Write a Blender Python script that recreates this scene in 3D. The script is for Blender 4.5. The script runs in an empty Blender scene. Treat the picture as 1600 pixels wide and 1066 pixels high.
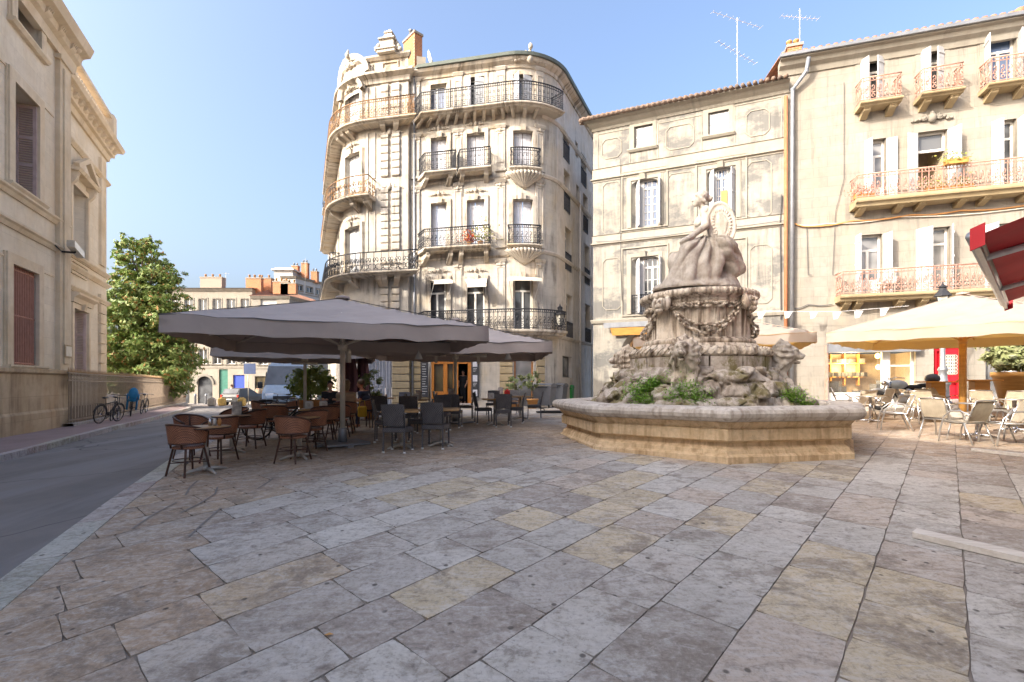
SUN, SKY, DUST, EXPO = 2.0, .15, 9.0, 1.74
import bpy, bmesh, math, random
import numpy as np
from mathutils import Vector, Matrix
RND = random.Random(11)
rad = math.radians
pi = math.pi
C = bpy.context.scene.collection
F, CX, HY, CZ = 750.0, 800.0, 597.0, 1.85   # focal length and principal point in photograph pixels, eye height

# ---------------------------------------------------------------- terrain and sight lines
BY = [(-300, -1.9), (-3, -1.88), (0, -1.83), (2.5, -1.70), (4, -1.585), (6, -1.45), (8, -1.36), (9.3, -1.305), (12, -1.245),
      (16, -1.215), (24, -1.245), (32, -1.32), (40, -1.46), (45, -1.62), (55, -2.0), (80, -2.7), (300, -3.2)]
BYX = [a for a, b in BY]; BYZ = [b for a, b in BY]
def gz(x, y):
    b = float(np.interp(y, BYX, BYZ))
    l = min(max(-x - 2.0, 0.0), 14.0)
    r = max(x - 5.0, 0.0)
    r = 0.0035 * r * r if r < 13 else 0.0035 * 169 + 0.02 * min(r - 13, 20)
    return CZ + b - 0.034 * l + r
def P(px, py, D):
    return Vector(((px - CX) / F * D, D, CZ + (HY - py) / F * D))
def G(px, py):
    lo, hi = 1.0, 1.0
    def h(D):
        p = P(px, py, D); return p.z - gz(p.x, p.y)
    while h(hi) > 0 and hi < 200: lo = hi; hi *= 1.08
    for _ in range(40):
        m = (lo + hi) / 2
        if h(m) > 0: lo = m
        else: hi = m
    p = P(px, py, hi); p.z = gz(p.x, p.y); return p
def GX(px, D):
    x = (px - CX) / F * D
    return Vector((x, D, gz(x, D)))

# ---------------------------------------------------------------- mesh builder
class MB:
    def __init__(s):
        s.v = []; s.f = []; s.uv = []; s.sm = []; s.cols = None
    def face(s, pts, uv=None, sm=False):
        n = len(s.v); s.v.extend([tuple(p) for p in pts]); s.f.append(list(range(n, n + len(pts)))); s.uv.append(uv); s.sm.append(sm)
    def add(s, vs, fs, sm=False):
        n = len(s.v); s.v.extend([tuple(p) for p in vs])
        for f in fs:
            s.f.append([i + n for i in f]); s.uv.append(None); s.sm.append(sm)
    def obox(s, o, a, b, c):
        o, a, b, c = Vector(o), Vector(a), Vector(b), Vector(c)
        vs = [o, o + a, o + a + b, o + b, o + c, o + a + c, o + a + b + c, o + b + c]
        s.add(vs, [(0, 3, 2, 1), (4, 5, 6, 7), (0, 1, 5, 4), (1, 2, 6, 5), (2, 3, 7, 6), (3, 0, 4, 7)])
    def box(s, c, d, rz=0.0, M=None):
        m = Matrix.Rotation(rz, 3, 'Z') if M is None else M
        a, b, e = m @ Vector((d[0], 0, 0)), m @ Vector((0, d[1], 0)), m @ Vector((0, 0, d[2]))
        s.obox(Vector(c) - (a + b + e) / 2, a, b, e)
    def bbox(s, c, d, bev=0.01, rz=0.0):
        # box with chamfered vertical and top edges
        x, y, z = d[0] / 2, d[1] / 2, d[2] / 2
        def ring(ix, zz): return [(-x + ix, -y + ix * 0 + (0), zz)]
        def rg(i, zz):
            X, Y = x - i, y - i
            return [(-X + bev, -Y, zz), (X - bev, -Y, zz), (X, -Y + bev, zz), (X, Y - bev, zz), (X - bev, Y, zz), (-X + bev, Y, zz), (-X, Y - bev, zz), (-X, -Y + bev, zz)]
        rings = [rg(bev, -z), rg(0, -z + bev), rg(0, z - bev), rg(bev, z)]
        m = Matrix.Rotation(rz, 3, 'Z'); vs = [m @ Vector(p) + Vector(c) for r in rings for p in r]
        fs = [list(range(7, -1, -1)), list(range(24, 32))]
        for k in range(3):
            for i in range(8): fs.append((k * 8 + i, k * 8 + (i + 1) % 8, k * 8 + 8 + (i + 1) % 8, k * 8 + 8 + i))
        s.add(vs, fs)
    def tube(s, pts, r, n=6, closed=False, cap=True, sm=True):
        pts = [Vector(p) for p in pts]; m = len(pts)
        rs = r if isinstance(r, (list, tuple)) else [r] * m
        vs = []; up = None
        for i, p in enumerate(pts):
            if closed: t = pts[(i + 1) % m] - pts[i - 1]
            else: t = pts[min(i + 1, m - 1)] - pts[max(i - 1, 0)]
            if t.length < 1e-9: t = Vector((0, 0, 1))
            t.normalize()
            if up is None:
                up = Vector((0, 0, 1)) if abs(t.z) < .9 else Vector((1, 0, 0))
            a = up - t * up.dot(t)
            if a.length < 1e-6: a = t.orthogonal()
            a.normalize(); up = a; b = t.cross(a)
            for k in range(n):
                an = 2 * pi * (k + .5) / n
                vs.append(p + (a * math.cos(an) + b * math.sin(an)) * rs[i])
        fs = []
        for i in range(m if closed else m - 1):
            j = (i + 1) % m
            for k in range(n): fs.append((i * n + k, i * n + (k + 1) % n, j * n + (k + 1) % n, j * n + k))
        if cap and not closed: fs.append(list(range(n - 1, -1, -1))); fs.append(list(range((m - 1) * n, m * n)))
        s.add(vs, fs, sm and n > 4)
    def bar(s, a, b, r, n=4): s.tube([a, b], r, n, cap=False, sm=n > 4)
    def ring(s, c, R, r, a, b, n=10, k=4):
        c, a, b = Vector(c), Vector(a), Vector(b)
        s.tube([c + a * (R * math.cos(2 * pi * i / n)) + b * (R * math.sin(2 * pi * i / n)) for i in range(n)], r, k, closed=True)
    def lathe(s, prof, n=16, c=(0, 0, 0), sm=True, cap=True, sx=1.0, sy=1.0):
        c = Vector(c); vs = []
        for r, z in prof:
            for k in range(n):
                a = 2 * pi * k / n; vs.append(c + Vector((r * sx * math.cos(a), r * sy * math.sin(a), z)))
        fs = []
        for i in range(len(prof) - 1):
            for k in range(n): fs.append((i * n + k, i * n + (k + 1) % n, (i + 1) * n + (k + 1) % n, (i + 1) * n + k))
        if cap: fs.append(list(range(n - 1, -1, -1))); fs.append(list(range((len(prof) - 1) * n, len(prof) * n)))
        s.add(vs, fs, sm)
    def sphere(s, c, r, sc=(1, 1, 1), n=10, m=6):
        prof = [(max(1e-4, math.sin(pi * i / m)) * r, -math.cos(pi * i / m) * r) for i in range(m + 1)]
        k = len(s.v); s.lathe(prof, n, (0, 0, 0), True, False)
        for i in range(k, len(s.v)):
            v = s.v[i]; s.v[i] = (c[0] + v[0] * sc[0], c[1] + v[1] * sc[1], c[2] + v[2] * sc[2])
    def extr(s, poly, vec, sm=False):
        poly = [Vector(p) for p in poly]; vec = Vector(vec); n = len(poly)
        s.add(poly + [p + vec for p in poly], [list(range(n - 1, -1, -1)), list(range(n, 2 * n))] + [(i, (i + 1) % n, n + (i + 1) % n, n + i) for i in range(n)], sm)
    def xf(s, M, k=0):
        for i in range(k, len(s.v)): s.v[i] = tuple(M @ Vector(s.v[i]))
    def build(s, name, mat, parent=None, local=False, recalc=True, smooth=None):
        me = bpy.data.meshes.new(name)
        off = Vector((0, 0, 0))
        if parent is not None and not local:
            q = parent
            while q.parent is not None: q = q.parent
            off = q.location
        me.from_pydata([(a[0] - off[0], a[1] - off[1], a[2] - off[2]) for a in s.v], [], s.f)
        me.polygons.foreach_set('use_smooth', [bool(x) if smooth is None else smooth for x in s.sm])
        if any(u is not None for u in s.uv):
            lay = me.uv_layers.new(name='UVMap'); i = 0; arr = []
            for f, u in zip(s.f, s.uv):
                if u is None: arr.extend([0.0] * (2 * len(f)))
                else:
                    for q in u: arr.extend(q)
            lay.data.foreach_set('uv', arr)
        if s.cols is not None:
            at = me.color_attributes.new('tone', 'FLOAT_COLOR', 'CORNER'); arr = []
            for f, c in zip(s.f, s.cols): arr.extend(list(c) * len(f))
            at.data.foreach_set('color', arr)
        if recalc:
            bm = bmesh.new(); bm.from_mesh(me); bmesh.ops.recalc_face_normals(bm, faces=bm.faces); bm.to_mesh(me); bm.free()
        me.materials.append(mat)
        o = bpy.data.objects.new(name, me); C.objects.link(o)
        if parent is not None: o.parent = parent
        return o

def tag(o, label=None, cat=None, group=None, kind=None):
    if label: o['label'] = label
    if cat: o['category'] = cat
    if group: o['group'] = group
    if kind: o['kind'] = kind
    return o
def thing(name, label, cat, loc=(0, 0, 0), rz=0.0, group=None):
    o = bpy.data.objects.new(name, None); o.empty_display_size = .2
    o.location = loc; o.rotation_euler = (0, 0, rz); C.objects.link(o)
    return tag(o, label, cat, group)
def dup(src, loc, rz, label, group=None):
    def cp(o, parent):
        c = o.copy(); C.objects.link(c); c.parent = parent
        for ch in KIDS(o): cp(ch, c)
        return c
    r = cp(src, None); r.location = loc; r.rotation_euler = (0, 0, rz); r['label'] = label
    if group: r['group'] = group
    return r
def KIDS(o): return [c for c in o.children]

# ---------------------------------------------------------------- facades: (along, outward, up) coordinates on a plan polyline
class Facade:
    def __init__(s, pts, radii=None):
        pts = [Vector((p[0], p[1])) for p in pts]; radii = radii or [0] * len(pts); out = [pts[0]]
        for i in range(1, len(pts) - 1):
            r = radii[i]
            if r <= 0: out.append(pts[i]); continue
            a = (pts[i - 1] - pts[i]).normalized(); b = (pts[i + 1] - pts[i]).normalized()
            ang = math.acos(max(-1, min(1, a.dot(b)))); t = r / math.tan(ang / 2)
            c = pts[i] + (a + b).normalized() * (r / math.sin(ang / 2))
            p0, p1 = pts[i] + a * t, pts[i] + b * t
            v0, v1 = p0 - c, p1 - c; tot = v0.angle_signed(v1); n = 12
            for k in range(n + 1):
                an = -tot * k / n; ca, sa = math.cos(an), math.sin(an)
                out.append(c + Vector((v0.x * ca - v0.y * sa, v0.x * sa + v0.y * ca)))
        out.append(pts[-1]); s.p = out; s.u = [0.0]
        for i in range(1, len(out)): s.u.append(s.u[-1] + (out[i] - out[i - 1]).length)
        s.len = s.u[-1]
        seg = [(out[i + 1] - out[i]).normalized() for i in range(len(out) - 1)]
        s.seg = seg; s.vn = []
        for i in range(len(out)):
            d = (seg[max(i - 1, 0)] + seg[min(i, len(seg) - 1)])
            d.normalize(); m = Vector((d.y, -d.x)); k = Vector((seg[min(i, len(seg) - 1)].y, -seg[min(i, len(seg) - 1)].x)).dot(m)
            s.vn.append(m / max(k, .4))
    def loc(s, u):
        if u <= 0: return 0, u
        for i in range(len(s.seg)):
            if u <= s.u[i + 1] + 1e-9: return i, u - s.u[i]
        return len(s.seg) - 1, u - s.u[-2]
    def at(s, u, o=0.0, z=0.0):
        i, d = s.loc(u); L = s.u[i + 1] - s.u[i]; t = d / L
        p = s.p[i] + s.seg[i] * d; n = s.vn[i] * (1 - t) + s.vn[i + 1] * t if 0 <= t <= 1 else Vector((s.seg[i].y, -s.seg[i].x))
        return Vector((p.x + n.x * o, p.y + n.y * o, z))
    def T(s, u): i, d = s.loc(u); return Vector((s.seg[i].x, s.seg[i].y, 0))
    def N(s, u): i, d = s.loc(u); return Vector((s.seg[i].y, -s.seg[i].x, 0))
    def span(s, a, b):
        return [a] + [x for x in s.u if a + 1e-4 < x < b - 1e-4] + [b]
    def U(s, px):
        k = (px - CX) / F; best = None
        for i in range(len(s.seg)):
            p, d = s.p[i], s.seg[i]; den = d.x - k * d.y
            if abs(den) < 1e-9: continue
            t = (k * p.y - p.x) / den; L = s.u[i + 1] - s.u[i]
            if (t >= -1e-6 or i == 0) and (t <= L + 1e-6 or i == len(s.seg) - 1):
                y = p.y + d.y * t
                if y > .5 and (best is None or y < best[0]): best = (y, s.u[i] + t)
        return best[1]
    def Z(s, u, py, o=0.0): return CZ + (HY - py) * s.at(u, o).y / F
    def op(s, x0, x1, y0, y1):
        a, b = s.U(x0), s.U(x1); m = s.U((x0 + x1) / 2)
        return (a, b, s.Z(m, y1), s.Z(m, y0))

def fprof(mb, fac, u0, u1, prof, uv=False, cap=True, sm=False):
    us = fac.span(u0, u1); n = len(prof); k = len(mb.v)
    for u in us:
        for o, z in prof: mb.v.append(tuple(fac.at(u, o, z)))
    for i in range(len(us) - 1):
        acc = 0
        for j in range(n):
            jn = (j + 1) % n
            mb.f.append([k + i * n + j, k + (i + 1) * n + j, k + (i + 1) * n + jn, k + i * n + jn])
            d = math.hypot(prof[jn][0] - prof[j][0], prof[jn][1] - prof[j][1]); z0, z1 = prof[j][1], prof[jn][1]
            if abs(z1 - z0) < .02: z1 = z0 + d
            mb.uv.append([(us[i], z0), (us[i + 1], z0), (us[i + 1], z1), (us[i], z1)]); mb.sm.append(sm)
    if cap:
        e = k + (len(us) - 1) * n
        mb.f.append([k + j for j in range(n)]); mb.uv.append([(us[0] + o, z) for o, z in prof]); mb.sm.append(False)
        mb.f.append([e + j for j in range(n - 1, -1, -1)]); mb.uv.append([(us[-1] + o, z) for o, z in reversed(prof)]); mb.sm.append(False)
def fbox(mb, fac, u0, u1, o0, o1, z0, z1): fprof(mb, fac, u0, u1, [(o0, z0), (o1, z0), (o1, z1), (o0, z1)])
def fwall(mb, fac, u0, u1, z0, z1, ops, depth=.3, o=0.0):
    def uniq(a):
        a = sorted(a); r = [a[0]]
        for x in a[1:]:
            if x - r[-1] > 1e-3: r.append(x)
        return r
    us = uniq([x for x in fac.span(u0, u1)] + [x for q in ops for x in q[:2] if u0 < x < u1]); zs = uniq([z0, z1] + [x for q in ops for x in q[2:4] if z0 < x < z1])
    for i in range(len(us) - 1):
        for j in range(len(zs) - 1):
            um, zm = (us[i] + us[i + 1]) / 2, (zs[j] + zs[j + 1]) / 2
            if any(q[0] < um < q[1] and q[2] < zm < q[3] for q in ops): continue
            a, b, c, d = us[i], us[i + 1], zs[j], zs[j + 1]
            mb.face([fac.at(a, o, c), fac.at(b, o, c), fac.at(b, o, d), fac.at(a, o, d)], [(a, c), (b, c), (b, d), (a, d)])
    for q in ops:
        a, b, c, d = q[:4]; dp = q[5] if len(q) > 5 else depth; ah = q[4] if len(q) > 4 else 0
        dd = d - ah if ah else d
        for x in (a, b):
            mb.face([fac.at(x, o, c), fac.at(x, o - dp, c), fac.at(x, o - dp, dd), fac.at(x, o, dd)], [(x, c), (x + dp, c), (x + dp, dd), (x, dd)])
        sp = fac.span(a, b)
        if ah:
            n = 14; sp = [a + (b - a) * (1 - math.cos(pi * i / n)) / 2 for i in range(n + 1)]
        def zc(u):
            if not ah: return d
            t = (2 * u - a - b) / (b - a); return dd + ah * math.sqrt(max(0, 1 - t * t))
        for i in range(len(sp) - 1):
            x, y = sp[i], sp[i + 1]
            mb.face([fac.at(x, o, zc(x)), fac.at(y, o, zc(y)), fac.at(y, o - dp, zc(y)), fac.at(x, o - dp, zc(x))], [(x, d), (y, d), (y, d + dp), (x, d + dp)])
            mb.face([fac.at(x, o, c), fac.at(y, o, c), fac.at(y, o - dp, c), fac.at(x, o - dp, c)], [(x, c), (y, c), (y, c + dp), (x, c + dp)])
            if ah:
                mb.face([fac.at(x, o, zc(x)), fac.at(y, o, zc(y)), fac.at(y, o, d), fac.at(x, o, d)], [(x, zc(x)), (y, zc(y)), (y, d), (x, d)])

# ---------------------------------------------------------------- sculpted shapes: signed distance fields meshed with surface nets
def smin(a, b, k):
    h = np.clip(.5 + .5 * (b - a) / k, 0, 1); return b * (1 - h) + a * h - k * h * (1 - h)
def s_ell(p, c, r):
    q = (p - np.array(c)) / np.array(r); l = np.sqrt((q * q).sum(-1)); return (l - 1) * min(r)
def s_cap(p, a, b, ra, rb=None):
    rb = ra if rb is None else rb; a, b = np.array(a, float), np.array(b, float); ba = b - a; pa = p - a
    h = np.clip((pa @ ba) / (ba @ ba), 0, 1); d = pa - h[..., None] * ba
    return np.sqrt((d * d).sum(-1)) - (ra + (rb - ra) * h)
def s_box(p, c, b, r=.02):
    q = np.abs(p - np.array(c)) - np.array(b) + r
    return np.sqrt((np.maximum(q, 0) ** 2).sum(-1)) + np.minimum(q.max(-1), 0) - r
def rotz(p, a, c=(0, 0, 0)):
    q = p - np.array(c); ca, sa = math.cos(a), math.sin(a); r = q.copy()
    r[..., 0] = ca * q[..., 0] + sa * q[..., 1]; r[..., 1] = -sa * q[..., 0] + ca * q[..., 1]; return r
_NS = np.random.RandomState(5); _NG = _NS.rand(32, 32, 32)
def vnoise(p):
    i = np.floor(p).astype(int); f = p - i; f = f * f * (3 - 2 * f); r = 0
    for dx in (0, 1):
        for dy in (0, 1):
            for dz in (0, 1):
                w = (f[..., 0] if dx else 1 - f[..., 0]) * (f[..., 1] if dy else 1 - f[..., 1]) * (f[..., 2] if dz else 1 - f[..., 2])
                r = r + w * _NG[(i[..., 0] + dx) % 32, (i[..., 1] + dy) % 32, (i[..., 2] + dz) % 32]
    return r
def fbm(p, o=4):
    r = 0; a = .5
    for k in range(o): r = r + a * vnoise(p * (2.0 ** k) + 7.3 * k); a *= .5
    return r
def worley(p, seed=1):
    i = np.floor(p).astype(int); f1 = np.full(p.shape[:-1], 9.); f2 = f1.copy(); cid = np.zeros(p.shape[:-1])
    for dx in (-1, 0, 1):
        for dy in (-1, 0, 1):
            for dz in (-1, 0, 1):
                c = i + np.array((dx, dy, dz)); k = c % 32
                h = np.stack([_NG[k[..., 0], k[..., 1], k[..., 2]], _NG[k[..., 1], k[..., 2], (k[..., 0] + 7) % 32], _NG[k[..., 2], (k[..., 0] + 3) % 32, k[..., 1]]], -1)
                d = np.sqrt(((c + h - p) ** 2).sum(-1)); n = d < f1
                f2 = np.where(n, f1, np.minimum(f2, d)); cid = np.where(n, h[..., 0], cid); f1 = np.where(n, d, f1)
    return f1, f2, cid
def sdf_mesh(f, lo, hi, h):
    lo = np.array(lo, float); n = np.ceil((np.array(hi) - lo) / h).astype(int) + 1
    g = np.stack(np.meshgrid(*[lo[k] + h * np.arange(n[k]) for k in range(3)], indexing='ij'), -1)
    v = np.empty(n)
    for i in range(0, n[0], 24): v[i:i + 24] = f(g[i:i + 24])
    s = v < 0; idx = -np.ones(n - 1, int)
    acc = np.zeros(tuple(n - 1) + (3,)); cnt = np.zeros(n - 1)
    cs = [(a, b, c) for a in (0, 1) for b in (0, 1) for c in (0, 1)]
    sl = lambda c: tuple(slice(c[k], n[k] - 1 + c[k]) for k in range(3))
    for a in cs:
        for k in range(3):
            if a[k]: continue
            b = list(a); b[k] = 1; va, vb = v[sl(a)], v[sl(b)]; x = (va < 0) != (vb < 0)
            t = np.where(x, va / np.where(x, va - vb, 1), 0)
            for d in range(3): acc[..., d] += np.where(x, a[d] + (t if d == k else 0), 0)
            cnt += x
    m = cnt > 0; idx[m] = np.arange(m.sum())
    pos = np.argwhere(m); vs = lo + h * (pos + acc[m] / cnt[m][:, None])
    fs = []
    for k in range(3):
        a, b = [(1, 2), (2, 0), (0, 1)][k]
        q = [slice(0, n[d] - 1) if d == k else slice(1, n[d] - 1) for d in range(3)]
        q2 = list(q); q2[k] = slice(1, n[k]); x = s[tuple(q)] != s[tuple(q2)]; w = np.argwhere(x)
        if len(w) == 0: continue
        base = w.copy(); base[:, a] += 1; base[:, b] += 1
        def I(da, db):
            c = base.copy(); c[:, a] -= da; c[:, b] -= db; return idx[c[:, 0], c[:, 1], c[:, 2]]
        quad = np.stack([I(1, 1), I(0, 1), I(0, 0), I(1, 0)], 1)
        fl = ~s[tuple(q)][x]
        quad[fl] = quad[fl][:, ::-1]; fs.append(quad)
    fs = np.concatenate(fs); fs = fs[(fs >= 0).all(1)]
    return vs, fs
def sculpt(name, mat, f, lo, hi, h, parent=None, M=None, local=True):
    vs, fs = sdf_mesh(f, lo, hi, h); mb = MB()
    mb.v = [tuple(M @ Vector(v)) for v in vs] if M is not None else [tuple(v) for v in vs]
    mb.f = [list(map(int, q)) for q in fs]; mb.uv = [None] * len(fs); mb.sm = [True] * len(fs)
    return mb.build(name, mat, parent, local=local, recalc=False)
# ---------------------------------------------------------------- materials
class NT:
    def __init__(s, name):
        s.m = bpy.data.materials.new(name); s.m.use_nodes = True; s.t = s.m.node_tree; s.n = s.t.nodes; s.b = s.n['Principled BSDF']
    def new(s, t, **kw):
        x = s.n.new(t)
        for k, v in kw.items(): setattr(x, k, v)
        return x
    def lk(s, a, b): s.t.links.new(a, b)
    def val(s, inp, v):
        if hasattr(v, 'is_linked') or hasattr(v, 'links'): s.lk(v, inp)
        else: inp.default_value = v
    def mix(s, fac, a, b, mode='MIX'):
        x = s.new('ShaderNodeMix', data_type='RGBA', blend_type=mode); s.val(x.inputs[0], fac)
        s.val(x.inputs[6], a if not isinstance(a, tuple) else (*a, 1)); s.val(x.inputs[7], b if not isinstance(b, tuple) else (*b, 1)); return x.outputs[2]
    def math(s, op, a, b=0.0):
        x = s.new('ShaderNodeMath', operation=op); s.val(x.inputs[0], a); s.val(x.inputs[1], b); return x.outputs[0]
    def co(s, kind='Object', scale=None):
        o = s.new('ShaderNodeNewGeometry').outputs['Position'] if kind == 'World' else s.new('ShaderNodeTexCoord').outputs[kind]
        if scale:
            mp = s.new('ShaderNodeMapping'); s.lk(o, mp.inputs[0]); mp.inputs['Scale'].default_value = scale; o = mp.outputs[0]
        return o
    def noise(s, co, scale, detail=4, rough=.55, dist=0.0):
        x = s.new('ShaderNodeTexNoise'); s.lk(co, x.inputs['Vector']); x.inputs['Scale'].default_value = scale; x.inputs['Detail'].default_value = detail
        x.inputs['Roughness'].default_value = rough; x.inputs['Distortion'].default_value = dist; return x.outputs['Fac']
    def ramp(s, f, a, b, lo=0.0, hi=1.0):
        x = s.new('ShaderNodeMapRange'); s.lk(f, x.inputs[0]); x.inputs[1].default_value = a; x.inputs[2].default_value = b; x.inputs[3].default_value = lo; x.inputs[4].default_value = hi; return x.outputs[0]
    def bump(s, h, st=.3, dist=.02):
        x = s.new('ShaderNodeBump'); s.lk(h, x.inputs['Height']); x.inputs['Strength'].default_value = st; x.inputs['Distance'].default_value = dist
        s.lk(x.outputs[0], s.b.inputs['Normal']); return x
    def base(s, c): s.val(s.b.inputs['Base Color'], c if not isinstance(c, tuple) else (*c, 1))
def pm(name, c1, c2=None, scale=6.0, rough=.7, bump=.15, metal=0.0, dist=.01, dirt=None, dirt_amt=.5, vec=None, spec=None, coat=0.0):
    t = NT(name); co = t.co('Object', vec); c2 = c2 or tuple(x * .75 for x in c1)
    n = t.noise(co, scale, 5); c = t.mix(t.ramp(n, .35, .68), c1, c2)
    if dirt:
        d = t.noise(co, scale * .35, 6, .65); c = t.mix(t.ramp(d, .5, .68, 0, dirt_amt), c, dirt)
    t.base(c); t.b.inputs['Roughness'].default_value = rough; t.b.inputs['Metallic'].default_value = metal
    if spec is not None: t.b.inputs['Specular IOR Level'].default_value = spec
    if coat: t.b.inputs['Coat Weight'].default_value = coat
    if bump: t.bump(t.noise(co, scale * 5, 4), bump, dist)
    return t.m
def stone(name, c1, c2, stain=(.12, .105, .09), amt=.5, bw=1.0, bh=.42, mortar=.006, warm=None, uv=True, joint=.35, lo=.5, hi=.72, patch=None):
    t = NT(name); co = t.co('UV' if uv else 'Object')
    def mp(sc, loc=(0, 0, 0)):
        m = t.new('ShaderNodeMapping'); t.lk(co, m.inputs[0]); m.inputs['Scale'].default_value = sc; m.inputs['Location'].default_value = loc; return m.outputs[0]
    br = t.new('ShaderNodeTexBrick'); t.lk(co, br.inputs['Vector']); br.inputs['Scale'].default_value = 1; br.inputs['Brick Width'].default_value = bw
    br.inputs['Row Height'].default_value = bh; br.inputs['Mortar Size'].default_value = mortar; br.inputs['Mortar Smooth'].default_value = .3
    br.inputs['Color1'].default_value = (0, 0, 0, 1); br.inputs['Color2'].default_value = (1, 1, 1, 1); br.inputs['Mortar'].default_value = (.5, .5, .5, 1)
    big = t.noise(co, .55, 5, .6); mid = t.noise(co, 3.2, 6, .65); fine = t.noise(co, 24, 4, .6)
    c = t.mix(t.ramp(big, .35, .65), c1, c2)
    c = t.mix(t.math('MULTIPLY', br.outputs['Color'], .28), c, tuple(x * .72 for x in c2))
    c = t.mix(t.ramp(mid, .4, .75, 0, .4), c, tuple(x * .68 for x in c2))
    if warm: c = t.mix(t.ramp(t.noise(mp((.9, .5, 1), (3, 9, 0)), 1.1, 5, .6), .5, .7, 0, .55), c, warm)
    if patch: c = t.mix(t.ramp(t.noise(mp((.55, .8, 1), (13, 2, 0)), 1.0, 7, .68), .49, .58, 0, .8), c, patch)
    st = t.noise(mp((2.4, .22, 1)), 1.6, 6, .65, .6)
    st2 = t.noise(mp((.5, .8, 1), (5, 1, 0)), 1.2, 6, .6)
    sf = t.math('MULTIPLY', t.ramp(st, lo, hi, 0, 1), t.ramp(st2, .38, .62, 0, amt)); c = t.mix(sf, c, stain)
    c = t.mix(t.ramp(fine, .55, .8, 0, .22), c, tuple(x * .6 for x in c2))
    c = t.mix(t.math('MULTIPLY', br.outputs['Fac'], joint), c, tuple(x * .4 for x in c2))
    t.base(c); t.b.inputs['Roughness'].default_value = .88; t.b.inputs['Specular IOR Level'].default_value = .25
    h = t.math('SUBTRACT', t.math('ADD', t.math('MULTIPLY', mid, .5), t.math('MULTIPLY', fine, .5)), t.math('MULTIPLY', br.outputs['Fac'], .8))
    t.bump(h, .45, .02); return t.m

M = {}
M['stone_c'] = stone('pale_dressed_stone', (0.571, 0.527, 0.460), (0.482, 0.433, 0.366), stain=(.16, .14, .125), amt=.85, bw=1.1, bh=.45, joint=.3, warm=(.54, .43, .28), lo=.47, hi=.66)
M['stone_ct'] = stone('carved_pale_stone', (0.577, 0.521, 0.442), (0.465, 0.405, 0.326), stain=(.13, .11, .09), amt=1.0, bw=40, bh=40, mortar=0, warm=(.50, .35, .17), lo=.45, hi=.60)
M['stone_flank'] = stone('weathered_side_render', (.68, .615, .545), (.57, .51, .45), amt=.7, bw=30, bh=30, mortar=0, warm=(.48, .36, .2))
M['stone_2'] = stone('weathered_limewash', (0.355, 0.329, 0.282), (0.299, 0.274, 0.230), stain=(.10, .095, .09), amt=.85, bw=30, bh=30, mortar=0, patch=(.125, .124, .12), lo=.45, hi=.64)
M['stone_3'] = stone('cream_render', (0.334, 0.306, 0.262), (0.282, 0.253, 0.210), stain=(.14, .125, .105), amt=.9, bw=1.0, bh=.42, mortar=.008, joint=.3, warm=(.35, .29, .215))
M['trim_2'] = stone('cream_moulded_render', (0.364, 0.333, 0.278), (0.306, 0.277, 0.224), stain=(.18, .165, .15), amt=.7, bw=40, bh=40, mortar=0)
M['stone_l'] = stone('warm_ashlar', (.82, .73, .59), (.75, .65, .50), stain=(.42, .32, .22), amt=.35, bw=1.3, bh=.55, mortar=.004, joint=.3, warm=(.66, .52, .34))
M['trim_l'] = stone('warm_moulding', (.78, .67, .51), (.68, .55, .38), stain=(.28, .2, .13), amt=.5, bw=40, bh=40, mortar=0, warm=(.58, .41, .22))
M['plinth_l'] = stone('worn_plinth', (.62, .49, .33), (.48, .36, .22), stain=(.2, .135, .08), amt=.8, bw=1.6, bh=.7, mortar=.006, warm=(.46, .28, .14), lo=.42, hi=.65)
M['stone_far'] = stone('far_render', (0.352, 0.312, 0.255), (0.308, 0.273, 0.220), amt=.4, bw=30, bh=30, mortar=0)
M['white_far'] = stone('white_render', (.52, .505, .48), (.47, .455, .43), amt=.25, bw=30, bh=30, mortar=0)
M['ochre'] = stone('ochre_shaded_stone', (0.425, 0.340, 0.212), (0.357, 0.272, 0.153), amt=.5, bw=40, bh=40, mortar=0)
def sculpt_stone(name, c1, c2, dark, amt, moss=None, streak=True):
    t = NT(name); co = t.co('World'); n1 = t.noise(co, 2.2, 6, .65); n2 = t.noise(co, 14, 5, .6)
    c = t.mix(t.ramp(n1, .35, .65), c1, c2); c = t.mix(t.ramp(n2, .45, .75, 0, .5), c, tuple(x * .6 for x in c2))
    mp = t.new('ShaderNodeMapping'); t.lk(co, mp.inputs[0]); mp.inputs['Scale'].default_value = (5, 5, .5)
    st = t.noise(mp.outputs[0], 1.5, 5, .6, .4)
    c = t.mix(t.ramp(st, .47, .62, 0, amt), c, dark)
    if moss:
        ge = t.new('ShaderNodeNewGeometry'); mo = t.noise(co, 1.9, 6, .7)
        c = t.mix(t.ramp(mo, .5, .58, 0, .85), c, moss)
    t.base(c); t.b.inputs['Roughness'].default_value = .85; t.b.inputs['Specular IOR Level'].default_value = .3
    t.bump(t.math('ADD', n2, t.noise(co, 45, 4)), .5, .02); return t.m
M['statue'] = sculpt_stone('statue_marble', (0.507, 0.464, 0.407), (0.393, 0.341, 0.279), (.20, .15, .11), .35)
M['drum'] = sculpt_stone('streaked_marble', (.70, .62, .51), (.56, .455, .34), (.13, .09, .06), .9)
M['rock'] = sculpt_stone('fountain_rock', (.62, .55, .475), (.40, .33, .26), (.13, .09, .06), .55, moss=(.17, .14, .05))
M['basin'] = sculpt_stone('basin_limestone', (.80, .62, .40), (.66, .48, .28), (.34, .19, .08), .5)
M['basin_rim'] = sculpt_stone('worn_rim_stone', (.68, .62, .545), (.53, .465, .395), (.22, .15, .10), .5)
def simple(name, c, rough=.5, metal=0.0, **kw):
    return pm(name, c, tuple(x * .8 for x in c), kw.pop('scale', 8), rough, kw.pop('bump', .08), metal, **kw)
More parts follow.
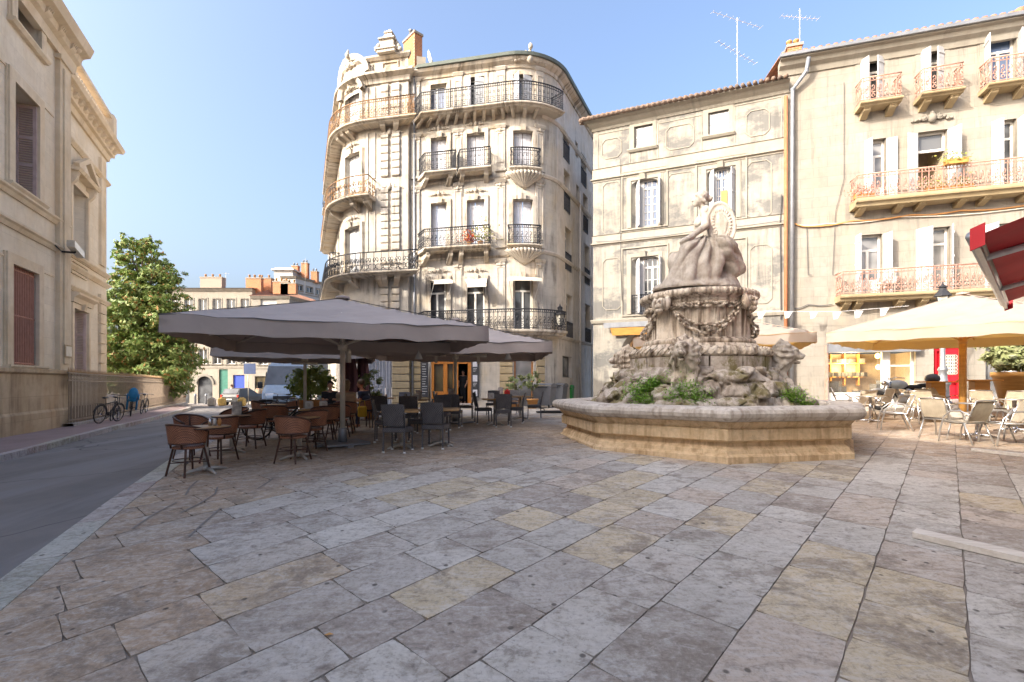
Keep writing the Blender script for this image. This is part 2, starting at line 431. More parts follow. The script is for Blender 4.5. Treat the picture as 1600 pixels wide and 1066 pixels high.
M['iron'] = simple('black_wrought_iron', (.035, .035, .04), .55, .3)
M['iron_rust'] = pm('rusty_wrought_iron', (.14, .10, .075), (.33, .17, .06), 5, .8, .2, .1)
M['iron_red'] = pm('red_oxide_iron', (.44, .26, .21), (.36, .19, .13), 6, .75, .15)
M['shut_w'] = pm('white_painted_shutter', (0.493, 0.501, 0.510), (0.425, 0.429, 0.433), 5, .6, .1, dirt=(.45, .43, .4), dirt_amt=.35)
M['shut_g'] = pm('pale_grey_shutter', (.54, .54, .57), (.45, .45, .48), 5, .6, .1, dirt=(.4, .38, .36), dirt_amt=.3)
M['shut_l'] = pm('faded_lilac_shutter', (0.580, 0.435, 0.392), (0.478, 0.341, 0.290), 5, .65, .1)
M['frame_w'] = pm('white_window_paint', (.68, .66, .62), (.6, .58, .54), 6, .5, .05)
M['frame_g'] = simple('dark_frame_paint', (.10, .10, .10), .5)
def glass(name, c, sp=.5, r=.04, c2=None):
    t = NT(name); n = t.noise(t.co('Object'), .9, 2); t.base(t.mix(t.ramp(n, .4, .6), c, c2 or tuple(x * .5 for x in c)))
    t.b.inputs['Roughness'].default_value = r; t.b.inputs['Specular IOR Level'].default_value = sp; t.b.inputs['IOR'].default_value = 1.5
    t.bump(t.noise(t.co('Object'), 1.3, 2), .04, .03); return t.m
M['glass'] = glass('window_glass', (.10, .105, .11), .8, c2=(.03, .032, .036))
M['glass_curtain'] = glass('window_glass_over_curtain', (.30, .29, .28), .8, c2=(.12, .12, .12))
M['glass_warm'] = glass('shop_glass', (.13, .10, .055), .7, c2=(.06, .05, .035))
M['glass_blue'] = glass('blue_window_glass', (.075, .11, .19), 1.0, c2=(.05, .075, .14))
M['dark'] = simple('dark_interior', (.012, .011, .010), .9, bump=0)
M['beige_in'] = simple('beige_interior', (.42, .34, .24), .9, bump=0)
def tiles(name, c1, c2):
    t = NT(name); co = t.co('UV'); w = t.new('ShaderNodeTexWave'); t.lk(co, w.inputs['Vector']); w.inputs['Scale'].default_value = 1.4; w.inputs['Distortion'].default_value = .3
    n = t.noise(co, 4, 5); t.base(t.mix(t.ramp(n, .35, .65), c1, c2)); t.bump(w.outputs['Fac'], .8, .05); t.b.inputs['Roughness'].default_value = .85; return t.m
M['tile'] = pm('terracotta_tile', (.38, .17, .085), (.26, .13, .08), 4, .85, .3, dirt=(.14, .11, .08))
M['tile_dk'] = pm('weathered_tile', (.20, .13, .09), (.12, .095, .08), 4, .85, .3)
M['zinc'] = pm('zinc_sheet', (.33, .34, .36), (.24, .25, .27), 3, .5, .05, .6)
M['zinc_gr'] = pm('greenish_zinc', (.15, .17, .15), (.11, .13, .115), 3, .5, .05, .4)
M['pipe_rust'] = pm('rusted_pipe', (.40, .16, .07), (.28, .11, .05), 5, .8, .2)
def brickm(name, c1, c2, mo, s=1.0):
    t = NT(name); br = t.new('ShaderNodeTexBrick'); sx = t.new('ShaderNodeSeparateXYZ'); t.lk(t.co('Object'), sx.inputs[0]); cx = t.new('ShaderNodeCombineXYZ'); t.lk(t.math('ADD', sx.outputs[0], sx.outputs[1]), cx.inputs[0]); t.lk(sx.outputs[2], cx.inputs[1]); t.lk(cx.outputs[0], br.inputs['Vector']); br.inputs['Scale'].default_value = 4 * s
    br.inputs['Color1'].default_value = (*c1, 1); br.inputs['Color2'].default_value = (*c2, 1); br.inputs['Mortar'].default_value = (*mo, 1); br.inputs['Mortar Size'].default_value = .03
    t.base(br.outputs['Color']); t.b.inputs['Roughness'].default_value = .85; t.bump(t.noise(t.co('Object'), 20), .3, .02); return t.m
M['brick'] = brickm('orange_chimney_brick', (.50, .17, .05), (.38, .12, .04), (.36, .25, .17), .7)
M['asphalt'] = None
def ground_mats():
    t = NT('asphalt'); co = t.co('World'); n = t.noise(co, 90, 3, .6); b = t.noise(co, .5, 6, .65)
    mp = t.new('ShaderNodeMapping'); t.lk(co, mp.inputs[0]); mp.inputs['Rotation'].default_value = (0, 0, rad(-24)); mp.inputs['Scale'].default_value = (1.3, .14, 1)
    l = t.noise(mp.outputs[0], 1.0, 5, .6)
    c = t.mix(t.ramp(b, .35, .65), (.235, .21, .192), (.16, .144, .133)); c = t.mix(t.ramp(l, .44, .58, 0, .85), c, (.25, .235, .225)); c = t.mix(t.ramp(n, .5, .72, 0, .5), c, (.21, .2, .195))
    cr = t.new('ShaderNodeTexVoronoi', feature='DISTANCE_TO_EDGE'); cn = t.new('ShaderNodeVectorMath', operation='ADD'); t.lk(co, cn.inputs[0]); nn = t.new('ShaderNodeTexNoise'); t.lk(co, nn.inputs['Vector']); nn.inputs['Scale'].default_value = 1.2; t.lk(nn.outputs['Color'], cn.inputs[1]); t.lk(cn.outputs[0], cr.inputs['Vector']); cr.inputs['Scale'].default_value = .3
    c = t.mix(t.ramp(cr.outputs['Distance'], .0, .007, .75, 0), c, (.02, .02, .02))
    t.base(c); t.b.inputs['Roughness'].default_value = .82; t.bump(n, .5, .01); M['asphalt'] = t.m
    t = NT('mortar_and_grit'); co = t.co('World'); n = t.noise(co, 40, 4); b = t.noise(co, 1.1, 5)
    t.base(t.mix(t.ramp(b, .35, .65), t.mix(n, (.36, .30, .25), (.26, .215, .175)), (.22, .185, .155))); t.b.inputs['Roughness'].default_value = .95; t.bump(n, .5, .02); M['mortar'] = t.m
    t = NT('pink_tarmac'); co = t.co('World'); n = t.noise(co, 60, 3); b = t.noise(co, .8, 5)
    t.base(t.mix(t.ramp(n, .45, .75, 0, .5), t.mix(t.ramp(b, .35, .65), (.30, .215, .205), (.23, .165, .155)), (.36, .29, .26))); t.b.inputs['Roughness'].default_value = .9; t.bump(n, .4, .01); M['pink'] = t.m
    t = NT('pale_street'); co = t.co('World'); n = t.noise(co, 30, 3); b = t.noise(co, .5, 5)
    t.base(t.mix(t.ramp(b, .35, .65), (.28, .25, .22), (.2, .18, .165))); t.b.inputs['Roughness'].default_value = .9; t.bump(n, .3, .01); M['pale'] = t.m
    # worn limestone slabs: the tone attribute holds each slab's own stone colour
    t = NT('worn_paving_slab'); co = t.co('World'); at = t.new('ShaderNodeAttribute', attribute_name='tone'); sep = t.new('ShaderNodeSeparateColor'); t.lk(at.outputs['Color'], sep.inputs[0])
    off = t.new('ShaderNodeVectorMath', operation='ADD'); t.lk(co, off.inputs[0])
    cm = t.new('ShaderNodeCombineXYZ'); k = t.math('MULTIPLY', at.outputs['Alpha'], 37.0); t.lk(k, cm.inputs[0]); t.lk(t.math('MULTIPLY', at.outputs['Alpha'], 91.0), cm.inputs[1]); t.lk(cm.outputs[0], off.inputs[1]); o = off.outputs[0]
    def mp(sc, r):
        m = t.new('ShaderNodeMapping'); t.lk(o, m.inputs[0]); m.inputs['Scale'].default_value = sc; m.inputs['Rotation'].default_value = (0, 0, r); return m.outputs[0]
    n0 = t.noise(o, 1.6, 6, .7, .5); n1 = t.noise(mp((2.2, 5.0, 1), rad(20)), 1.5, 7, .72, 1.0); n2 = t.noise(o, 26, 6, .78); n3 = t.noise(co, .35, 5, .6)
    c = at.outputs['Color']
    c = t.mix(t.ramp(n1, .46, .62, 0, .85), c, t.mix(.35, at.outputs['Color'], (.66, .63, .595)))
    c = t.mix(t.ramp(n0, .51, .62, 0, .7), c, (.22, .175, .135)); nq = t.noise(mp((1.2, 3.0, 1), rad(45)), 2.6, 7, .75, 1.2); c = t.mix(t.ramp(nq, .53, .64, 0, .6), c, (.17, .14, .115)); c = t.mix(t.ramp(nq, .46, .37, 0, .5), c, (.62, .59, .55))
    c = t.mix(t.ramp(n2, .52, .66, 0, .55), c, (.16, .13, .105)); c = t.mix(t.ramp(n2, .48, .34, 0, .35), c, (.68, .64, .58)); n4 = t.noise(o, 9, 5, .75, .6); c = t.mix(t.ramp(n4, .53, .68, 0, .4), c, (.20, .16, .125)); c = t.mix(t.ramp(n4, .46, .34, 0, .28), c, (.66, .62, .56))
    v = t.new('ShaderNodeTexVoronoi'); t.lk(o, v.inputs['Vector']); v.inputs['Scale'].default_value = 7.0
    gate = t.ramp(t.noise(o, 3.0, 2), .5, .58); sp = t.math('MULTIPLY', t.ramp(v.outputs['Distance'], .10, .17, 1, 0), gate); c = t.mix(t.math('MULTIPLY', sp, .8), c, (.055, .047, .04))
    c = t.mix(t.ramp(n3, .45, .65, 0, .25), c, (.22, .18, .15))
    t.base(c); t.b.inputs['Roughness'].default_value = .78; t.b.inputs['Specular IOR Level'].default_value = .35
    h = t.math('SUBTRACT', t.math('ADD', t.math('MULTIPLY', n1, .9), t.math('MULTIPLY', n2, .35)), t.math('MULTIPLY', sp, .6)); t.bump(h, .55, .018); M['slab'] = t.m
ground_mats()
M['kerb'] = sculpt_stone('kerb_stone', (.50, .46, .42), (.40, .365, .33), (.22, .19, .16), .5)
M['canopy'] = pm('taupe_canvas', (.165, .160, .165), (.145, .14, .143), 2.5, .8, .12, vec=(1, 1, 1))
M['canopy_cr'] = pm('cream_canvas', (.72, .64, .52), (.66, .57, .45), 1.5, .8, .1)
M['orange_wood'] = pm('honey_wood', (.55, .29, .075), (.44, .21, .05), 3, .5, .1, vec=(1, 1, 6))
M['door_wood'] = pm('orange_varnished_wood', (.52, .20, .035), (.40, .14, .025), 4, .4, .08, vec=(6, 6, 1))
M['pole'] = pm('painted_pole', (.66, .60, .50), (.56, .51, .42), 5, .4, .05, .1)
M['rattan'] = None; M['wicker'] = None
def weave(name, c1, c2, sc, rough=.55):
    t = NT(name); co = t.co('Object', (sc, sc, sc)); c = t.new('ShaderNodeTexChecker'); t.lk(co, c.inputs['Vector']); c.inputs['Scale'].default_value = 1.0
    n = t.noise(co, .15, 3); x = t.mix(c.outputs['Fac'], c1, c2); t.base(t.mix(t.ramp(n, .3, .7, 0, .4), x, tuple(q * .5 for q in c2))); t.b.inputs['Roughness'].default_value = rough; t.bump(c.outputs['Fac'], .5, .004); return t.m
M['rattan'] = weave('brown_rattan_weave', (.46, .20, .105), (.20, .085, .05), 55)
M['wicker'] = weave('grey_wicker_weave', (.17, .16, .165), (.06, .056, .06), 55)
M['sling'] = weave('beige_sling_weave', (.46, .39, .29), (.36, .30, .22), 60)
M['bamboo'] = pm('dark_bamboo', (.085, .035, .02), (.05, .022, .014), 9, .4, .1)
M['blackmetal'] = simple('black_metal', (.02, .02, .022), .45)
M['alu'] = pm('brushed_aluminium', (.60, .59, .57), (.5, .49, .47), 6, .3, .03, .8)
M['tablewood'] = pm('pale_table_wood', (.52, .32, .15), (.42, .25, .11), 2.5, .45, .08, vec=(1, 8, 1))
M['tablebase'] = pm('cast_table_base', (.50, .47, .42), (.42, .39, .35), 6, .45, .05, .3)
M['whiteplastic'] = simple('white_plastic', (.75, .74, .72), .5)
M['menu'] = pm('printed_card', (.65, .62, .58), (.3, .28, .27), 14, .6, 0)
M['bin_grey'] = pm('grey_bin_plastic', (.145, .15, .165), (.115, .12, .13), 4, .5, .05)
M['bin_green'] = pm('green_bin_plastic', (.035, .30, .055), (.03, .24, .045), 4, .5, .05)
M['tyre'] = simple('black_rubber', (.018, .018, .018), .8)
M['chrome'] = simple('chrome', (.65, .65, .66), .18, 1.0, bump=0)
M['skin'] = pm('skin', (.50, .26, .16), (.44, .22, .13), 12, .5, .02)
M['skin_tan'] = pm('tanned_skin', (.46, .20, .10), (.40, .165, .085), 12, .5, .02)
M['hair_br'] = pm('brown_hair', (.14, .085, .04), (.09, .05, .025), 25, .5, .2)
M['hair_bl'] = pm('fair_hair', (.30, .21, .10), (.2, .13, .06), 25, .5, .2)
M['hair_dk'] = pm('black_hair', (.02, .016, .013), (.012, .01, .009), 25, .45, .2)
M['shirt_be'] = pm('beige_cotton', (.52, .40, .28), (.45, .34, .235), 7, .85, .1)
M['shirt_nv'] = pm('navy_cotton', (.035, .045, .085), (.028, .036, .07), 7, .85, .1)
M['shirt_bk'] = pm('black_cotton', (.018, .017, .018), (.012, .012, .013), 7, .85, .1)
M['jeans'] = pm('denim', (.06, .08, .14), (.045, .06, .11), 9, .85, .1)
M['yellow'] = pm('yellow_cotton', (.65, .42, .03), (.55, .35, .03), 8, .8, .1)
M['red'] = pm('red_door_paint', (.60, .012, .025), (.50, .01, .02), 3, .35, .03)
M['redcloth'] = pm('red_awning_canvas', (.50, .012, .022), (.38, .01, .018), 1.5, .7, .1)
M['redplastic'] = simple('red_plastic', (.55, .02, .02), .4)
M['maroon'] = pm('maroon_canvas', (.13, .05, .055), (.09, .035, .04), 4, .85, .1)
M['blue_seat'] = simple('blue_child_seat', (.02, .22, .42), .45)
M['slate'] = pm('slate_board', (.03, .03, .035), (.05, .05, .055), 8, .7, .05)
M['chalk'] = pm('chalk_marks', (.5, .5, .5), (.3, .3, .3), 20, .9, 0)
M['paper'] = simple('pinned_paper', (.62, .62, .66), .8)
M['terra'] = pm('terracotta_pot', (.50, .25, .085), (.42, .19, .06), 3, .75, .15, dirt=(.3, .2, .1))
M['bark'] = pm('bark', (.13, .10, .075), (.085, .065, .05), 9, .9, .4, vec=(1, 1, .3))
def leaf(name, c1, c2, c3=None, rough=.5):
    t = NT(name); g = t.new('ShaderNodeNewGeometry'); r = g.outputs['Random Per Island']; c = t.mix(r, c1, c2)
    if c3: c = t.mix(t.ramp(r, .88, .93), c, c3)
    t.base(c); t.b.inputs['Roughness'].default_value = rough
    tr = t.new('ShaderNodeBsdfTranslucent'); t.lk(c, tr.inputs[0]); ms = t.new('ShaderNodeMixShader'); ms.inputs[0].default_value = .25
    t.lk(t.b.outputs[0], ms.inputs[1]); t.lk(tr.outputs[0], ms.inputs[2]); t.lk(ms.outputs[0], t.n['Material Output'].inputs[0]); return t.m
M['magnolia'] = leaf('magnolia_leaf', (.13, .22, .045), (.27, .31, .09), (.36, .19, .06), .6)
M['olive'] = leaf('olive_leaf', (.2, .26, .09), (.3, .32, .16))
M['lime'] = leaf('bright_leaf', (.24, .33, .06), (.36, .40, .10))
M['fern'] = leaf('fern_leaf', (.16, .33, .035), (.26, .42, .06))
M['bamb'] = leaf('pale_bamboo_leaf', (.23, .27, .10), (.33, .33, .17))
M['flower'] = leaf('red_flowers', (.55, .06, .02), (.6, .16, .03))
M['yflower'] = leaf('yellow_green_leaves', (.33, .31, .06), (.2, .24, .06))
M['soil'] = simple('soil', (.06, .04, .03), .95)
M['plank'] = pm('weathered_plank', (0.726, 0.682, 0.616), (0.572, 0.517, 0.451), 3, .8, .25, vec=(.6, 6, 6))
M['van'] = simple('pale_blue_van_paint', (.42, .52, .62), .35, bump=0, coat=.5)
M['carpaint'] = simple('dark_car_paint', (.045, .045, .05), .5, bump=0, coat=.1)
M['lightred'] = simple('rear_lamp_lens', (.5, .03, .02), .3, bump=0)
M['greendoor'] = pm('green_painted_door', (.03, .17, .12), (.02, .12, .085), 5, .5, .05)
M['blueshut'] = simple('blue_shop_shutter', (.02, .06, .45), .5)
M['purple'] = simple('purple_shop_sign', (.22, .03, .34), .5)
M['bluesign'] = simple('dark_blue_sign', (.06, .09, .20), .5)
M['lampglass'] = glass('lantern_glass', (.5, .48, .42), .5, .1, (.4, .38, .33))
def watermat():
    t = NT('fountain_water'); t.base((.10, .13, .13)); t.b.inputs['Roughness'].default_value = .04; t.b.inputs['Specular IOR Level'].default_value = .6
    t.bump(t.noise(t.co('World'), 9, 3), .25, .02); return t.m
M['water'] = watermat()
M['yellowstone'] = pm('yellow_traffic_block', (.55, .38, .12), (.45, .3, .1), 6, .8, .1)
M['bg_people'] = simple('pale_cotton', (.6, .57, .55), .85)
M['bulb'] = simple('lit_bulb', (1, .8, .4), .5, bump=0); M['bulb'].node_tree.nodes['Principled BSDF'].inputs['Emission Color'].default_value = (1, .55, .12, 1); M['bulb'].node_tree.nodes['Principled BSDF'].inputs['Emission Strength'].default_value = 6
M['red_bars'] = pm('red_brown_iron_bars', (.40, .19, .13), (.32, .15, .10), 6, .7, .1)
M['brown_in'] = pm('brown_inner_shutter', (.22, .12, .085), (.16, .085, .06), 5, .8, .1)
# ---------------------------------------------------------------- building kit
def framebox(mb, fac, u, hinge_o, d, n, z0, z1): pass
def leafpanel(mb, fac, uh, sgn, th, w, z0, z1, o=.03, planks=3, t=.035):
    """one shutter leaf hinged at uh, opened th degrees from closed"""
    T, N = fac.T(uh), fac.N(uh); base = fac.at(uh, o, z0); a = rad(th)
    d = T * (sgn * math.cos(a)) + N * math.sin(a); q = N * math.cos(a) - T * (sgn * math.sin(a)); pw = w / planks
    for i in range(planks): mb.obox(base + d * (i * pw + .004), d * (pw - .008), q * t, Vector((0, 0, z1 - z0)))
    for zz in (.12, .5, .86):
        mb.obox(base + d * .01 + q * (t + .001) + Vector((0, 0, (z1 - z0) * zz)), d * (w - .02), q * .02, Vector((0, 0, .07)))
def window(fac, bld, q, kind='french', o=-.2, pane='glass', fmat='frame_w', smat='shut_w', rows=0, trans=.78, cols=2, open_deg=(150, 150), leaves=2, planks=3, low=0.0, so=None):
    a, b, c, d = q[:4]; ah = q[4] if len(q) > 4 else 0; w = None; h = d - c
    if kind in ('french', 'open', 'ajar'):
        m = MB(); fw = .07
        fbox(m, fac, a, a + fw, o - .07, o, c, d); fbox(m, fac, b - fw, b, o - .07, o, c, d); fbox(m, fac, a + fw, b - fw, o - .07, o, d - fw, d); fbox(m, fac, a + fw, b - fw, o - .07, o, c, c + fw * 1.3)
        zt = c + h * trans
        if trans < 1: fbox(m, fac, a + fw, b - fw, o - .06, o + .012, zt, zt + .09)
        top = zt if trans < 1 else d - fw
        for k in range(1, cols):
            u = a + (b - a) * k / cols; fbox(m, fac, u - .05, u + .05, o - .06, o + .008, c + fw, top)
            if trans < 1 and rows: fbox(m, fac, u - .018, u + .018, o - .05, o - .004, top + .09, d - fw)
        if low: fbox(m, fac, a + fw, b - fw, o - .055, o - .012, c + fw, c + low)
        for k in range(1, rows): fbox(m, fac, a + fw, b - fw, o - .05, o - .004, c + (top - c) * k / rows - .014, c + (top - c) * k / rows + .014)
        if rows:
            for k in range(cols):
                u = a + (b - a) * (k + .5) / cols; fbox(m, fac, u - .014, u + .014, o - .05, o - .006, c + fw, d - fw)
        w = m.build('window', M[fmat], bld)
        g = MB(); fbox(g, fac, a + .03, b - .03, o - .042, o - .03, c + .04, d - .04); g.build('pane', M[pane], w)
    if kind in ('closed', 'ajar'):
        oo = (o + .09 if kind == 'ajar' else o) if so is None else so; n = leaves
        for k in range(n):
            m = MB(); u0 = a + (b - a) * k / n + .012; u1 = a + (b - a) * (k + 1) / n - .012; pw = (u1 - u0) / planks
            for i in range(planks): fbox(m, fac, u0 + i * pw + .006, u0 + (i + 1) * pw - .006, oo - .04, oo, c + .02, d - .02)
            for zz in (.1, .5, .88): fbox(m, fac, u0 + .01, u1 - .01, oo + .001, oo + .022, c + h * zz, c + h * zz + .07)
            m.build('shutter', M[smat], bld)
    if kind == 'open':
        for k, (u, s) in enumerate(((a, 1), (b, -1))):
            if open_deg[k] is None: continue
            m = MB(); leafpanel(m, fac, u - s * .02, s, open_deg[k], (b - a) / 2, c + .03, d - .03, .03, planks); m.build('shutter', M[smat], bld)
    return w
def surround(mb, fac, q, w=.2, p=.07, sill=True, lintel=.0, key=False):
    a, b, c, d = q[:4]
    fbox(mb, fac, a - w, a, -.04, p, c, d); fbox(mb, fac, b, b + w, -.04, p, c, d); fbox(mb, fac, a - w, b + w, -.04, p, d, d + w)
    fbox(mb, fac, a - w - .05, a - w, -.04, p * .5, c, d + w); fbox(mb, fac, b + w, b + w + .05, -.04, p * .5, c, d + w)
    if sill: fprof(mb, fac, a - w - .08, b + w + .08, [(-.04, c - .14), (p + .03, c - .14), (p + .1, c - .05), (p + .1, c - .002), (-.04, c - .002)])
    if lintel: fprof(mb, fac, a - w - .12, b + w + .12, [(-.04, d + w + .02), (p + .05, d + w + .02), (p + .08, d + w + lintel * .5), (p + .22, d + w + lintel * .8), (p + .22, d + w + lintel), (-.04, d + w + lintel)])
    if key:
        u = (a + b) / 2; fprof(mb, fac, u - .12, u + .12, [(-.04, d - .02), (p + .09, d - .02), (p + .15, d + w + .06), (-.04, d + w + .06)])
def ornament(mb, fac, u, z, w, h, p=.1, seed=0):
    r = random.Random(seed)
    for s in (-1, 1):
        pts = []
        for i in range(13):
            t = i / 12; an = pi * .5 + t * 4.2; rr = .20 * h * (1 - t * .72)
            pts.append(fac.at(u + s * (w * .22 + rr * math.cos(an) * 1.2), p * .55 + .03 * t, z + rr * math.sin(an)))
        mb.tube(pts, [.05 * h * (1 - .5 * i / 12) + .012 for i in range(13)], 5)
        for k in range(4):
            t = k / 3; c = fac.at(u + s * w * (.2 + .3 * t), p * .5, z - h * .12 * t + r.uniform(-.05, .05) * h); mb.sphere(c, h * (.15 - .07 * t), (1, 1, .8), 7, 5)
    mb.sphere(fac.at(u, p * .6, z), h * .22, (1, 1, 1.25), 9, 6); mb.sphere(fac.at(u, p * .8, z + h * .25), h * .12, (1, 1, 1), 7, 5)
def console(fac, u, z, w, hgt, proj, name, mat, parent):
    prof = [(-.03, z)] + [(proj * (1 - .12 * t) , z - hgt * .22 * t) for t in (0, 1)] + [(proj * (.88 - .78 * (t ** 1.5)) + .06 * math.sin(t * pi * 2) * proj, z - hgt * (.22 + .78 * t)) for t in (.15, .3, .45, .6, .75, .9, 1)] + [(-.03, z - hgt)]
    m = MB(); fprof(m, fac, u - w / 2, u + w / 2, prof)
    for s in (-.3, .0, .3): fprof(m, fac, u + s * w - .02, u + s * w + .02, [(proj * .5, z - .03), (proj + .02, z - .03), (proj * .92, z - hgt * .24), (proj * .5, z - hgt * .4)])
    return m.build(name, mat, parent)
def rail(mb, pts, h, sp=.11, style=0, r=.0155):
    """wrought-iron railing on a chain of base points"""
    Z = Vector((0, 0, 1)); top = [p + Z * h for p in pts]
    mb.tube(top, .032, 5); mb.tube([p + Z * .07 for p in pts], .02, 4)
    if style != 3: mb.tube([p + Z * (h - .15) for p in pts], .011, 4)
    if style in (1, 2): mb.tube([p + Z * (h * .36) for p in pts], .010, 4)
    n = 0
    for i in range(len(pts) - 1):
        a, b = pts[i], pts[i + 1]; L = (b - a).length
        if L < .02: continue
        k = max(1, round(L / sp)); d = (b - a).normalized()
        for j in range(k):
            c = a + d * (L * (j + .5) / k); n += 1
            big = L / k
            if style in (0, 2): mb.bar(c + Z * .02, c + Z * h, r)
            elif style == 1 and n % 2: mb.bar(c + Z * .02, c + Z * h, r)
            elif style == 3 and n % 2: mb.bar(c + Z * .02, c + Z * h, r)
            if style != 3: mb.ring(c + Z * (h - .075) + d * big * .5, min(.06, big * .5), .013, d, Z, 8, 3)
            if style == 1 and n % 2 == 0:
                for s, zc in ((1, .55), (-1, .42)):
                    mb.tube([c + d * (s * .045 * math.cos(t)) + Z * (h * zc + .1 * math.sin(t) * s) for t in np.linspace(-pi * .6, pi * .9, 8)], .017, 3, cap=False)
                mb.ring(c + Z * h * .22, .055, .016, d, Z, 8, 3)
            if style == 2 and n % 2: mb.ring(c + Z * h * .22 + d * big * .5, .06, .015, d, Z, 8, 3); mb.ring(c + Z * h * .60 + d * big * .5, .05, .013, d, Z, 8, 3)
            if style == 3:
                s = 1 if n % 2 else -1
                sp_ = [c + d * (s * (.02 + .11 * (1 - t / 9) * math.cos(t * .75))) + Z * (h * .56 + (.17 * (1 - t / 11)) * math.sin(t * .75)) for t in range(10)]
                mb.tube(sp_, .021, 3, cap=False)
                mb.tube([c + d * (s * .1 * math.cos(t)) + Z * (h * .25 + .12 * math.sin(t)) for t in np.linspace(-1.9, 2.2, 9)], .02, 3, cap=False)
    for p in (pts[0], pts[-1]): mb.bar(p, p + Z * h, .018)
def balcony(fac, bld, a, b, z, proj=.75, rh=1.0, iron='iron', smat='stone_ct', t=.15, cons=(), style=0, ends=True, sp=.11, ch=.4, cw=.24, wall_o=0.0):
    m = MB(); e = proj
    fprof(m, fac, a - .05, b + .05, [(wall_o - .03, z - t), (e * .78, z - t), (e * .86, z - t * .55), (e - .02, z - t * .5), (e, z - t * .32), (e, z), (wall_o - .03, z)])
    bal = m.build('balcony', M[smat], bld)
    pts = []
    if ends: pts.append(fac.at(a, wall_o, z))
    pts += [fac.at(u, e - .07, z) for u in fac.span(a, b)]
    if ends: pts.append(fac.at(b, wall_o, z))
    r = MB(); rail(r, pts, rh, sp, style); r.build('railing', M[iron], bal)
    for u in cons: console(fac, u, z - t, cw, ch, proj * .75, 'bracket', M[smat], bal)
    return bal
def panelframe(mb, fac, q, w=.05, p=.035, notch=.0):
    a, b, c, d = q[:4]
    if not notch:
        fbox(mb, fac, a, b, -.02, p, c, c + w); fbox(mb, fac, a, b, -.02, p, d - w, d); fbox(mb, fac, a, a + w, -.02, p - .004, c + w, d - w); fbox(mb, fac, b - w, b, -.02, p - .004, c + w, d - w); return
    n = notch; pts = [(a + n, c), (b - n, c), (b, c + n), (b, d - n), (b - n, d), (a + n, d), (a, d - n), (a, c + n)]
    mb.tube([fac.at(u, p * .4, z) for u, z in pts], w * .55, 4, closed=True)
def roofcap(name, mat, pts, z, parent, drop=None):
    m = MB(); m.face([(p[0], p[1], z) for p in pts]); return m.build(name, mat, parent)
def gutter_pipe(bld, pts, r, mat, name='downpipe'):
    m = MB(); m.tube(pts, r, 8)
    for p in pts[1:-1]: m.sphere(p, r * 1.25, (1, 1, 1), 8, 4)
    return m.build(name, M[mat], bld)
def chimney(parent, base, d, h, rz, mat='brick', pots=2, pot='terra'):
    m = MB(); m.box(Vector(base) + Vector((0, 0, h / 2)), (d[0], d[1], h), rz); c = m.build('chimney', M[mat], parent)
    k = MB(); k.box(Vector(base) + Vector((0, 0, h + .06)), (d[0] + .1, d[1] + .1, .12), rz); k.build('chimney_cap', M['stone_far'], c)
    for i in range(pots):
        q = MB(); off = Matrix.Rotation(rz, 3, 'Z') @ Vector(((i + .5) / pots * d[0] - d[0] / 2, 0, 0)); q.lathe([(.12, 0), (.1, .3), (.13, .32), (.13, .38)], 8, Vector(base) + off + Vector((0, 0, h + .12))); q.build('chimney_pot', M[pot], c)
    return c
def antenna(name, label, base, h, n, L, ang, group=None, tilt=0.0):
    t = thing(name, label, 'antenna', base, 0, group); m = MB(); m.tube([(0, 0, 0), (0, 0, h)], .018, 6); m.build('mast', M['pole'], t, True)
    for k, (zz, ln) in enumerate(n):
        b = MB(); d = Vector((math.cos(ang + k * .2), math.sin(ang + k * .2), tilt)); c = Vector((0, 0, zz)); b.bar(c - d * ln, c + d * ln, .009)
        q = Vector((-d.y, d.x, 0))
        for i in range(9): p = c + d * ln * (i / 4 - 1); b.bar(p - q * L, p + q * L, .005)
        b.build('boom', M['pole'], t, True)
    return t

# ================================================================ CENTRE: rounded corner apartment house
V = Vector((1.75, 24.0)); dF = Vector((-.979, .205)); dR = Vector((.428, .904)); dL = Vector((-.40, .916))
J = V + dF * 7.3; Jn = Vector((-.205, -.979))
TL = V + dF * 11.0 + Jn * .28
fc = Facade([TL + dL * 18, TL, J + Jn * .28, J, V, V + dR * 15], [0, 3.3, 0, 0, 2.4, 0])
ctr = thing('apartment_house', 'ornate pale stone apartment house with rounded bow, iron balconies and street-level cafe', 'building', (V.x - 4, V.y + 2, .6))
uJ0 = [u for u, p in zip(fc.u, fc.p) if (p - (J + Jn * .28)).length < 1e-4][0]; uJ1 = [u for u, p in zip(fc.u, fc.p) if (p - J).length < 1e-4][0]
ZG = .35
uC = fc.U(816)
zB1, zB2, zB3, zB4 = fc.Z(fc.U(700), 519), fc.Z(fc.U(700), 392), fc.Z(fc.U(680), 277), fc.Z(fc.U(720), 182)
zTop = fc.Z(fc.U(716), 108)
def zc(px, y0, y1): u = fc.U(px); return fc.Z(u, y1), fc.Z(u, y0)
W = {}
cols = {'A': (672, 698), 'B': (729, 757), 'C': (802, 832)}
for k, (x0, x1) in cols.items():
    for fl, zb, (yt) in ((4, zB4, {'A': 132, 'B': 121, 'C': 117}), (3, zB3, {'A': 216, 'B': 209, 'C': 205}), (2, zB2, {'A': 318, 'B': 313, 'C': 312}), (1, zB1, {'A': 438, 'B': 437, 'C': 434})):
        a, b = fc.U(x0), fc.U(x1); W[k, fl] = (a, b, zb, fc.Z((a + b) / 2, yt[k]))
for fl, zb, yt in ((4, fc.Z(fc.U(552), 206), 143), (3, fc.Z(fc.U(553), 318), 242), (2, fc.Z(fc.U(553), 434), 356)):
    a, b = fc.U(541), fc.U(563.5); W['T', fl] = (a, b, zb, fc.Z((a + b) / 2, yt))
fl_ops = []
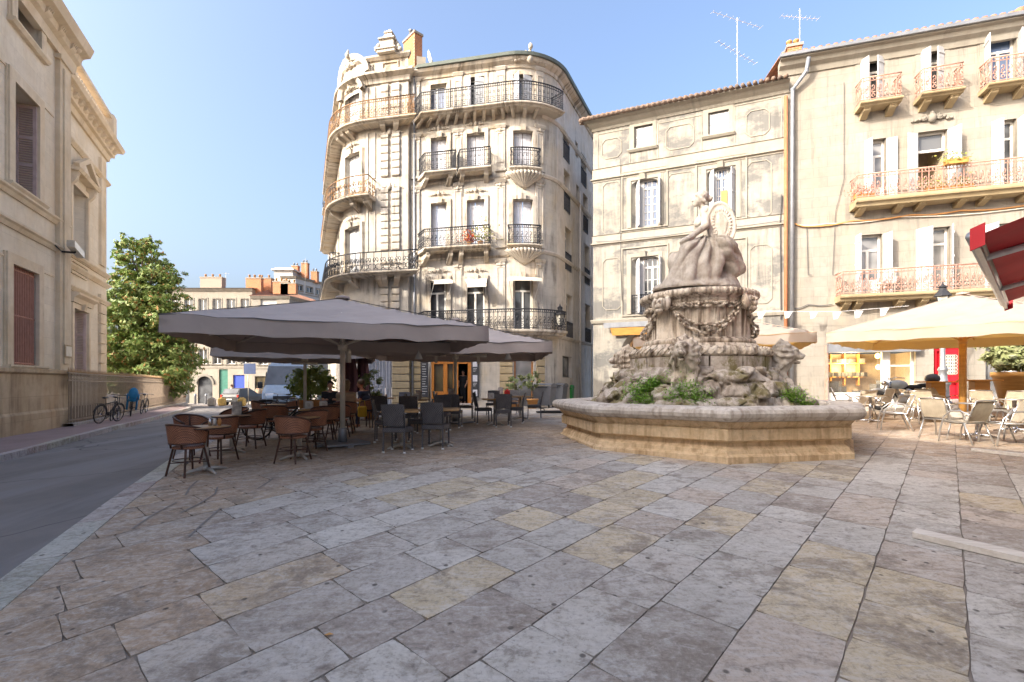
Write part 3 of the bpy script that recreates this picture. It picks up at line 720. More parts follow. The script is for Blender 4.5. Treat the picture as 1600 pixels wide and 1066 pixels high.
FW = [(880, 889.5, 207, 252, 1), (881, 890.5, 268, 332, 1), (883, 892.5, 357, 424, 1), (885, 894.5, 461, 531, 1), (907.5, 916, 243, 291, 1), (911, 918.5, 305, 364, 1), (913, 921, 383, 445, 1), (914, 922.5, 476, 538, 1), (879, 893.5, 557, 590, 0), (899, 903, 222, 246, 2), (900.5, 905, 290, 322, 2)]
for x0, x1, y0, y1, k in FW: fl_ops.append(fc.op(x0, x1, y0, y1))
# street level
gA = (fc.U(560), fc.U(612), ZG, zB1 - .95); gB = (fc.U(674), fc.U(734), ZG, fc.Z(fc.U(710), 562)); gC = (fc.U(803), fc.U(834), ZG, fc.Z(fc.U(818), 548))
sf = [(fc.u[0] + 3 + 3.4 * i, fc.u[0] + 4.1 + 3.4 * i, z, z + 2.3) for i in range(4) for z in (zB1, zB2, zB3, zB4 + .1)]
ops = list(W.values()) + [gA, gB, gC]
uFL = fc.U(845)
mb = MB(); fwall(mb, fc, 0, uFL + 1.2, ZG - .6, zTop, ops + sf, .32); mb.build('wall', M['stone_c'], ctr)
mb = MB(); fwall(mb, fc, uFL + 1.2, fc.len, ZG - .6, zTop, fl_ops, .35); mb.build('side_wall', M['stone_flank'], ctr)
# tower top storey above the main cornice
uTe = uJ0 + .28; zT2 = fc.Z(fc.U(610), 88)
mb = MB(); fwall(mb, fc, fc.U(526) - 2.5, uJ0, zTop, zT2, [], .2); p0, p1 = fc.at(uJ0, 0), fc.at(uJ0, -1.6)
mb.face([(p0.x, p0.y, zTop), (p1.x, p1.y, zTop), (p1.x, p1.y, zT2), (p0.x, p0.y, zT2)], [(0, 0), (1.6, 0), (1.6, 1.5), (0, 1.5)])
us = fc.span(fc.U(526) - 2.5, uJ0)
for i in range(len(us) - 1):
    a, b, c, d = fc.at(us[i], 0, zT2), fc.at(us[i + 1], 0, zT2), fc.at(us[i + 1], -.4, zT2), fc.at(us[i], -.4, zT2); mb.face([a, b, c, d], [(0, 0), (1, 0), (1, .4), (0, .4)])
    a, b, c, d = fc.at(us[i], -.4, zT2), fc.at(us[i + 1], -.4, zT2), fc.at(us[i + 1], -.4, zTop), fc.at(us[i], -.4, zTop); mb.face([a, b, c, d], [(0, 0), (1, 0), (1, 1.4), (0, 1.4)])
par = mb.build('parapet', M['stone_ct'], ctr)
mb = MB(); fprof(mb, fc, fc.U(526) - 2.4, uJ0 + .12, [(-.05, zT2 - .18), (.08, zT2 - .18), (.2, zT2 - .06), (.2, zT2 + .03), (-.05, zT2 + .03)])
fprof(mb, fc, fc.U(526) - 2.4, uJ0 + .25, [(-.05, zTop - .42), (.1, zTop - .42), (.16, zTop - .2), (.42, zTop - .08), (.42, zTop + .05), (-.05, zTop + .1)])
for x0, x1 in ((572, 583), (597, 622)): panelframe(mb, fc, (fc.U(x0), fc.U(x1), zTop + .3, zT2 - .3), .07, .07)
mb.build('cornice', M['stone_ct'], par)
# curved pediments on the bow
uT = (W['T', 4][0] + W['T', 4][1]) / 2
def archped(mb, R_, z0, k, th, o0, o1, fill):
    n = 22; A = [pi * i / n for i in range(n + 1)]
    for i in range(n):
        q = []
        for a in (A[i], A[i + 1]):
            for (rr, o) in ((R_ - th, o0), (R_ - th, o1 * .7), (R_ - th * .4, o1), (R_, o1 * 1.15), (R_, o0)): q.append(fc.at(uT + rr * math.cos(a), o, z0 + rr * k * math.sin(a)))
        mb.add(q, [(j, (j + 1) % 5, 5 + (j + 1) % 5, 5 + j) for j in range(5)])
    for i in range(n):
        u0, u1 = uT - R_ + 2 * R_ * i / n, uT - R_ + 2 * R_ * (i + 1) / n; zz = lambda u: z0 + k * math.sqrt(max(0, (R_ - .05) ** 2 - (u - uT) ** 2))
        mb.face([fc.at(u0, fill, z0 - .05), fc.at(u1, fill, z0 - .05), fc.at(u1, fill, zz(u1)), fc.at(u0, fill, zz(u0))]); mb.face([fc.at(u0, fill, zz(u0)), fc.at(u1, fill, zz(u1)), fc.at(u1, -.4, zz(u1)), fc.at(u0, -.4, zz(u0))])
mb = MB(); archped(mb, 1.35, zT2 - .72, .85, .3, -.35, .26, .08); mb.build('pediment', M['stone_ct'], par)
mb = MB(); archped(mb, 1.05, zTop - .62, .75, .26, -.02, .34, .05); mb.build('pediment', M['stone_ct'], par)
mb = MB(); ornament(mb, fc, uT, zT2 - .05, .8, .7, .28, 3); mb.sphere(fc.at(uT, .3, zT2 + .42), .13, (1, 1, 1.3), 9, 6); mb.tube([fc.at(uT, .3, zT2 + .5), fc.at(uT, .25, zT2 + .75)], [.1, .03], 6); mb.build('carving', M['stone_ct'], par)
mb = MB(); ornament(mb, fc, uT, zTop - .3, .7, .5, .3, 4); mb.build('carving', M['stone_ct'], par)
# stepped obelisk finial
c = fc.at(fc.U(609), -.1, zT2); mb = MB()
hs = fc.Z(fc.U(609), 44) - zT2
for f0, f1, w0, w1 in ((0, .1, .85, .85), (.1, .15, .95, .95), (.15, .22, .72, .72), (.22, .5, .66, .6), (.5, .56, .78, .72), (.56, .8, .5, .3), (.8, .86, .4, .36), (.86, 1.0, .24, .05)):
    k = len(mb.v); mb.lathe([(w0 * .84, f0 * hs), (w1 * .84, f1 * hs)], 4, (0, 0, 0), False); mb.xf(Matrix.Translation(c) @ Matrix.Rotation(rad(45 - 11.8), 4, 'Z'), k)
for s in (-1, 1):
    for k in range(4): mb.sphere(c + Vector((s * (.62 - .1 * k), -.3 + .06 * k, hs * (.16 + .14 * k))), .13 - .015 * k, (1, 1, 1.2), 7, 5)
mb.build('finial', M['stone_ct'], par)
# main cornice, gutter and belt courses
mb = MB(); fprof(mb, fc, uJ1, fc.len, [(-.05, zTop - .35), (.06, zTop - .35), (.1, zTop - .2), (.3, zTop - .08), (.36, zTop), (.36, zTop + .06), (-.05, zTop + .06)]); mb.build('cornice', M['stone_ct'], ctr)
mb = MB(); fprof(mb, fc, uJ1 + .1, fc.len, [(.2, zTop + .065), (.46, zTop + .065), (.5, zTop + .2), (.42, zTop + .22), (-.6, zTop + .45), (-.6, zTop + .07)]); mb.build('gutter', M['zinc_gr'], ctr)
for z in (zB1 - .12, zB2 - .1, zB3 - .1, zB4 - .1): mb = MB(); fprof(mb, fc, fc.U(846), fc.len, [(-.05, z - .16), (.05, z - .16), (.13, z - .05), (.13, z), (-.05, z + .05)]); mb.build('belt_course', M['stone_flank'], ctr)
for z in (zB1 - .95, zB1 - .2): mb = MB(); fprof(mb, fc, fc.U(528), fc.U(850), [(-.05, z - .14), (.08, z - .14), (.16, z - .04), (.16, z), (-.05, z + .04)]); mb.build('belt_course', M['stone_ct'], ctr)
for z in (zB3 - .32, zB2 - .4, zB4 - .75): mb = MB(); fprof(mb, fc, uJ1 + .02, fc.U(795), [(-.05, z - .08), (.05, z - .08), (.09, z), (-.05, z + .02)]); mb.build('belt_course', M['stone_ct'], ctr)
# roof
poly = [fc.at(u, -.3) for u in fc.span(fc.U(540), fc.len)]; bk = fc.at(fc.len, -9); bl = fc.at(fc.U(540), -.3) + Vector((2, 10, 0)); cen = Vector((V.x - 2.5, V.y + 5, zTop + 1.6))
mb = MB(); poly = [Vector((p.x, p.y, zTop + .3)) for p in poly] + [Vector((bk.x, bk.y, zTop + .3)), Vector((bl.x, bl.y, zTop + .3))]
for i in range(len(poly)): mb.face([poly[i], poly[(i + 1) % len(poly)], cen])
mb.build('roof', M['tile_dk'], ctr)
# pilasters, surrounds and carving, storey by storey
def orn1(*a): m = MB(); ornament(m, fc, *a); m.build('carving', M['stone_ct'], ctr)
for (k, fl), q in W.items():
    mb = MB()
    if fl == 4 and k != 'T': surround(mb, fc, q, .16, .05, False)
    else: surround(mb, fc, q, .19, .09, False, lintel=.0, key=True)
    mb.build('window_surround', M['stone_ct'], ctr)
    if fl in (1, 2, 3) and k != 'C': orn1((q[0] + q[1]) / 2, q[3] + .48, 1.2, .42, .12, fl * 7 + ord(k))
for px in (643, 715, 782, 843):
    for z0, z1 in ((zB1 + .1, zB2 - .75), (zB2 + .1, zB3 - .6), (zB3 + .1, zB4 - .85), (zB4 + .05, zTop - .4)):
        pil = MB(); cap = MB(); u = fc.U(px) + (.2 if px < 660 else 0); w = .24
        fbox(pil, fc, u - w, u + w, -.03, .07, z0, z1); panelframe(pil, fc, (u - w + .07, u + w - .07, z0 + .3, z1 - .25), .035, .10)
        fprof(pil, fc, u - w - .05, u + w + .05, [(-.03, z1), (.1, z1), (.17, z1 + .12), (.17, z1 + .16), (-.03, z1 + .16)]); fbox(pil, fc, u - w - .04, u + w + .04, -.03, .11, z0 - .12, z0)
        p_ = pil.build('pilaster', M['stone_c'], ctr)
        if z1 < zB4: ornament(cap, fc, u, z1 - .12, .45, .34, .14, px); cap.build('capital', M['stone_ct'], p_)
for px in (601, 617.5):
    for z0, z1 in ((zB1 + .1, zB2 - .75), (zB2 + .1, zB3 - .4), (zB3 + .1, zB4 - .5), (zB4 + .2, zTop - .5)):
        pil = MB(); u = fc.U(px); n = max(3, int((z1 - z0) / .36)); h = (z1 - z0) / n
        for i in range(n): fprof(pil, fc, u - .2, u + .2, [(-.03, z0 + i * h + .03), (.09, z0 + i * h + .03), (.12, z0 + i * h + .07), (.12, z0 + (i + 1) * h - .05), (.09, z0 + (i + 1) * h - .01), (-.03, z0 + (i + 1) * h - .01)])
        pil.build('rusticated_pilaster', M['stone_c'], ctr)
for px in (574, 585):
    u = fc.U(px)
    for z0, z1 in ((zB2 + .1, zB3 - .5), (zB3 + .1, zB4 - .5), (zB4 + .2, zTop - .55)): pil = MB(); fbox(pil, fc, u - .07, u + .07, -.03, .05, z0, z1); pil.build('pilaster', M['stone_c'], ctr)
for px, z in ((609, zB3 - .45), (609, zB4 - .6), (609, zB2 - .5), (552, zB3 - .5), (552, zB2 - .55)): orn1(fc.U(px), z, 1.3, .55, .16, px + int(z))
for px in (533, 571):
    for z in (zB2 - .9, zB1 - .4): orn1(fc.U(px), z, .6, .5, .15, px)
# windows
for (k, fl), q in W.items():
    if k == 'T': window(fc, ctr, q, 'closed', -.2, smat='shut_w', planks=2)
    elif fl == 4 and k == 'A': window(fc, ctr, q, 'french', -.22, pane='glass_blue', trans=1.0, rows=0)
    elif fl == 4: window(fc, ctr, q, 'french', -.26, pane='glass', trans=1.0); [None for _ in ()]; m = MB(); leafpanel(m, fc, q[0] + .02, 1, 48, (q[1] - q[0]) / 2, q[2] + .03, q[3] - .03, -.06, 2); m.build('shutter', M['shut_g'], ctr); m = MB(); leafpanel(m, fc, q[1] - .02, -1, 12 if k == 'C' else 22, (q[1] - q[0]) / 2, q[2] + .03, q[3] - .03, -.06, 2); m.build('shutter', M['shut_w'], ctr)
    elif fl in (3, 2): window(fc, ctr, q, 'closed', -.2, smat='shut_g', planks=2, leaves=2)
    else: window(fc, ctr, q, 'french', -.18, pane='glass', trans=.74)
for i, q in enumerate(fl_ops):
    kind = FW[i][4]
    if kind == 2: m = MB(); fbox(m, fc, q[0], q[1], -.3, -.26, q[2], q[3]); m.build('vent_window', M['frame_g'], ctr); continue
    if kind == 0:
        window(fc, ctr, q, 'french', -.2, pane='glass_curtain', fmat='frame_g', trans=1.0, cols=1); continue
    window(fc, ctr, q, 'french', -.3, pane='glass', fmat='frame_w', trans=.8)
    m = MB(); a, b = fc.at(q[0] + .04, .02, q[2] + .02), fc.at(q[1] - .04, .02, q[2] + .02); rail(m, [a, b], .95, .1, 0); m.build('railing', M['iron'], ctr)
for i, q in enumerate(sf): window(fc, ctr, q, 'closed', -.2, smat='shut_g', planks=2)
# balconies
def cons_at(pxs): return [fc.U(x) for x in pxs]
balcony(fc, ctr, fc.U(653), fc.U(707), zB3, .8, .95, cons=cons_at((660, 700)), style=2)
balcony(fc, ctr, fc.U(714), fc.U(767), zB3, .8, .95, cons=cons_at((720, 760)), style=2)
balcony(fc, ctr, fc.U(800), fc.U(838), zB3 - .05, .6, .95, style=2)
balcony(fc, ctr, fc.U(652), fc.U(766), zB2, .85, .95, cons=cons_at((661, 700, 718, 760)), style=1, ch=.6)
balcony(fc, ctr, fc.U(797), fc.U(838), zB2, .65, .95, style=1)
balcony(fc, ctr, uJ1 + .15, fc.U(862), zB4, .85, 1.0, cons=[uJ1 + .4 + i * .52 for i in range(int((fc.U(858) - uJ1 - .4) / .52))], style=2, ch=.26, cw=.16)
balcony(fc, ctr, uJ1 + .4, fc.U(866), zB1, .8, 1.0, style=1, t=.25)
zt4, zt3, zt2 = W['T', 4][2], W['T', 3][2], W['T', 2][2]
balcony(fc, ctr, fc.U(521), uJ0 - .02, zt4, .75, 1.0, 'iron_rust', style=1, cons=cons_at((540, 547, 554, 600, 617)), ch=.35)
balcony(fc, ctr, fc.U(520), fc.U(586), zt3, .9, 1.0, 'iron_rust', style=3, sp=.2, cons=cons_at((535, 562, 580)), ch=.45)
balcony(fc, ctr, fc.U(518), uJ0 + .05, zt2, .95, 1.0, 'iron', style=3, sp=.2, cons=cons_at((536, 560, 596, 603, 618)), ch=.5)
for q in sf[1:]: balcony(fc, ctr, q[0] - .3, q[1] + .3, q[2], .6, .95, style=2, sp=.2)
for z in (zB3 - .25, zB2 - .2):   # shell corbels under the corner balconies
    mb = MB(); u = fc.U(819)
    for i in range(11):
        t = (i / 10 - .5) * 2; mb.tube([fc.at(u + t * .85 * (1 - s) , .55 * math.cos(t * .9) * (1 - s) + .03, z - s * .75) for s in np.linspace(0, .95, 7)], [.09 * (1 - s) + .02 for s in np.linspace(0, .95, 7)], 5)
    mb.build('shell_corbel', M['stone_ct'], ctr)
# pipes
u = uJ1 + .16; gutter_pipe(ctr, [fc.at(u, .12, zTop), fc.at(u, .12, zB1 + .9), fc.at(u - .12, .14, zB1 + .6), fc.at(u - .12, .14, ZG)], .055, 'zinc')
for px in (904, 922): gutter_pipe(ctr, [fc.at(fc.U(px), .1, fc.Z(fc.U(px), 300)), fc.at(fc.U(px), .1, ZG)], .05, 'stone_flank')
# street level fronts
for x0, x1 in ((613, 640), (641, 670), (781, 801), (838, 850)):
    z = ZG; mb = MB()
    while z < zB1 - 1.2:
        fprof(mb, fc, fc.U(x0), fc.U(x1), [(-.03, z + .02), (.06, z + .02), (.08, z + .05), (.08, z + .33), (.06, z + .36), (-.03, z + .36)]); z += .38
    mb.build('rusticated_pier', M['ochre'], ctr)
mb = MB(); q = gA; n = 5
for i in range(n):
    a = q[0] + (q[1] - q[0]) * i / n; b = q[0] + (q[1] - q[0]) * (i + 1) / n; fbox(mb, fc, a + .02, b - .02, -.2, -.14, q[2], q[3]); panelframe(mb, fc, (a + .1, b - .1, q[2] + 1.3, q[3] - .2), .03, -.12); panelframe(mb, fc, (a + .1, b - .1, q[2] + .3, q[2] + 1.15), .03, -.12)
mb.build('shop_panelling', M['shut_g'], ctr)
# cafe front in orange wood: folding leaves on the left, open dark doorway on the right
q = gB; uD = fc.U(735) + 0; d0, d1 = fc.U(714), fc.U(734)
mb = MB(); fbox(mb, fc, q[0] - .04, q[1] + .1, -.15, .05, q[3] - .22, q[3] + .04)
for a, b in ((q[0], q[0] + .14), (q[0] + (d0 - q[0]) * .48, q[0] + (d0 - q[0]) * .48 + .2), (d0 - .2, d0 + .06), (q[1] - .1, q[1] + .08)): fbox(mb, fc, a, b, -.16, .03, ZG, q[3] - .22)
for a, b in ((q[0] + .14, q[0] + (d0 - q[0]) * .48), (q[0] + (d0 - q[0]) * .48 + .2, d0 - .2)): fbox(mb, fc, a, b, -.12, -.02, ZG, ZG + 1.0)
fr = mb.build('cafe_front', M['door_wood'], ctr)
mb = MB(); fbox(mb, fc, q[0] + .14, d0 - .2, -.10, -.08, ZG + 1.0, q[3] - .22); mb.build('pane', M['glass_warm'], fr)
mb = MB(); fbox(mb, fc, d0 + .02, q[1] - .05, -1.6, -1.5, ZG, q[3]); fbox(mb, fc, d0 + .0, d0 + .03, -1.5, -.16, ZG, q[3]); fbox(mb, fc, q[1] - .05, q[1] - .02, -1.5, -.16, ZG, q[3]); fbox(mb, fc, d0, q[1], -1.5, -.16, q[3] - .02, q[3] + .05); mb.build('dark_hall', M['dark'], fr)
mb = MB(); fbox(mb, fc, fc.U(708), fc.U(740), .0, .7, ZG - .2, gz(-2, 24.6) + .16); fbox(mb, fc, fc.U(707), fc.U(741), .7, 1.05, ZG - .2, gz(-2, 24.3) + .08); mb.build('doorstep', M['kerb'], ctr)
q = gC; window(fc, ctr, q, 'french', -.15, pane='glass_curtain', fmat='door_wood', trans=1.0, cols=1)
for x0, x1 in ((736, 748), (656, 668)):
    t = thing('menu_board', 'tall black chalk menu board with white sheets beside the open cafe door' if x0 > 700 else 'tall black chalk menu board on the pier beside the glazed orange cafe leaves', 'menu board', fc.at(fc.U(x0), .1, ZG))
    z1 = fc.Z(fc.U(x0), 560); m = MB(); fbox(m, fc, fc.U(x0), fc.U(x1), .09, .13, ZG + .7, z1); m.build('board', M['slate'], t)
    m = MB(); w = fc.U(x1) - fc.U(x0)
    if x0 > 700:
        for k in range(3): fbox(m, fc, fc.U(x0) + w * .2, fc.U(x1) - w * .2, .131, .136, z1 - .45 - k * .75, z1 - .12 - k * .75)
        m.build('sheet', M['paper'], t); m = MB()
        for k in range(2):
            for j in range(3): fbox(m, fc, fc.U(x0) + w * .25, fc.U(x1) - w * (.25 + .1 * j), .131, .135, z1 - .55 - k * .75 - j * .07, z1 - .52 - k * .75 - j * .07)
        m.build('chalk_line', M['chalk'], t)
    else:
        for j in range(14): fbox(m, fc, fc.U(x0) + w * .15, fc.U(x1) - w * RND.uniform(.15, .5), .131, .135, z1 - .2 - j * .13, z1 - .165 - j * .13)
        m.build('chalk_line', M['chalk'], t)
# first floor window awnings
for k in 'ABC':
    q = W[k, 1]; a, b = q[0] - .12, q[1] + .12; z = q[3] + .02; pr = 1.0 if k != 'A' else .75; dz = .45 if k == 'B' else .22
    t = thing('window_awning', {'A': 'narrow white drop-arm awning over the first-floor window beside the downpipe', 'B': 'deepest white drop-arm awning, over the middle first-floor window', 'C': 'white drop-arm awning on the rounded corner of the ornate house'}[k], 'awning', fc.at((a + b) / 2, .1, z), 0, 'awnings over first-floor windows')
    m = MB(); n = 6
    for i in range(n):
        u0 = a + (b - a) * i / n; u1 = a + (b - a) * (i + 1) / n
        m.face([fc.at(u0, .1, z), fc.at(u1, .1, z), fc.at(u1, pr, z - dz), fc.at(u0, pr, z - dz)]); m.face([fc.at(u0, pr, z - dz), fc.at(u1, pr, z - dz), fc.at(u1, pr + .01, z - dz - .16), fc.at(u0, pr + .01, z - dz - .16)])
    m.build('cloth', M['canopy_cr'], t, recalc=False)
    for u in (a + .05, b - .05): m = MB(); m.bar(fc.at(u, .08, z - 1.15), fc.at(u, pr, z - dz), .018); m.build('arm', M['frame_w'], t)
# roof furniture
c = P(645, 60, 27.5); chimney(ctr, (c.x, c.y, zTop), (.5, 1.2), c.z - zTop - .1, .75, 'brick', 2, 'zinc')
c = fc.at(fc.U(676), -1.8); m = MB(); m.box((c.x, c.y, zTop + 1.0), (.5, .7, 2.0), .2); m.build('vent_stack', M['stone_far'], ctr)
sd = thing('satellite_dish', 'grey satellite dish on the roof of the ornate corner house', 'satellite dish', (c.x + .5, c.y - .5, zTop + .3))
m = MB(); m.tube([(0, 0, 0), (0, 0, 1.0)], .04, 6); m.build('mast', M['pole'], sd, True); m = MB(); m.lathe([(.02, 0), (.2, .02), (.4, .09), (.52, .17), (.5, .18), (.38, .11), (.02, .03)], 18, (0, 0, 0)); m.xf(Matrix.Translation((.05, -.1, 1.25)) @ Matrix.Rotation(rad(70), 4, 'Y')); m.build('dish', M['whiteplastic'], sd, True)
orn = MB(); ornament(orn, fc, fc.U(826), zTop - .02, 1.6, .8, .45, 9); ornament(orn, fc, fc.U(826), zTop + .25, 1.0, .6, .42, 21); orn.sphere(fc.at(fc.U(826), .42, zTop + .5), .12, (1, 1, 1.3), 9, 6); orn.build('crest', M['stone_ct'], ctr)
# wall lantern
u = fc.U(862); lz = fc.Z(u, 500); t = thing('wall_lantern', 'black four-sided lantern on an iron arm at the alley corner', 'lantern', fc.at(u, 0, lz)); b = fc.at(u, .0, lz); N_ = fc.N(u)
e = P(875, 508, b.y - .2); m = MB(); m.tube([b, (b + e) / 2 + Vector((0, 0, -.05)), e], .02, 5); m.tube([b + Vector((0, 0, -.4)), (b * .6 + e * .4) + Vector((0, 0, -.25)), (b * .3 + e * .7) + Vector((0, 0, -.02))], .014, 5); m.build('bracket', M['iron'], t)
def lantern_head(t, c, s=1.0):
    m = MB(); m.lathe([(.10 * s, 0), (.19 * s, .42 * s)], 4, c, False); l = m.build('lantern', M['lampglass'], t)
    m = MB()
    for k in range(4):
        a = 2 * pi * k / 4; m.bar(Vector(c) + Vector((.105 * s * math.cos(a), .105 * s * math.sin(a), 0)), Vector(c) + Vector((.2 * s * math.cos(a), .2 * s * math.sin(a), .42 * s)), .014 * s)
    m.lathe([(.23 * s, .42 * s), (.22 * s, .45 * s), (.10 * s, .62 * s), (.09 * s, .68 * s), (.13 * s, .7 * s), (.03 * s, .8 * s), (.01 * s, .88 * s)], 8, c, False); m.lathe([(.06 * s, -.08 * s), (.12 * s, 0)], 8, c, False); m.build('lantern_frame', M['iron'], t)
lantern_head(t, e, 1.25)
# flower pots on the second floor balcony
for px, s, mt, lab in ((750, .35, 'yflower', 'yellow-green bushy plant in a pot on the second-floor balcony'), (732, .2, 'flower', 'small red potted flowers on the second-floor balcony')):
    t = thing('balcony_plant', lab, 'potted plant', fc.at(fc.U(px), .55, zB2)); m = MB(); m.lathe([(.1, 0), (.14, .22)], 10, (0, 0, 0)); m.build('pot', M['terra'], t, True); m = MB()
    for k in range(160):
        d = Vector((RND.gauss(0, s), RND.gauss(0, s), .28 + abs(RND.gauss(0, s * 1.2)))); x = Vector((RND.gauss(0, 1), RND.gauss(0, 1), RND.gauss(0, 1))).normalized() * .07; y = x.orthogonal().normalized() * .04; m.face([d - x, d + y, d + x, d - y])
    m.build('foliage', M[mt], t, True, recalc=False)
# ================================================================ RIGHT: two plainer houses
Jx = Vector((11.84, 20.64)); d2 = Vector((-1800, 750)).normalized(); d3 = Vector((2450, -750)).normalized()
f2 = Facade([Jx + d2 * 8.45 + Vector((2.0, 6.0)), Jx + d2 * 8.45, Jx]); f3 = Facade([Jx, Jx + d3 * 16])
u2L = f2.u[1]
h2 = thing('panelled_house', 'blotchy limewashed three-storey house with moulded panels behind the fountain', 'building', (8, 24, .6))
h3 = thing('cream_house', 'taller cream house with rusty pink balconies and open white shutters', 'building', (18, 21, 1.0))
z2T = f2.Z(f2.U(1080), 162); z2b1 = f2.Z(f2.U(1080), 258); z2b2 = f2.Z(f2.U(1080), 366); z2b3 = f2.Z(f2.U(980), 500)
w31 = f2.op(991.5, 1020.5, 196, 231); w32 = f2.op(1107, 1139, 174, 210)
w21 = f2.op(987, 1029, 280, 354) + (.22,); w22 = f2.op(1104, 1150, 262, 343) + (.22,); w11 = f2.op(987, 1030, 401, 490) + (.18,); w12 = f2.op(1104, 1150, 392, 484) + (.18,)
arch = f2.op(970, 1062, 511, 625); arch = (arch[0], arch[1], .3, arch[3], 1.25, .5)
ops2 = [w31, w32, w21, w22, w11, w12, arch]
mb = MB(); fwall(mb, f2, 0, f2.len, 0, z2T, ops2, .3); mb.build('wall', M['stone_2'], h2)
mb = MB()
for z, s in ((z2b1, 1.0), (z2b2, .8)): fprof(mb, f2, u2L - .1, f2.len - .02, [(-.05, z - .12 * s), (.03, z - .12 * s), (.04, z - .05), (.12, z - .02), (.12, z + .03), (.04, z + .06), (.03, z + .5 * s), (.07, z + .53 * s), (-.05, z + .58 * s)])
fprof(mb, f2, u2L - .05, f2.U(1225), [(-.05, z2b3 - .12), (.07, z2b3 - .12), (.12, z2b3), (.12, z2b3 + .05), (-.05, z2b3 + .1)])
for q in (w31, w32): surround(mb, f2, q, .17, .04, True)
for q in (w21, w22, w11, w12):
    surround(mb, f2, q, .17, .05, False, key=True); a, b, c, d = q[:4]; panelframe(mb, f2, (a - .45, b + .45, c - .1, d + .5), .06, .06)
def pan(x0, x1, y0, y1, n=.18): panelframe(mb, f2, f2.op(x0, x1, y0, y1), .045, .03, n)
pan(941, 971, 217, 247); pan(1041, 1084, 196, 232); pan(1166, 1202, 172, 212); pan(942, 971, 285, 366); pan(1043, 1086, 270, 356); pan(1167, 1205, 252, 340)
pan(942, 971, 404, 484); pan(1172, 1206, 383, 474); pan(1043, 1086, 392, 480)
for x0, x1, y0, y1 in ((934, 985, 205, 262), (1028, 1097, 186, 246), (1147, 1222, 158, 226)): panelframe(mb, f2, f2.op(x0, x1, y0, y1), .035, .025)
mb.build('moulding', M['trim_2'], h2)
mb = MB(); fprof(mb, f2, u2L - .35, f2.len + .05, [(-.05, z2T - .42), (.05, z2T - .42), (.08, z2T - .3), (.2, z2T - .2), (.26, z2T - .1), (.42, z2T - .04), (.42, z2T), (-.05, z2T)]); mb.build('cornice', M['trim_2'], h2)
mb = MB(); n = 40
L = f2.len - u2L + .4
for i in range(n):
    u = u2L - .4 + L * (i + .5) / n; mb.tube([f2.at(u, .6, z2T + .02), f2.at(u, -5, z2T + 1.9)], L / n * .42, 6)
mb.face([f2.at(u2L - .4, .5, z2T + .01), f2.at(f2.len, .5, z2T + .01), f2.at(f2.len, -5, z2T + 1.9), f2.at(u2L - .4, -5, z2T + 1.9)]); mb.build('roof', M['tile_dk'], h2)
for q in (w31, w32): window(f2, h2, q, 'closed', -.1, planks=4, leaves=1)
for q, pn in ((w21, 'glass_blue'), (w22, 'glass_blue'), (w11, 'glass'), (w12, 'glass')):
    a, b, c, d = q[:4]; ai, bi = (a + (b - a) * .28, b) if q in (w21, w11) else (a + .25 * (b - a), b - .3 * (b - a))
    m = MB()
    if ai > a + .01: fbox(m, f2, a, ai, -.3, -.22, c, d)
    if bi < b - .01: fbox(m, f2, bi, b, -.3, -.22, c, d)
    m.build('folded_shutter', M['shut_w'], h2)
    window(f2, h2, (ai, bi, c, d), 'french', -.2, pn, rows=5 if pn == 'glass_blue' else 4, trans=.8, cols=2)
    for u, s, th in ((a + .02, 1, 66), (b - .02, -1, 80 if q in (w21, w11) else 60)):
        m = MB(); leafpanel(m, f2, u, s, th, (b - a) * .42, c + .03, d - .1, -.24, 2); m.build('shutter', M['shut_w'], h2)
m = MB(); fbox(m, f2, w22[0] + (w22[1] - w22[0]) * .46, w22[1] - (w22[1] - w22[0]) * .32, -.19, -.15, w22[2], w22[3] - 1.0); m.build('blind', M['orange_wood'], h2)
m = MB(); rail(m, [f2.at(w11[0] + .05, .05, w11[2] + .05), f2.at(w11[1] - .05, .05, w11[2] + .05)], .85, .1, 0); m.build('railing', M['iron'], h2)
# arched shop front
m = MB(); a, b, c, d = arch[:4]
fbox(m, f2, a, b, -.5, -.46, c, d); m.build('shop_window', M['glass_warm'], h2)
m = MB(); pts = [f2.at(a + .03, -.38, c)] + [f2.at((a + b) / 2 - (b - a - .06) / 2 * math.cos(t), -.38, d - 1.25 + 1.22 * math.sin(t)) for t in np.linspace(0, pi, 14)] + [f2.at(b - .03, -.38, c)]
m.tube(pts, .07, 4); fbox(m, f2, a, b, -.44, -.36, d - 1.35, d - 1.25); fbox(m, f2, a + (b - a) * .42, a + (b - a) * .45, -.44, -.36, c, d); m.build('shop_frame', M['tablewood'], h2)
m = MB(); r = random.Random(3)
for i in range(26): u = r.uniform(a + .15, b - .2); z = r.choice([1.0, 1.5, 2.0, 2.5, 2.9]); m.box(f2.at(u, -.42, z), (.22, .04, r.uniform(.12, .35)), .3)
m.build('display', M['menu'], h2)
m = MB(); fprof(m, f2, f2.U(954), f2.U(1075), [(.02, z2b3 - .38), (.32, z2b3 - .38), (.34, z2b3 - .14), (.02, z2b3 - .14)]); k = m.build('awning_cassette', M['zinc'], h2)
m = MB(); fprof(m, f2, f2.U(963), f2.U(1068), [(.02, z2b3 - .75), (.2, z2b3 - .75), (.3, z2b3 - .4), (.02, z2b3 - .4)]); m.build('awning_roll', M['orange_wood'], k)
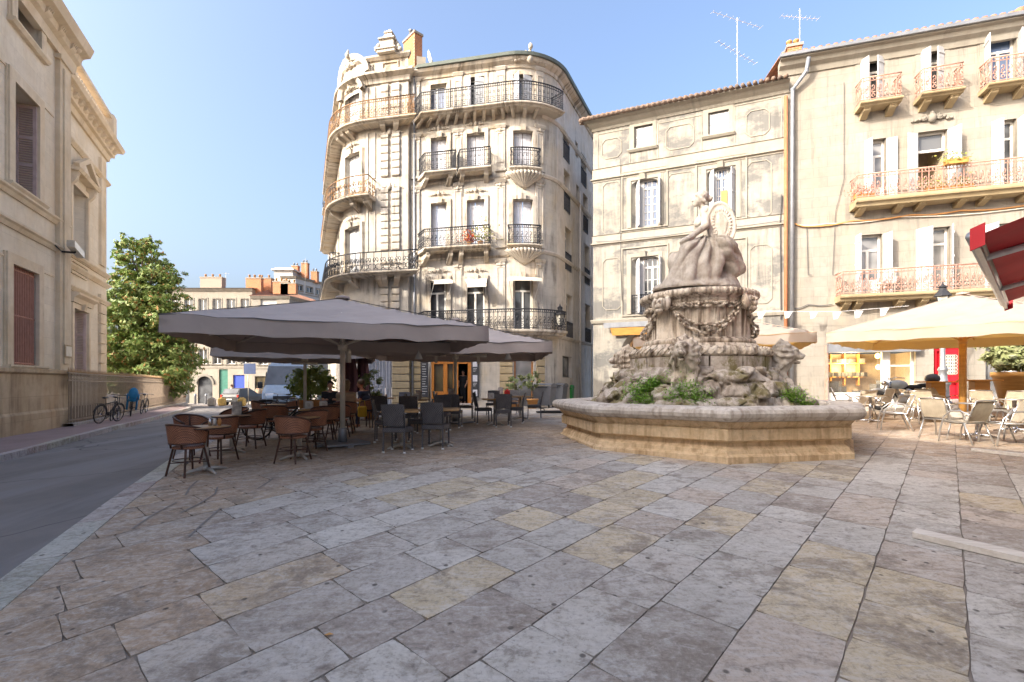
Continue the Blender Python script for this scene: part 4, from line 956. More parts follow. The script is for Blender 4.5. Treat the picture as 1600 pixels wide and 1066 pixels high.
# ---- cream house
z3T = f3.Z(f3.U(1400), 72); zb1 = f3.Z(f3.U(1400), 461); zb2 = f3.Z(f3.U(1400), 314); zb3 = f3.Z(f3.U(1455), 156)
def o3(x0, x1, yt, zb): a, b = f3.U(x0), f3.U(x1); return (a, b, zb, f3.Z((a + b) / 2, yt))
v31, v32, v33 = o3(1346, 1378, 92, zb3), o3(1440, 1472, 77, zb3), o3(1540, 1588, 58, zb3)
v21, v22, v23 = o3(1352, 1384, 218, zb2), o3(1434, 1480, 205, zb2), o3(1550, 1588, 188, zb2)
v11, v12, v13 = o3(1338, 1378, 367, zb1), o3(1432, 1484, 356, zb1), o3(1538, 1588, 350, zb1)
shop = f3.op(1293, 1431, 550, 640); shop = (shop[0], shop[1], .9, shop[3]); door = f3.op(1459, 1502, 541, 627); door = (door[0], door[1], .9, door[3]); shopb = f3.op(1540, 1630, 531, 640); shopb = (shopb[0], shopb[1], .9, shopb[3])
ops3 = [v31, v32, v33, v21, v22, v23, v11, v12, v13, shop, door, shopb]
mb = MB(); fwall(mb, f3, 0, f3.len, 0, z3T, ops3, .3)
a, b = f3.at(0, 0, 0), f3.at(0, -7, 0); mb.face([(a.x, a.y, z2T - 3), (b.x, b.y, z2T - 3), (b.x, b.y, z3T), (a.x, a.y, z3T)], [(0, 0), (7, 0), (7, 4), (0, 4)]); mb.build('wall', M['stone_3'], h3)
for q in (v31, v32, v33, v21, v22, v23, v11, v12, v13): mb = MB(); surround(mb, f3, q, .2, .03, False); mb.build('window_surround', M['stone_3'], h3)
mb = MB(); fprof(mb, f3, -.35, f3.len, [(-.05, z3T - .5), (.06, z3T - .5), (.14, z3T - .3), (.3, z3T - .2), (.36, z3T - .05), (.5, z3T - .02), (.5, z3T + .03), (-.05, z3T + .03)]); mb.build('cornice', M['trim_2'], h3)
mb = MB(); fprof(mb, f3, -.4, f3.len, [(.42, z3T + .035), (.6, z3T + .035), (.62, z3T + .15), (.5, z3T + .16)]); mb.build('gutter', M['zinc'], h3)
mb = MB(); n = 60
for i in range(n): u = -.4 + (f3.len + .4) * (i + .5) / n; mb.tube([f3.at(u, .5, z3T + .16), f3.at(u, -5, z3T + 1.7)], .115, 6)
mb.face([f3.at(-.4, .45, z3T + .1), f3.at(f3.len, .45, z3T + .1), f3.at(f3.len, -5, z3T + 1.7), f3.at(-.4, -5, z3T + 1.7)]); mb.build('roof', M['tile'], h3)
mb = MB(); u0 = f3.U(1578)   # raised ridge at the right end
for i in range(14): u = u0 + i * .3; mb.tube([f3.at(u, .1, z3T + .35 + min(i, 5) * .12), f3.at(u, -3, z3T + 1.2 + min(i, 5) * .12)], .16, 6)
mb.build('dormer_roof', M['tile'], h3)
for q, od, pn in ((v31, (58, 40), 'glass'), (v32, (50, 35), 'glass'), (v33, (100, 75), 'glass_blue'), (v21, (62, 165), 'glass_curtain'), (v22, (130, 150), None), (v23, (52, 88), 'glass'), (v11, (85, 110), 'glass_curtain'), (v12, (42, 70), 'glass_curtain'), (v13, (60, 80), 'glass')):
    if pn is None:
        a, b, c, d = q; window(f3, h3, (a, b, d - .75, d), 'french', -.2, 'glass_curtain', trans=1.0, cols=1)
        m = MB(); fbox(m, f3, a, b, -1.5, -1.45, c, d); fbox(m, f3, a - .05, a, -1.5, -.3, c, d); fbox(m, f3, b, b + .05, -1.5, -.3, c, d); m.build('room', M['beige_in'], h3)
        for u, s, th in ((a, 1, 150), (b, -1, 120)):
            m = MB(); leafpanel(m, f3, u, s, th, (b - a) * .5, c + .03, d - .03, .03, 3); m.build('shutter', M['shut_w'], h3)
    else: window(f3, h3, q, 'open', -.2, pn, open_deg=od, trans=.74, planks=3, low=.7 if q in (v21, v11) else 0)
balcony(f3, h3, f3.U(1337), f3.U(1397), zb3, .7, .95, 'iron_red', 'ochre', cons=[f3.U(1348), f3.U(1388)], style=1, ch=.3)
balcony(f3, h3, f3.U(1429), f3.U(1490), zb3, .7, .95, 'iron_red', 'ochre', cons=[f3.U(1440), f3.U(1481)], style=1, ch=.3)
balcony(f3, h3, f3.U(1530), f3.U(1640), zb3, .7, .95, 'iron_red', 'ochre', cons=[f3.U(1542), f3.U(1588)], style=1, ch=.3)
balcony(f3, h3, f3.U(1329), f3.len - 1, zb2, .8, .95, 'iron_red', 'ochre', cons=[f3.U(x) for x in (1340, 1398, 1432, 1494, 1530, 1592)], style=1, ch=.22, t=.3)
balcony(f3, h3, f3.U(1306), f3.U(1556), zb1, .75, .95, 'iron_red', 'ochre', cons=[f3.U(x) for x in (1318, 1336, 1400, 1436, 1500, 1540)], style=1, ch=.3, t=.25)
m = MB(); ornament(m, f3, f3.U(1455), zb3 - .75, 1.3, .7, .1, 5); m.build('carving', M['stone_3'], h3)
# cables, pipes
def cable(fac, pts, r, mat, parent, sag=.05, name='cable', o=.06):
    m = MB(); out = []
    for i in range(len(pts) - 1):
        for k in range(6): t = k / 6; u = pts[i][0] * (1 - t) + pts[i + 1][0] * t; z = pts[i][1] * (1 - t) + pts[i + 1][1] * t - sag * math.sin(pi * t); out.append(fac.at(u, o, z))
    out.append(fac.at(pts[-1][0], o, pts[-1][1])); m.tube(out, r, 4); return m.build(name, M[mat], parent)
def uz(fac, px, py): u = fac.U(px); return (u, fac.Z(u, py))
cable(f3, [uz(f3, x, y) for x, y in ((1235, 347), (1262, 355), (1330, 346), (1420, 337), (1500, 330), (1600, 322))], .035, 'terra', h3, .06)
cable(f3, [uz(f3, x, y) for x, y in ((1235, 350), (1290, 350), (1400, 340), (1600, 326))], .02, 'pole', h3, .09)
cable(f3, [uz(f3, x, y) for x, y in ((1300, 476), (1262, 476), (1238, 483))], .02, 'frame_g', h3, .05)
cable(f3, [uz(f3, x, y) for x, y in ((1260, 355), (1262, 430), (1268, 430))], .012, 'frame_g', h3, 0)
cable(f3, [uz(f3, x, y) for x, y in ((1318, 130), (1318, 280), (1305, 330), (1300, 430))], .01, 'frame_g', h3, 0)
cable(f2, [uz(f2, x, y) for x, y in ((935, 378), (1000, 373), (1100, 360), (1228, 345))], .02, 'frame_g', h2, .05, o=.12)
cable(f2, [uz(f2, x, y) for x, y in ((1221, 305), (1219, 350), (1220, 480), (1220, 500))], .025, 'frame_g', h2, 0)
cable(f2, [uz(f2, x, y) for x, y in ((972, 250), (972, 400), (974, 470))], .015, 'frame_g', h2, 0, o=.08)
gutter_pipe(h2, [f2.at(f2.len - .07, .13, z2T - .6), f2.at(f2.len - .07, .13, .8)], .075, 'pipe_rust')
u = .14; gutter_pipe(h3, [f3.at(u + .55, .45, z3T - .1), f3.at(u + .5, .3, z3T - .6), f3.at(u + .02, .16, z3T - 1.2), f3.at(u, .14, 1.0)], .085, 'zinc')
chimney(h3, tuple(f3.at(f3.U(1248), -1.0, z3T + .0)), (.55, .8), f3.Z(f3.U(1248), 76) - z3T + .5, -.3, 'brick', 2)
# shop front, red door, purple shop
a, b, c, d = shop; us_ = f3.U(1387)
m = MB(); fbox(m, f3, a, b, -1.8, -1.75, c, d); fbox(m, f3, a - .02, a, -1.75, -.3, c, d); fbox(m, f3, b, b + .02, -1.75, -.3, c, d); sh = m.build('shop_interior', M['beige_in'], h3)
m = MB()
for zz in (1.75, 2.35, 2.95): fbox(m, f3, a + .3, us_ - .3, -1.7, -1.35, c + zz - .6, c + zz - .56)
for x in (.25, .5, .75): u = a + (us_ - a) * x; fbox(m, f3, u - .02, u + .02, -1.7, -1.36, c + .8, d)
m.build('shelf', M['orange_wood'], sh); m = MB(); r = random.Random(8)
for i in range(30): u = r.uniform(a + .4, us_ - .3); zz = r.choice([1.19, 1.79, 2.39]); m.box(f3.at(u, -1.45, c + zz + .09), (.28, .2, .12 + .1 * r.random()), r.random())
for i in range(10): u = r.uniform(a + .3, b - .3); m.box(f3.at(u, -.9, c + r.uniform(.3, .9)), (.35, .35, .5), r.random())
m.build('goods', M['frame_g'], sh)
for k, (px, py) in enumerate(((1383, 555), (1384, 573))):
    u = f3.U(px); p_ = f3.at(u, -.7, f3.Z(u, py)); t = thing('bulb_lamp', 'warm bare bulb lit in the shop window, %s of two' % ('upper', 'lower')[k], 'lamp', p_, 0, 'lit bulbs in the shop window'); m = MB(); m.sphere(p_, .09, (1, 1, 1.2), 10, 8); m.build('bulb', M['bulb'], t); m = MB(); m.bar(p_ + Vector((0, 0, .1)), p_ + Vector((0, 0, .35)), .012); m.build('cord', M['frame_g'], t)
l_ = bpy.data.lights.new('shop_lamp', 'POINT'); l_.energy = 110; l_.color = (1, .72, .35); l_.shadow_soft_size = .25; o_ = bpy.data.objects.new('shop_lamp', l_); C.objects.link(o_); o_.location = f3.at((a + us_) / 2, -.9, d - .4)
m = MB(); fbox(m, f3, a, a + .1, -.28, -.2, c, d); fbox(m, f3, us_ - .14, us_ + .14, -.28, -.14, c, d); fbox(m, f3, b - .08, b, -.28, -.2, c, d); fbox(m, f3, a, b, -.28, -.2, c, c + .5); fbox(m, f3, us_ + .14, b - .08, -.26, -.2, d - .6, d - .54); sw = m.build('shop_window', M['whiteplastic'], h3)
t = NT('clear_shop_glass'); t.b.inputs['Roughness'].default_value = .03; t.b.inputs['Alpha'].default_value = .07; t.base((.25, .25, .24)); t.b.inputs['Specular IOR Level'].default_value = .8; M['clear'] = t.m
m = MB(); fbox(m, f3, a + .1, b - .08, -.25, -.24, c + .5, d); m.build('pane', M['clear'], sw)
m = MB(); fbox(m, f3, a - .04, b + .04, .02, .3, d - .02, d + .36); m.build('awning_cassette', M['zinc'], h3)
m = MB(); fbox(m, f3, a - .1, a, -.02, .05, c, d + .3); m.build('pink_jamb', M['iron_red'], h3)
a, b, c, d = door; m = MB(); um = a + (b - a) * .34
fbox(m, f3, a, um - .01, -.2, -.14, c, d); fbox(m, f3, um + .01, b, -.2, -.14, c, d)
for q in ((a + .06, um - .06, c + .2, c + 1.1), (a + .06, um - .06, c + 1.3, d - .15), (um + .08, b - .08, c + .2, c + .95)): panelframe(m, f3, q, .04, -.115)
dr = m.build('door', M['red'], h3)
m = MB(); q = (um + .1, b - .1, c + 1.25, d - .35); fbox(m, f3, q[0], q[1], -.139, -.132, q[2], q[3]); g = m.build('pane', M['glass'], dr)
m = MB(); r = random.Random(2)
for i in range(5):
    for j in range(6):
        p = f3.at(q[0] + (q[1] - q[0]) * (i + .5) / 5, -.125, q[2] + (q[3] - q[2]) * (j + .5) / 6); m.ring(p, .075, .012, f3.T(1), Vector((0, 0, 1)), 8, 3)
m.build('grille', M['pole'], dr)
m = MB(); m.sphere(f3.at(um + .1, -.1, c + 1.1), .05); m.build('handle', M['chrome'], dr)
window(f3, h3, shopb, 'french', -.2, 'glass_curtain', trans=1.0, cols=2)
m = MB(); fbox(m, f3, shopb[0] - .1, shopb[1], .03, .1, shopb[3] + .0, shopb[3] + .42); m.build('shop_sign', M['purple'], h3)
# flower boxes on the long balcony (rest on or hang from the railing)
def leafheap(mb, c, s, n, sz, r=RND):
    for k in range(n):
        d = Vector(c) + Vector((r.gauss(0, s[0]), r.gauss(0, s[1]), r.gauss(0, s[2]))); x = Vector((r.gauss(0, 1), r.gauss(0, 1), r.gauss(0, 1))).normalized() * sz; y = x.orthogonal().normalized() * sz * .55; mb.face([d - x, d + y, d + x, d - y])
for px, o_, dz, mt, nm, lab in ((1474, .85, .92, 'yflower', 1, 'orange flower box with grey foliage hooked over the balcony rail'), (1342, .5, .05, 'flower', 0, 'red flowers heaped at the left end of the long balcony'), (1452, .5, .05, 'yflower', 0, 'yellow-green balcony plants below the open window'), (1490, .5, .05, 'yflower', 0, 'yellowish balcony plants right of the open window')):
    u = f3.U(px); b0 = f3.at(u, o_, zb2 + dz); t = thing('flower_box', lab, 'flower box', b0); m = MB(); T_ = f3.T(u)
    m.obox(b0 - T_ * .35 - f3.N(u) * .1, T_ * .7, f3.N(u) * .2, Vector((0, 0, .18))); m.build('box', M['orange_wood'] if nm else M['terra'], t)
    m = MB(); leafheap(m, b0 + Vector((0, 0, .3)), (.3, .12, .12), 150, .06); m.build('foliage', M[mt], t, recalc=False)
ch = thing('balcony_chair', 'white plastic chair standing on the first-floor balcony', 'chair', f3.at(f3.U(1378), .35, zb1)); m = MB(); m.box((0, 0, .42), (.5, .5, .06)); m.build('seat', M['whiteplastic'], ch, True); m = MB(); m.box((.22, 0, .72), (.06, .5, .6)); m.build('backrest', M['whiteplastic'], ch, True)
for x in (-.2, .2):
    for y in (-.2, .2): m = MB(); m.bar((x, y, 0), (x, y, .4), .025); m.build('leg', M['whiteplastic'], ch, True)
# roof antennas
antenna('roof_antenna', 'tall rake antenna with two long booms on the limewashed house', f2.at(f2.U(1133), -2.2, z2T + .7), 4.2, ((4.1, 1.5), (2.5, 1.5)), .14, .35)
b0 = f3.at(f3.U(1266), -1.6, z3T + .4); antenna('roof_antenna', 'short antenna beside the orange chimney on the cream house', b0, 3.0, ((2.6, .9), (.9, .9)), .14, .1)
antenna('roof_antenna', 'thin spike antenna near the left end of the limewashed roof', f2.at(f2.U(1022), -1.0, z2T + .4), .6, ((.5, .2),), .05, .4)
# ================================================================ LEFT: stone mansion in two blocks
c1 = Vector((-15.8, 17.0)); dl = Vector((-.403, .915)).normalized()
LM = 18.3
fl1 = Facade([c1 - dl * LM, c1 - dl * (LM - 5), c1])
m1 = thing('stone_mansion', 'large plain two-storey stone mansion wall beside the street, barred ground-floor window', 'building', (c1.x - 2, c1.y - 6, .2))
zl = fl1.Z(fl1.U(106), 78)
q_mid = fl1.op(18, 57, 146, 301); q_top = fl1.op(22, 60, -30, 60); q_gf = fl1.op(15, 56, 420, 571)
more = []
um = fl1.U(36)
for k in range(1, 3):
    for q in (q_mid, q_top, q_gf): w = (q[0] + q[1]) / 2; hw = (q[1] - q[0]) / 2; more.append((w - hw - 4.4 * k, w + hw - 4.4 * k, q[2], q[3]))
vis = [q_mid, q_top, q_gf]
mb = MB(); fwall(mb, fl1, 0, fl1.len, -.6, zl, vis + more, .62); c_ = Vector((-.915, -.403)) * 6
a, b = fl1.at(fl1.len, 0, 0), fl1.at(fl1.len, -8, 0); mb.face([(a.x, a.y, -.6), (b.x, b.y, -.6), (b.x, b.y, zl), (a.x, a.y, zl)], [(0, 0), (8, 0), (8, 14), (0, 14)])
a, b = fl1.at(0, 0, 0), fl1.at(0, -8, 0); mb.face([(a.x, a.y, -.6), (b.x, b.y, -.6), (b.x, b.y, zl), (a.x, a.y, zl)], [(0, 0), (8, 0), (8, 14), (0, 14)])
a, b = fl1.at(0, -8, 0), fl1.at(fl1.len, -8, 0); mb.face([(a.x, a.y, -.6), (b.x, b.y, -.6), (b.x, b.y, zl), (a.x, a.y, zl)], [(0, 0), (42, 0), (42, 14), (0, 14)]); mb.build('wall', M['stone_l'], m1)
mb = MB(); fbox(mb, fl1, 0, fl1.len - 2.2, -.6, -.25, zl + .3, zl + 1.25); mb.build('parapet', M['stone_l'], m1)  # hidden above the cornice, added to raise the shadow edge on the statue
fn_ = Facade([c1 - dl * (LM + 24), c1 - dl * LM]); nb = thing('unseen_low_house', 'plain stone house continuing the mansion row towards the camera', 'building', (-5, -8, 0)); mb = MB(); fbox(mb, fn_, 0, fn_.len - .02, -9, 0, -.8, 12.1); fprof(mb, fn_, 0, fn_.len - .02, [(0, 11.7), (.5, 12.0), (.5, 12.2), (0, 12.2)]); mb.build('wall', M['stone_l'], nb)  # unseen house, added lower than the mansion so sunlight reaches the right terrace
e = fl1.len
zp = fl1.Z(fl1.U(40), 580); mb = MB(); fprof(mb, fl1, 0, e + .12, [(-.05, -.6), (.16, -.6), (.16, zp - 1.3), (.12, zp - 1.22), (.12, zp - .1), (.2, zp - .04), (.2, zp + .06), (-.05, zp + .12)]); mb.build('plinth', M['plinth_l'], m1)
mb = MB(); zm1, zm2 = fl1.Z(fl1.U(50), 320), fl1.Z(fl1.U(60), 372)
for z in (zm1, zm2): fprof(mb, fl1, 0, e, [(-.05, z - .16), (.05, z - .16), (.1, z - .05), (.16, z), (.16, z + .06), (-.05, z + .1)])
zf = fl1.Z(fl1.U(75), 175)
fbox(mb, fl1, fl1.U(86), e, -.05, .14, zp, zl - .9); fbox(mb, fl1, fl1.U(90), e - .25, .14, .19, zp + .3, zl - 1.1); fbox(mb, fl1, fl1.U(84), e + .05, -.05, .2, zl - .9, zl - .75)
for q in vis: surround(mb, fl1, q, .3, .09, True)
for z in (zf, fl1.Z(fl1.U(75), 430)): fbox(mb, fl1, 0, fl1.U(84), -.02, .03, z, z + .05)
mb.build('moulding', M['trim_l'], m1)
mb = MB(); fprof(mb, fl1, 0, e + .45, [(-.1, zl - .7), (.12, zl - .7), (.16, zl - .4), (.28, zl - .3), (.32, zl - .1), (.55, zl), (.62, zl + .18), (.66, zl + .3), (-.1, zl + .3)]); cn = mb.build('cornice', M['trim_l'], m1)
for k in range(10): console(fl1, e - .35 - k * .9, zl - .05, .3, .45, .42, 'bracket', M['trim_l'], cn)
mb = MB(); ornament(mb, fl1, e - .1, zl + .0, 1.2, .7, .55, 3); mb.build('carving', M['trim_l'], cn)
mb = MB(); mb.face([fl1.at(0, .5, zl + .31), fl1.at(e + .3, .5, zl + .31), fl1.at(e + .3, -8, zl + .31), fl1.at(0, -8, zl + .31)]); mb.build('roof', M['tile_dk'], m1)
a, b, c, d = q_mid; m = MB(); fbox(m, fl1, a, b, -.62, -.55, c, d); w = m.build('window', M['greendoor'], m1); m = MB(); fbox(m, fl1, a + .1, b - .1, -.549, -.54, c + .1, d - .1); m.build('pane', M['glass'], w)
def louvre(fac, parent, uh, o0, o1, z0, z1, mat, u1=None):
    m = MB()
    fbox(m, fac, uh - .05, uh, o0, o0 + .09, z0, z1); fbox(m, fac, uh - .05, uh, o1 - .09, o1, z0, z1)
    for zz in (0, .35, .66, 1): z = z0 + (z1 - z0 - .1) * zz; fbox(m, fac, uh - .05, uh, o0 + .09, o1 - .09, z, z + .1)
    n = int((z1 - z0) / .075)
    for i in range(n): z = z0 + (z1 - z0) * i / n; fprof(m, fac, uh - .045, uh - .01, [(o0 + .09, z), (o1 - .09, z), (o1 - .09, z + .03), (o0 + .09, z + .03)])
    return m.build('shutter', M[mat], parent)
louvre(fl1, m1, b - .01, -.5, .02, c + .05, d - .05, 'shut_l')
m = MB()
for s in (0,): leafpanel(m, fl1, a + .02, 1, 92, .5, c + .05, d - .05, -.5, 4)
m.build('shutter', M['shut_l'], m1)
a, b, c, d = q_top; window(fl1, m1, q_top, 'french', -.5, 'glass', 'frame_w', trans=1.0, rows=3)
a, b, c, d = q_gf; m = MB(); fbox(m, fl1, a, b, -.45, -.4, c, d); w = m.build('window', M['brown_in'], m1)
m = MB(); n = 15
for i in range(n): u = a + (b - a) * (i + .5) / n; m.bar(fl1.at(u, -.05, c), fl1.at(u, -.05, d), .026, 6)
for zz in (.02, .5, .96): z = c + (d - c) * zz; m.bar(fl1.at(a, -.05, z), fl1.at(b, -.05, z), .03, 6)
m.build('bars', M['red_bars'], w)
for i, q in enumerate(more): window(fl1, m1, q, 'closed', -.3, smat='shut_l', planks=4)
# plaque, camera
u = fl1.U(95); zq = fl1.Z(u, 549); t = thing('wall_plaque', 'small dark engraved plaque on the corner pilaster of the mansion', 'plaque', fl1.at(u, .19, zq)); m = MB(); fbox(m, fl1, u - .28, u + .28, .19, .22, zq - .22, zq + .22); m.build('plate', M['plinth_l'], t); m = MB(); fbox(m, fl1, u - .22, u + .22, .221, .226, zq - .17, zq + .17); m.build('inscription', M['pole'], t)
u = fl1.U(88); zq = fl1.Z(u, 388); b0 = fl1.at(u, .14, zq); t = thing('security_camera', 'grey security camera on a bracket high on the mansion corner', 'camera', b0); N_, T_ = fl1.N(u), fl1.T(u)
m = MB(); m.tube([b0 + Vector((0, 0, -.1)), b0 + N_ * .35 + Vector((0, 0, -.1)), b0 + N_ * .4], .035, 6); m.tube([b0 - T_ * .5, b0 + Vector((0, 0, -.1))], .02, 5); m.build('bracket', M['iron'], t); m = MB(); m.obox(b0 + N_ * .25 - T_ * .35 + Vector((0, 0, .02)), T_ * .8 + Vector((0, 0, -.2)), N_ * .22, Vector((0, 0, .22))); m.build('body', M['alu'], t)
# wing behind the railings
cw = Vector((-16.9, 16.5)); dw = Vector((-.447, .894)); ew = cw + dw * 9.6
fw = Facade([cw - dw * 1, ew, ew + Vector((-.894, -.447)) * 8]); w1 = thing('mansion_wing', 'ornate stone wing with pedimented window and balustrade set back behind the railings', 'building', (ew.x - 2, ew.y - 3, .2))
zw = fw.Z(fw.U(150), 208); zw2 = fw.Z(fw.U(135), 138)
uw = fw.U(121); hw = .62
q2 = (fw.U(110), fw.U(134), fw.Z(uw, 402), fw.Z(uw, 296)); q1 = (fw.U(112), fw.U(135), fw.Z(uw, 588), fw.Z(uw, 484))
mb = MB(); fwall(mb, fw, 0, fw.len, -.8, zw, [q1, q2], .5); mb.build('wall', M['stone_l'], w1)
mb = MB(); uE = fw.u[1]
for z in (fw.Z(fw.U(140), 415), fw.Z(fw.U(140), 432), fw.Z(fw.U(140), 462), fw.Z(fw.U(150), 268)): fprof(mb, fw, 0, fw.len, [(-.05, z - .15), (.06, z - .15), (.16, z), (.16, z + .06), (-.05, z + .1)])
surround(mb, fw, q2, .22, .09, True); surround(mb, fw, q1, .22, .09, False, lintel=.45, key=True)
u = (q2[0] + q2[1]) / 2; zt = q2[3] + .5; hw = 1.35
fprof(mb, fw, u - hw, u + hw, [(-.05, zt), (.35, zt), (.42, zt + .14), (-.05, zt + .14)])
for s in (-1, 1): mb.tube([fw.at(u + s * hw, .28, zt + .2), fw.at(u, .28, zt + .95)], .14, 4)
for s in (-1, 1): console(fw, u + s * (hw - .25), zt, .22, .75, .3, 'bracket', M['trim_l'], w1)
for z in np.arange(-.2, fw.Z(fw.U(150), 470), .5): fbox(mb, fw, uE - 1.4, uE - .45, -.03, .1, z, z + .44)
fbox(mb, fw, uE - 1.3, uE - .5, -.03, .1, fw.Z(fw.U(150), 410), zw - 1.0); panelframe(mb, fw, (fw.U(108), fw.U(134), fw.Z(uw, 432), fw.Z(uw, 412)), .06, .08)
mb.build('moulding', M['trim_l'], w1)
mb = MB(); fprof(mb, fw, 0, fw.len, [(-.1, zw - .7), (.1, zw - .7), (.15, zw - .45), (.28, zw - .4), (.32, zw - .1), (.58, zw), (.66, zw + .2), (-.1, zw + .25)]); cn = mb.build('cornice', M['trim_l'], w1)
for k in range(16): console(fw, uE - .4 - k * .6, zw - .06, .26, .4, .48, 'bracket', M['trim_l'], cn)
mb = MB(); u_ = fw.U(161); fbox(mb, fw, 0, u_, .1, .4, zw2 - .18, zw2); fbox(mb, fw, 0, u_, .1, .4, zw + .2, zw + .4)
for k in range(44): uu = u_ - .5 - k * .26; 
for k in range(30): mb.lathe([(.06, 0), (.1, .15), (.05, .3), (.04, .45), (.07, .6)], 6, fw.at(u_ - .6 - k * .26, .25, zw + .38)); 
fbox(mb, fw, u_ - .45, u_ + .05, .05, .45, zw + .2, zw2 + .08); mb.build('balustrade', M['trim_l'], w1)
a, b, c, d = q2; window(fw, w1, q2, 'french', -.35, 'glass', 'frame_w', trans=1.0, rows=6)
window(fw, w1, q1, 'french', -.4, 'glass', 'frame_g', trans=.6); louvre(fw, w1, b - .01, -.36, .02, q1[2] + .05, q1[3] - .05, 'shut_l')
mb = MB(); mb.face([fw.at(0, .3, zw + .22), fw.at(uE, .3, zw + .22), fw.at(fw.len, -.3, zw + .22), fw.at(0, -9, zw + .22)]); mb.build('roof', M['tile_dk'], w1)
# ================================================================ FAR: houses across the cross street
def far_house(label, pts, ztop, rows, mat, rmat, roof_h, win='glass', extra=None, cols=5):
    f = Facade(pts); t = thing('town_house', label, 'building', (pts[0][0], pts[0][1] + 3, -.5)); ops = []; n = cols
    for z0, z1, skip in rows:
        for i in range(n):
            if i in skip: continue
            u = f.len * (i + .5) / n; ops.append((u - .5, u + .5, z0, z1))
    ex = [e[0:4] for e in (extra or [])]; ex = [(f.U(x0), f.U(x1), f.Z(f.U((x0 + x1) / 2), y1), f.Z(f.U((x0 + x1) / 2), y0)) for x0, x1, y1, y0 in ex]
    mb = MB(); fwall(mb, f, 0, f.len, -2, ztop, ops + ex, .25)
    for s in (0, f.len): a, b = f.at(s, 0), f.at(s, -8); mb.face([(a.x, a.y, -2), (b.x, b.y, -2), (b.x, b.y, ztop), (a.x, a.y, ztop)], [(0, 0), (8, 0), (8, 14), (0, 14)])
    mb.build('wall', M[mat], t); mb = MB()
    for q in ops: surround(mb, f, q, .12, .04, True)
    for z in sorted(set(r[0] for r in rows)): fbox(mb, f, 0, f.len, -.03, .06, z - .45, z - .3)
    fprof(mb, f, -.1, f.len + .1, [(-.05, ztop - .3), (.1, ztop - .3), (.3, ztop), (-.05, ztop)]); mb.build('trim', M['stone_3'], t)
    for q in ops: window(f, t, q, 'french', -.15, win, 'frame_w', trans=1.0)
    for q, e in zip(ex, extra or []):
        m = MB(); fbox(m, f, q[0], q[1], -.2, -.15, q[2], q[3]); m.build(e[5] if len(e) > 5 else 'shop_front', M[e[4]], t)
    m = MB(); a, b, c, d = f.at(-.2, .4, ztop + .01), f.at(f.len + .2, .4, ztop + .01), f.at(f.len + .2, -6, ztop + roof_h), f.at(-.2, -6, ztop + roof_h); m.face([a, b, c, d]); m.face([b, c, f.at(f.len + .2, -6, ztop)]); m.face([a, d, f.at(-.2, -6, ztop)]); m.build('roof', M[rmat], t)
    return f, t
def X(px, D): return (px - CX) / F * D
def Zp(py, D): return CZ + (HY - py) / F * D
D1, D2, D3 = 56, 54, 66
fA, hA = far_house('long beige four-storey town house with an arched shop and a green door', [(X(262, D1), D1), (X(394, D1), D1)], Zp(451, D1), [(Zp(486, D1), Zp(475, D1) + .6, ()), (Zp(520, D1), Zp(497, D1), ()), (Zp(569, D1), Zp(545, D1), ())], 'stone_far', 'tile', .9,
    extra=[(309, 332, 632, 588, 'glass'), (342, 356, 632, 577, 'greendoor', 'door'), (364, 382, 628, 586, 'blueshut', 'shop_shutter'), (283, 296, 630, 588, 'glass')], cols=6)
for q, lab in (((X(316, D1), D1 + 2, Zp(451, D1)), 0), ((X(392, D1), D1 + 2.5, Zp(451, D1)), 1)): chimney(hA, q, (2.6, .8), 1.6, 0, 'stone_far' if lab == 0 else 'brick', 3)
m = MB(); pts = [fA.at(fA.U(320.5) + (fA.U(334) - fA.U(320.5)) * math.cos(t), .05, Zp(600, D1) + 1.0 * math.sin(t)) for t in np.linspace(0, pi, 10)]; m.tube(pts, .15, 4); m.build('arch_moulding', M['stone_3'], hA)
fB, hB = far_house('lower cream town house under an orange tiled hip roof, wide top window', [(X(394, D2), D2), (X(452, D2), D2), (X(520, D2 + 8), D2 + 8)], Zp(463, D2), [(Zp(570, D2), Zp(548, D2), (3, 4)), ], 'stone_3', 'tile', 2.2,
    extra=[(407, 432, 482, 468, 'white_far', 'top_window'), (398, 446, 632, 588, 'glass_warm'), (478, 486, 482, 474, 'glass', 'small_window')], cols=5)
for px, h in ((398, 1.8), (440, 1.4), (452, 1.2)): chimney(hB, (X(px, D2 + 3), D2 + 3, Zp(460, D2 + 3)), (1.8, .6), h, 0, 'brick', 3)
fC, hC = far_house('tall white rendered house rising behind the orange hip roof', [(X(440, D3), D3), (X(462, D3), D3), (X(520, D3 + 6), D3 + 6)], Zp(432, D3), [(Zp(453, D3), Zp(444, D3), (4,))], 'white_far', 'tile', .8, cols=5)
m = MB(); m.box((X(448, D3 + 2), D3 + 3, Zp(427, D3)), (2.6, 4, 2.0)); m.box((X(448, D3 + 2), D3 + 3, Zp(419, D3)), (3.2, 4.6, .2)); m.build('turret', M['white_far'], hC)
for px, h in ((462, 2.4), (477, 2.8), (492, 1.6)): chimney(hC, (X(px, D3 + 3), D3 + 3, Zp(436, D3)), (.9, .7), h, 0, 'brick', 2, 'zinc')
for px, py, h, lab in ((353, 425, 4.2, 'thin mast aerial on the long beige house'), (477, 404, 2.8, 'thin aerial on the white house behind the tiled roof')):
    D_ = D1 + 2; antenna('roof_antenna', lab, (X(px, D_), D_, Zp(447, D_)), Zp(py, D_) - Zp(447, D_), ((Zp(py, D_) - Zp(447, D_) - .2, .4),), .1, .2)
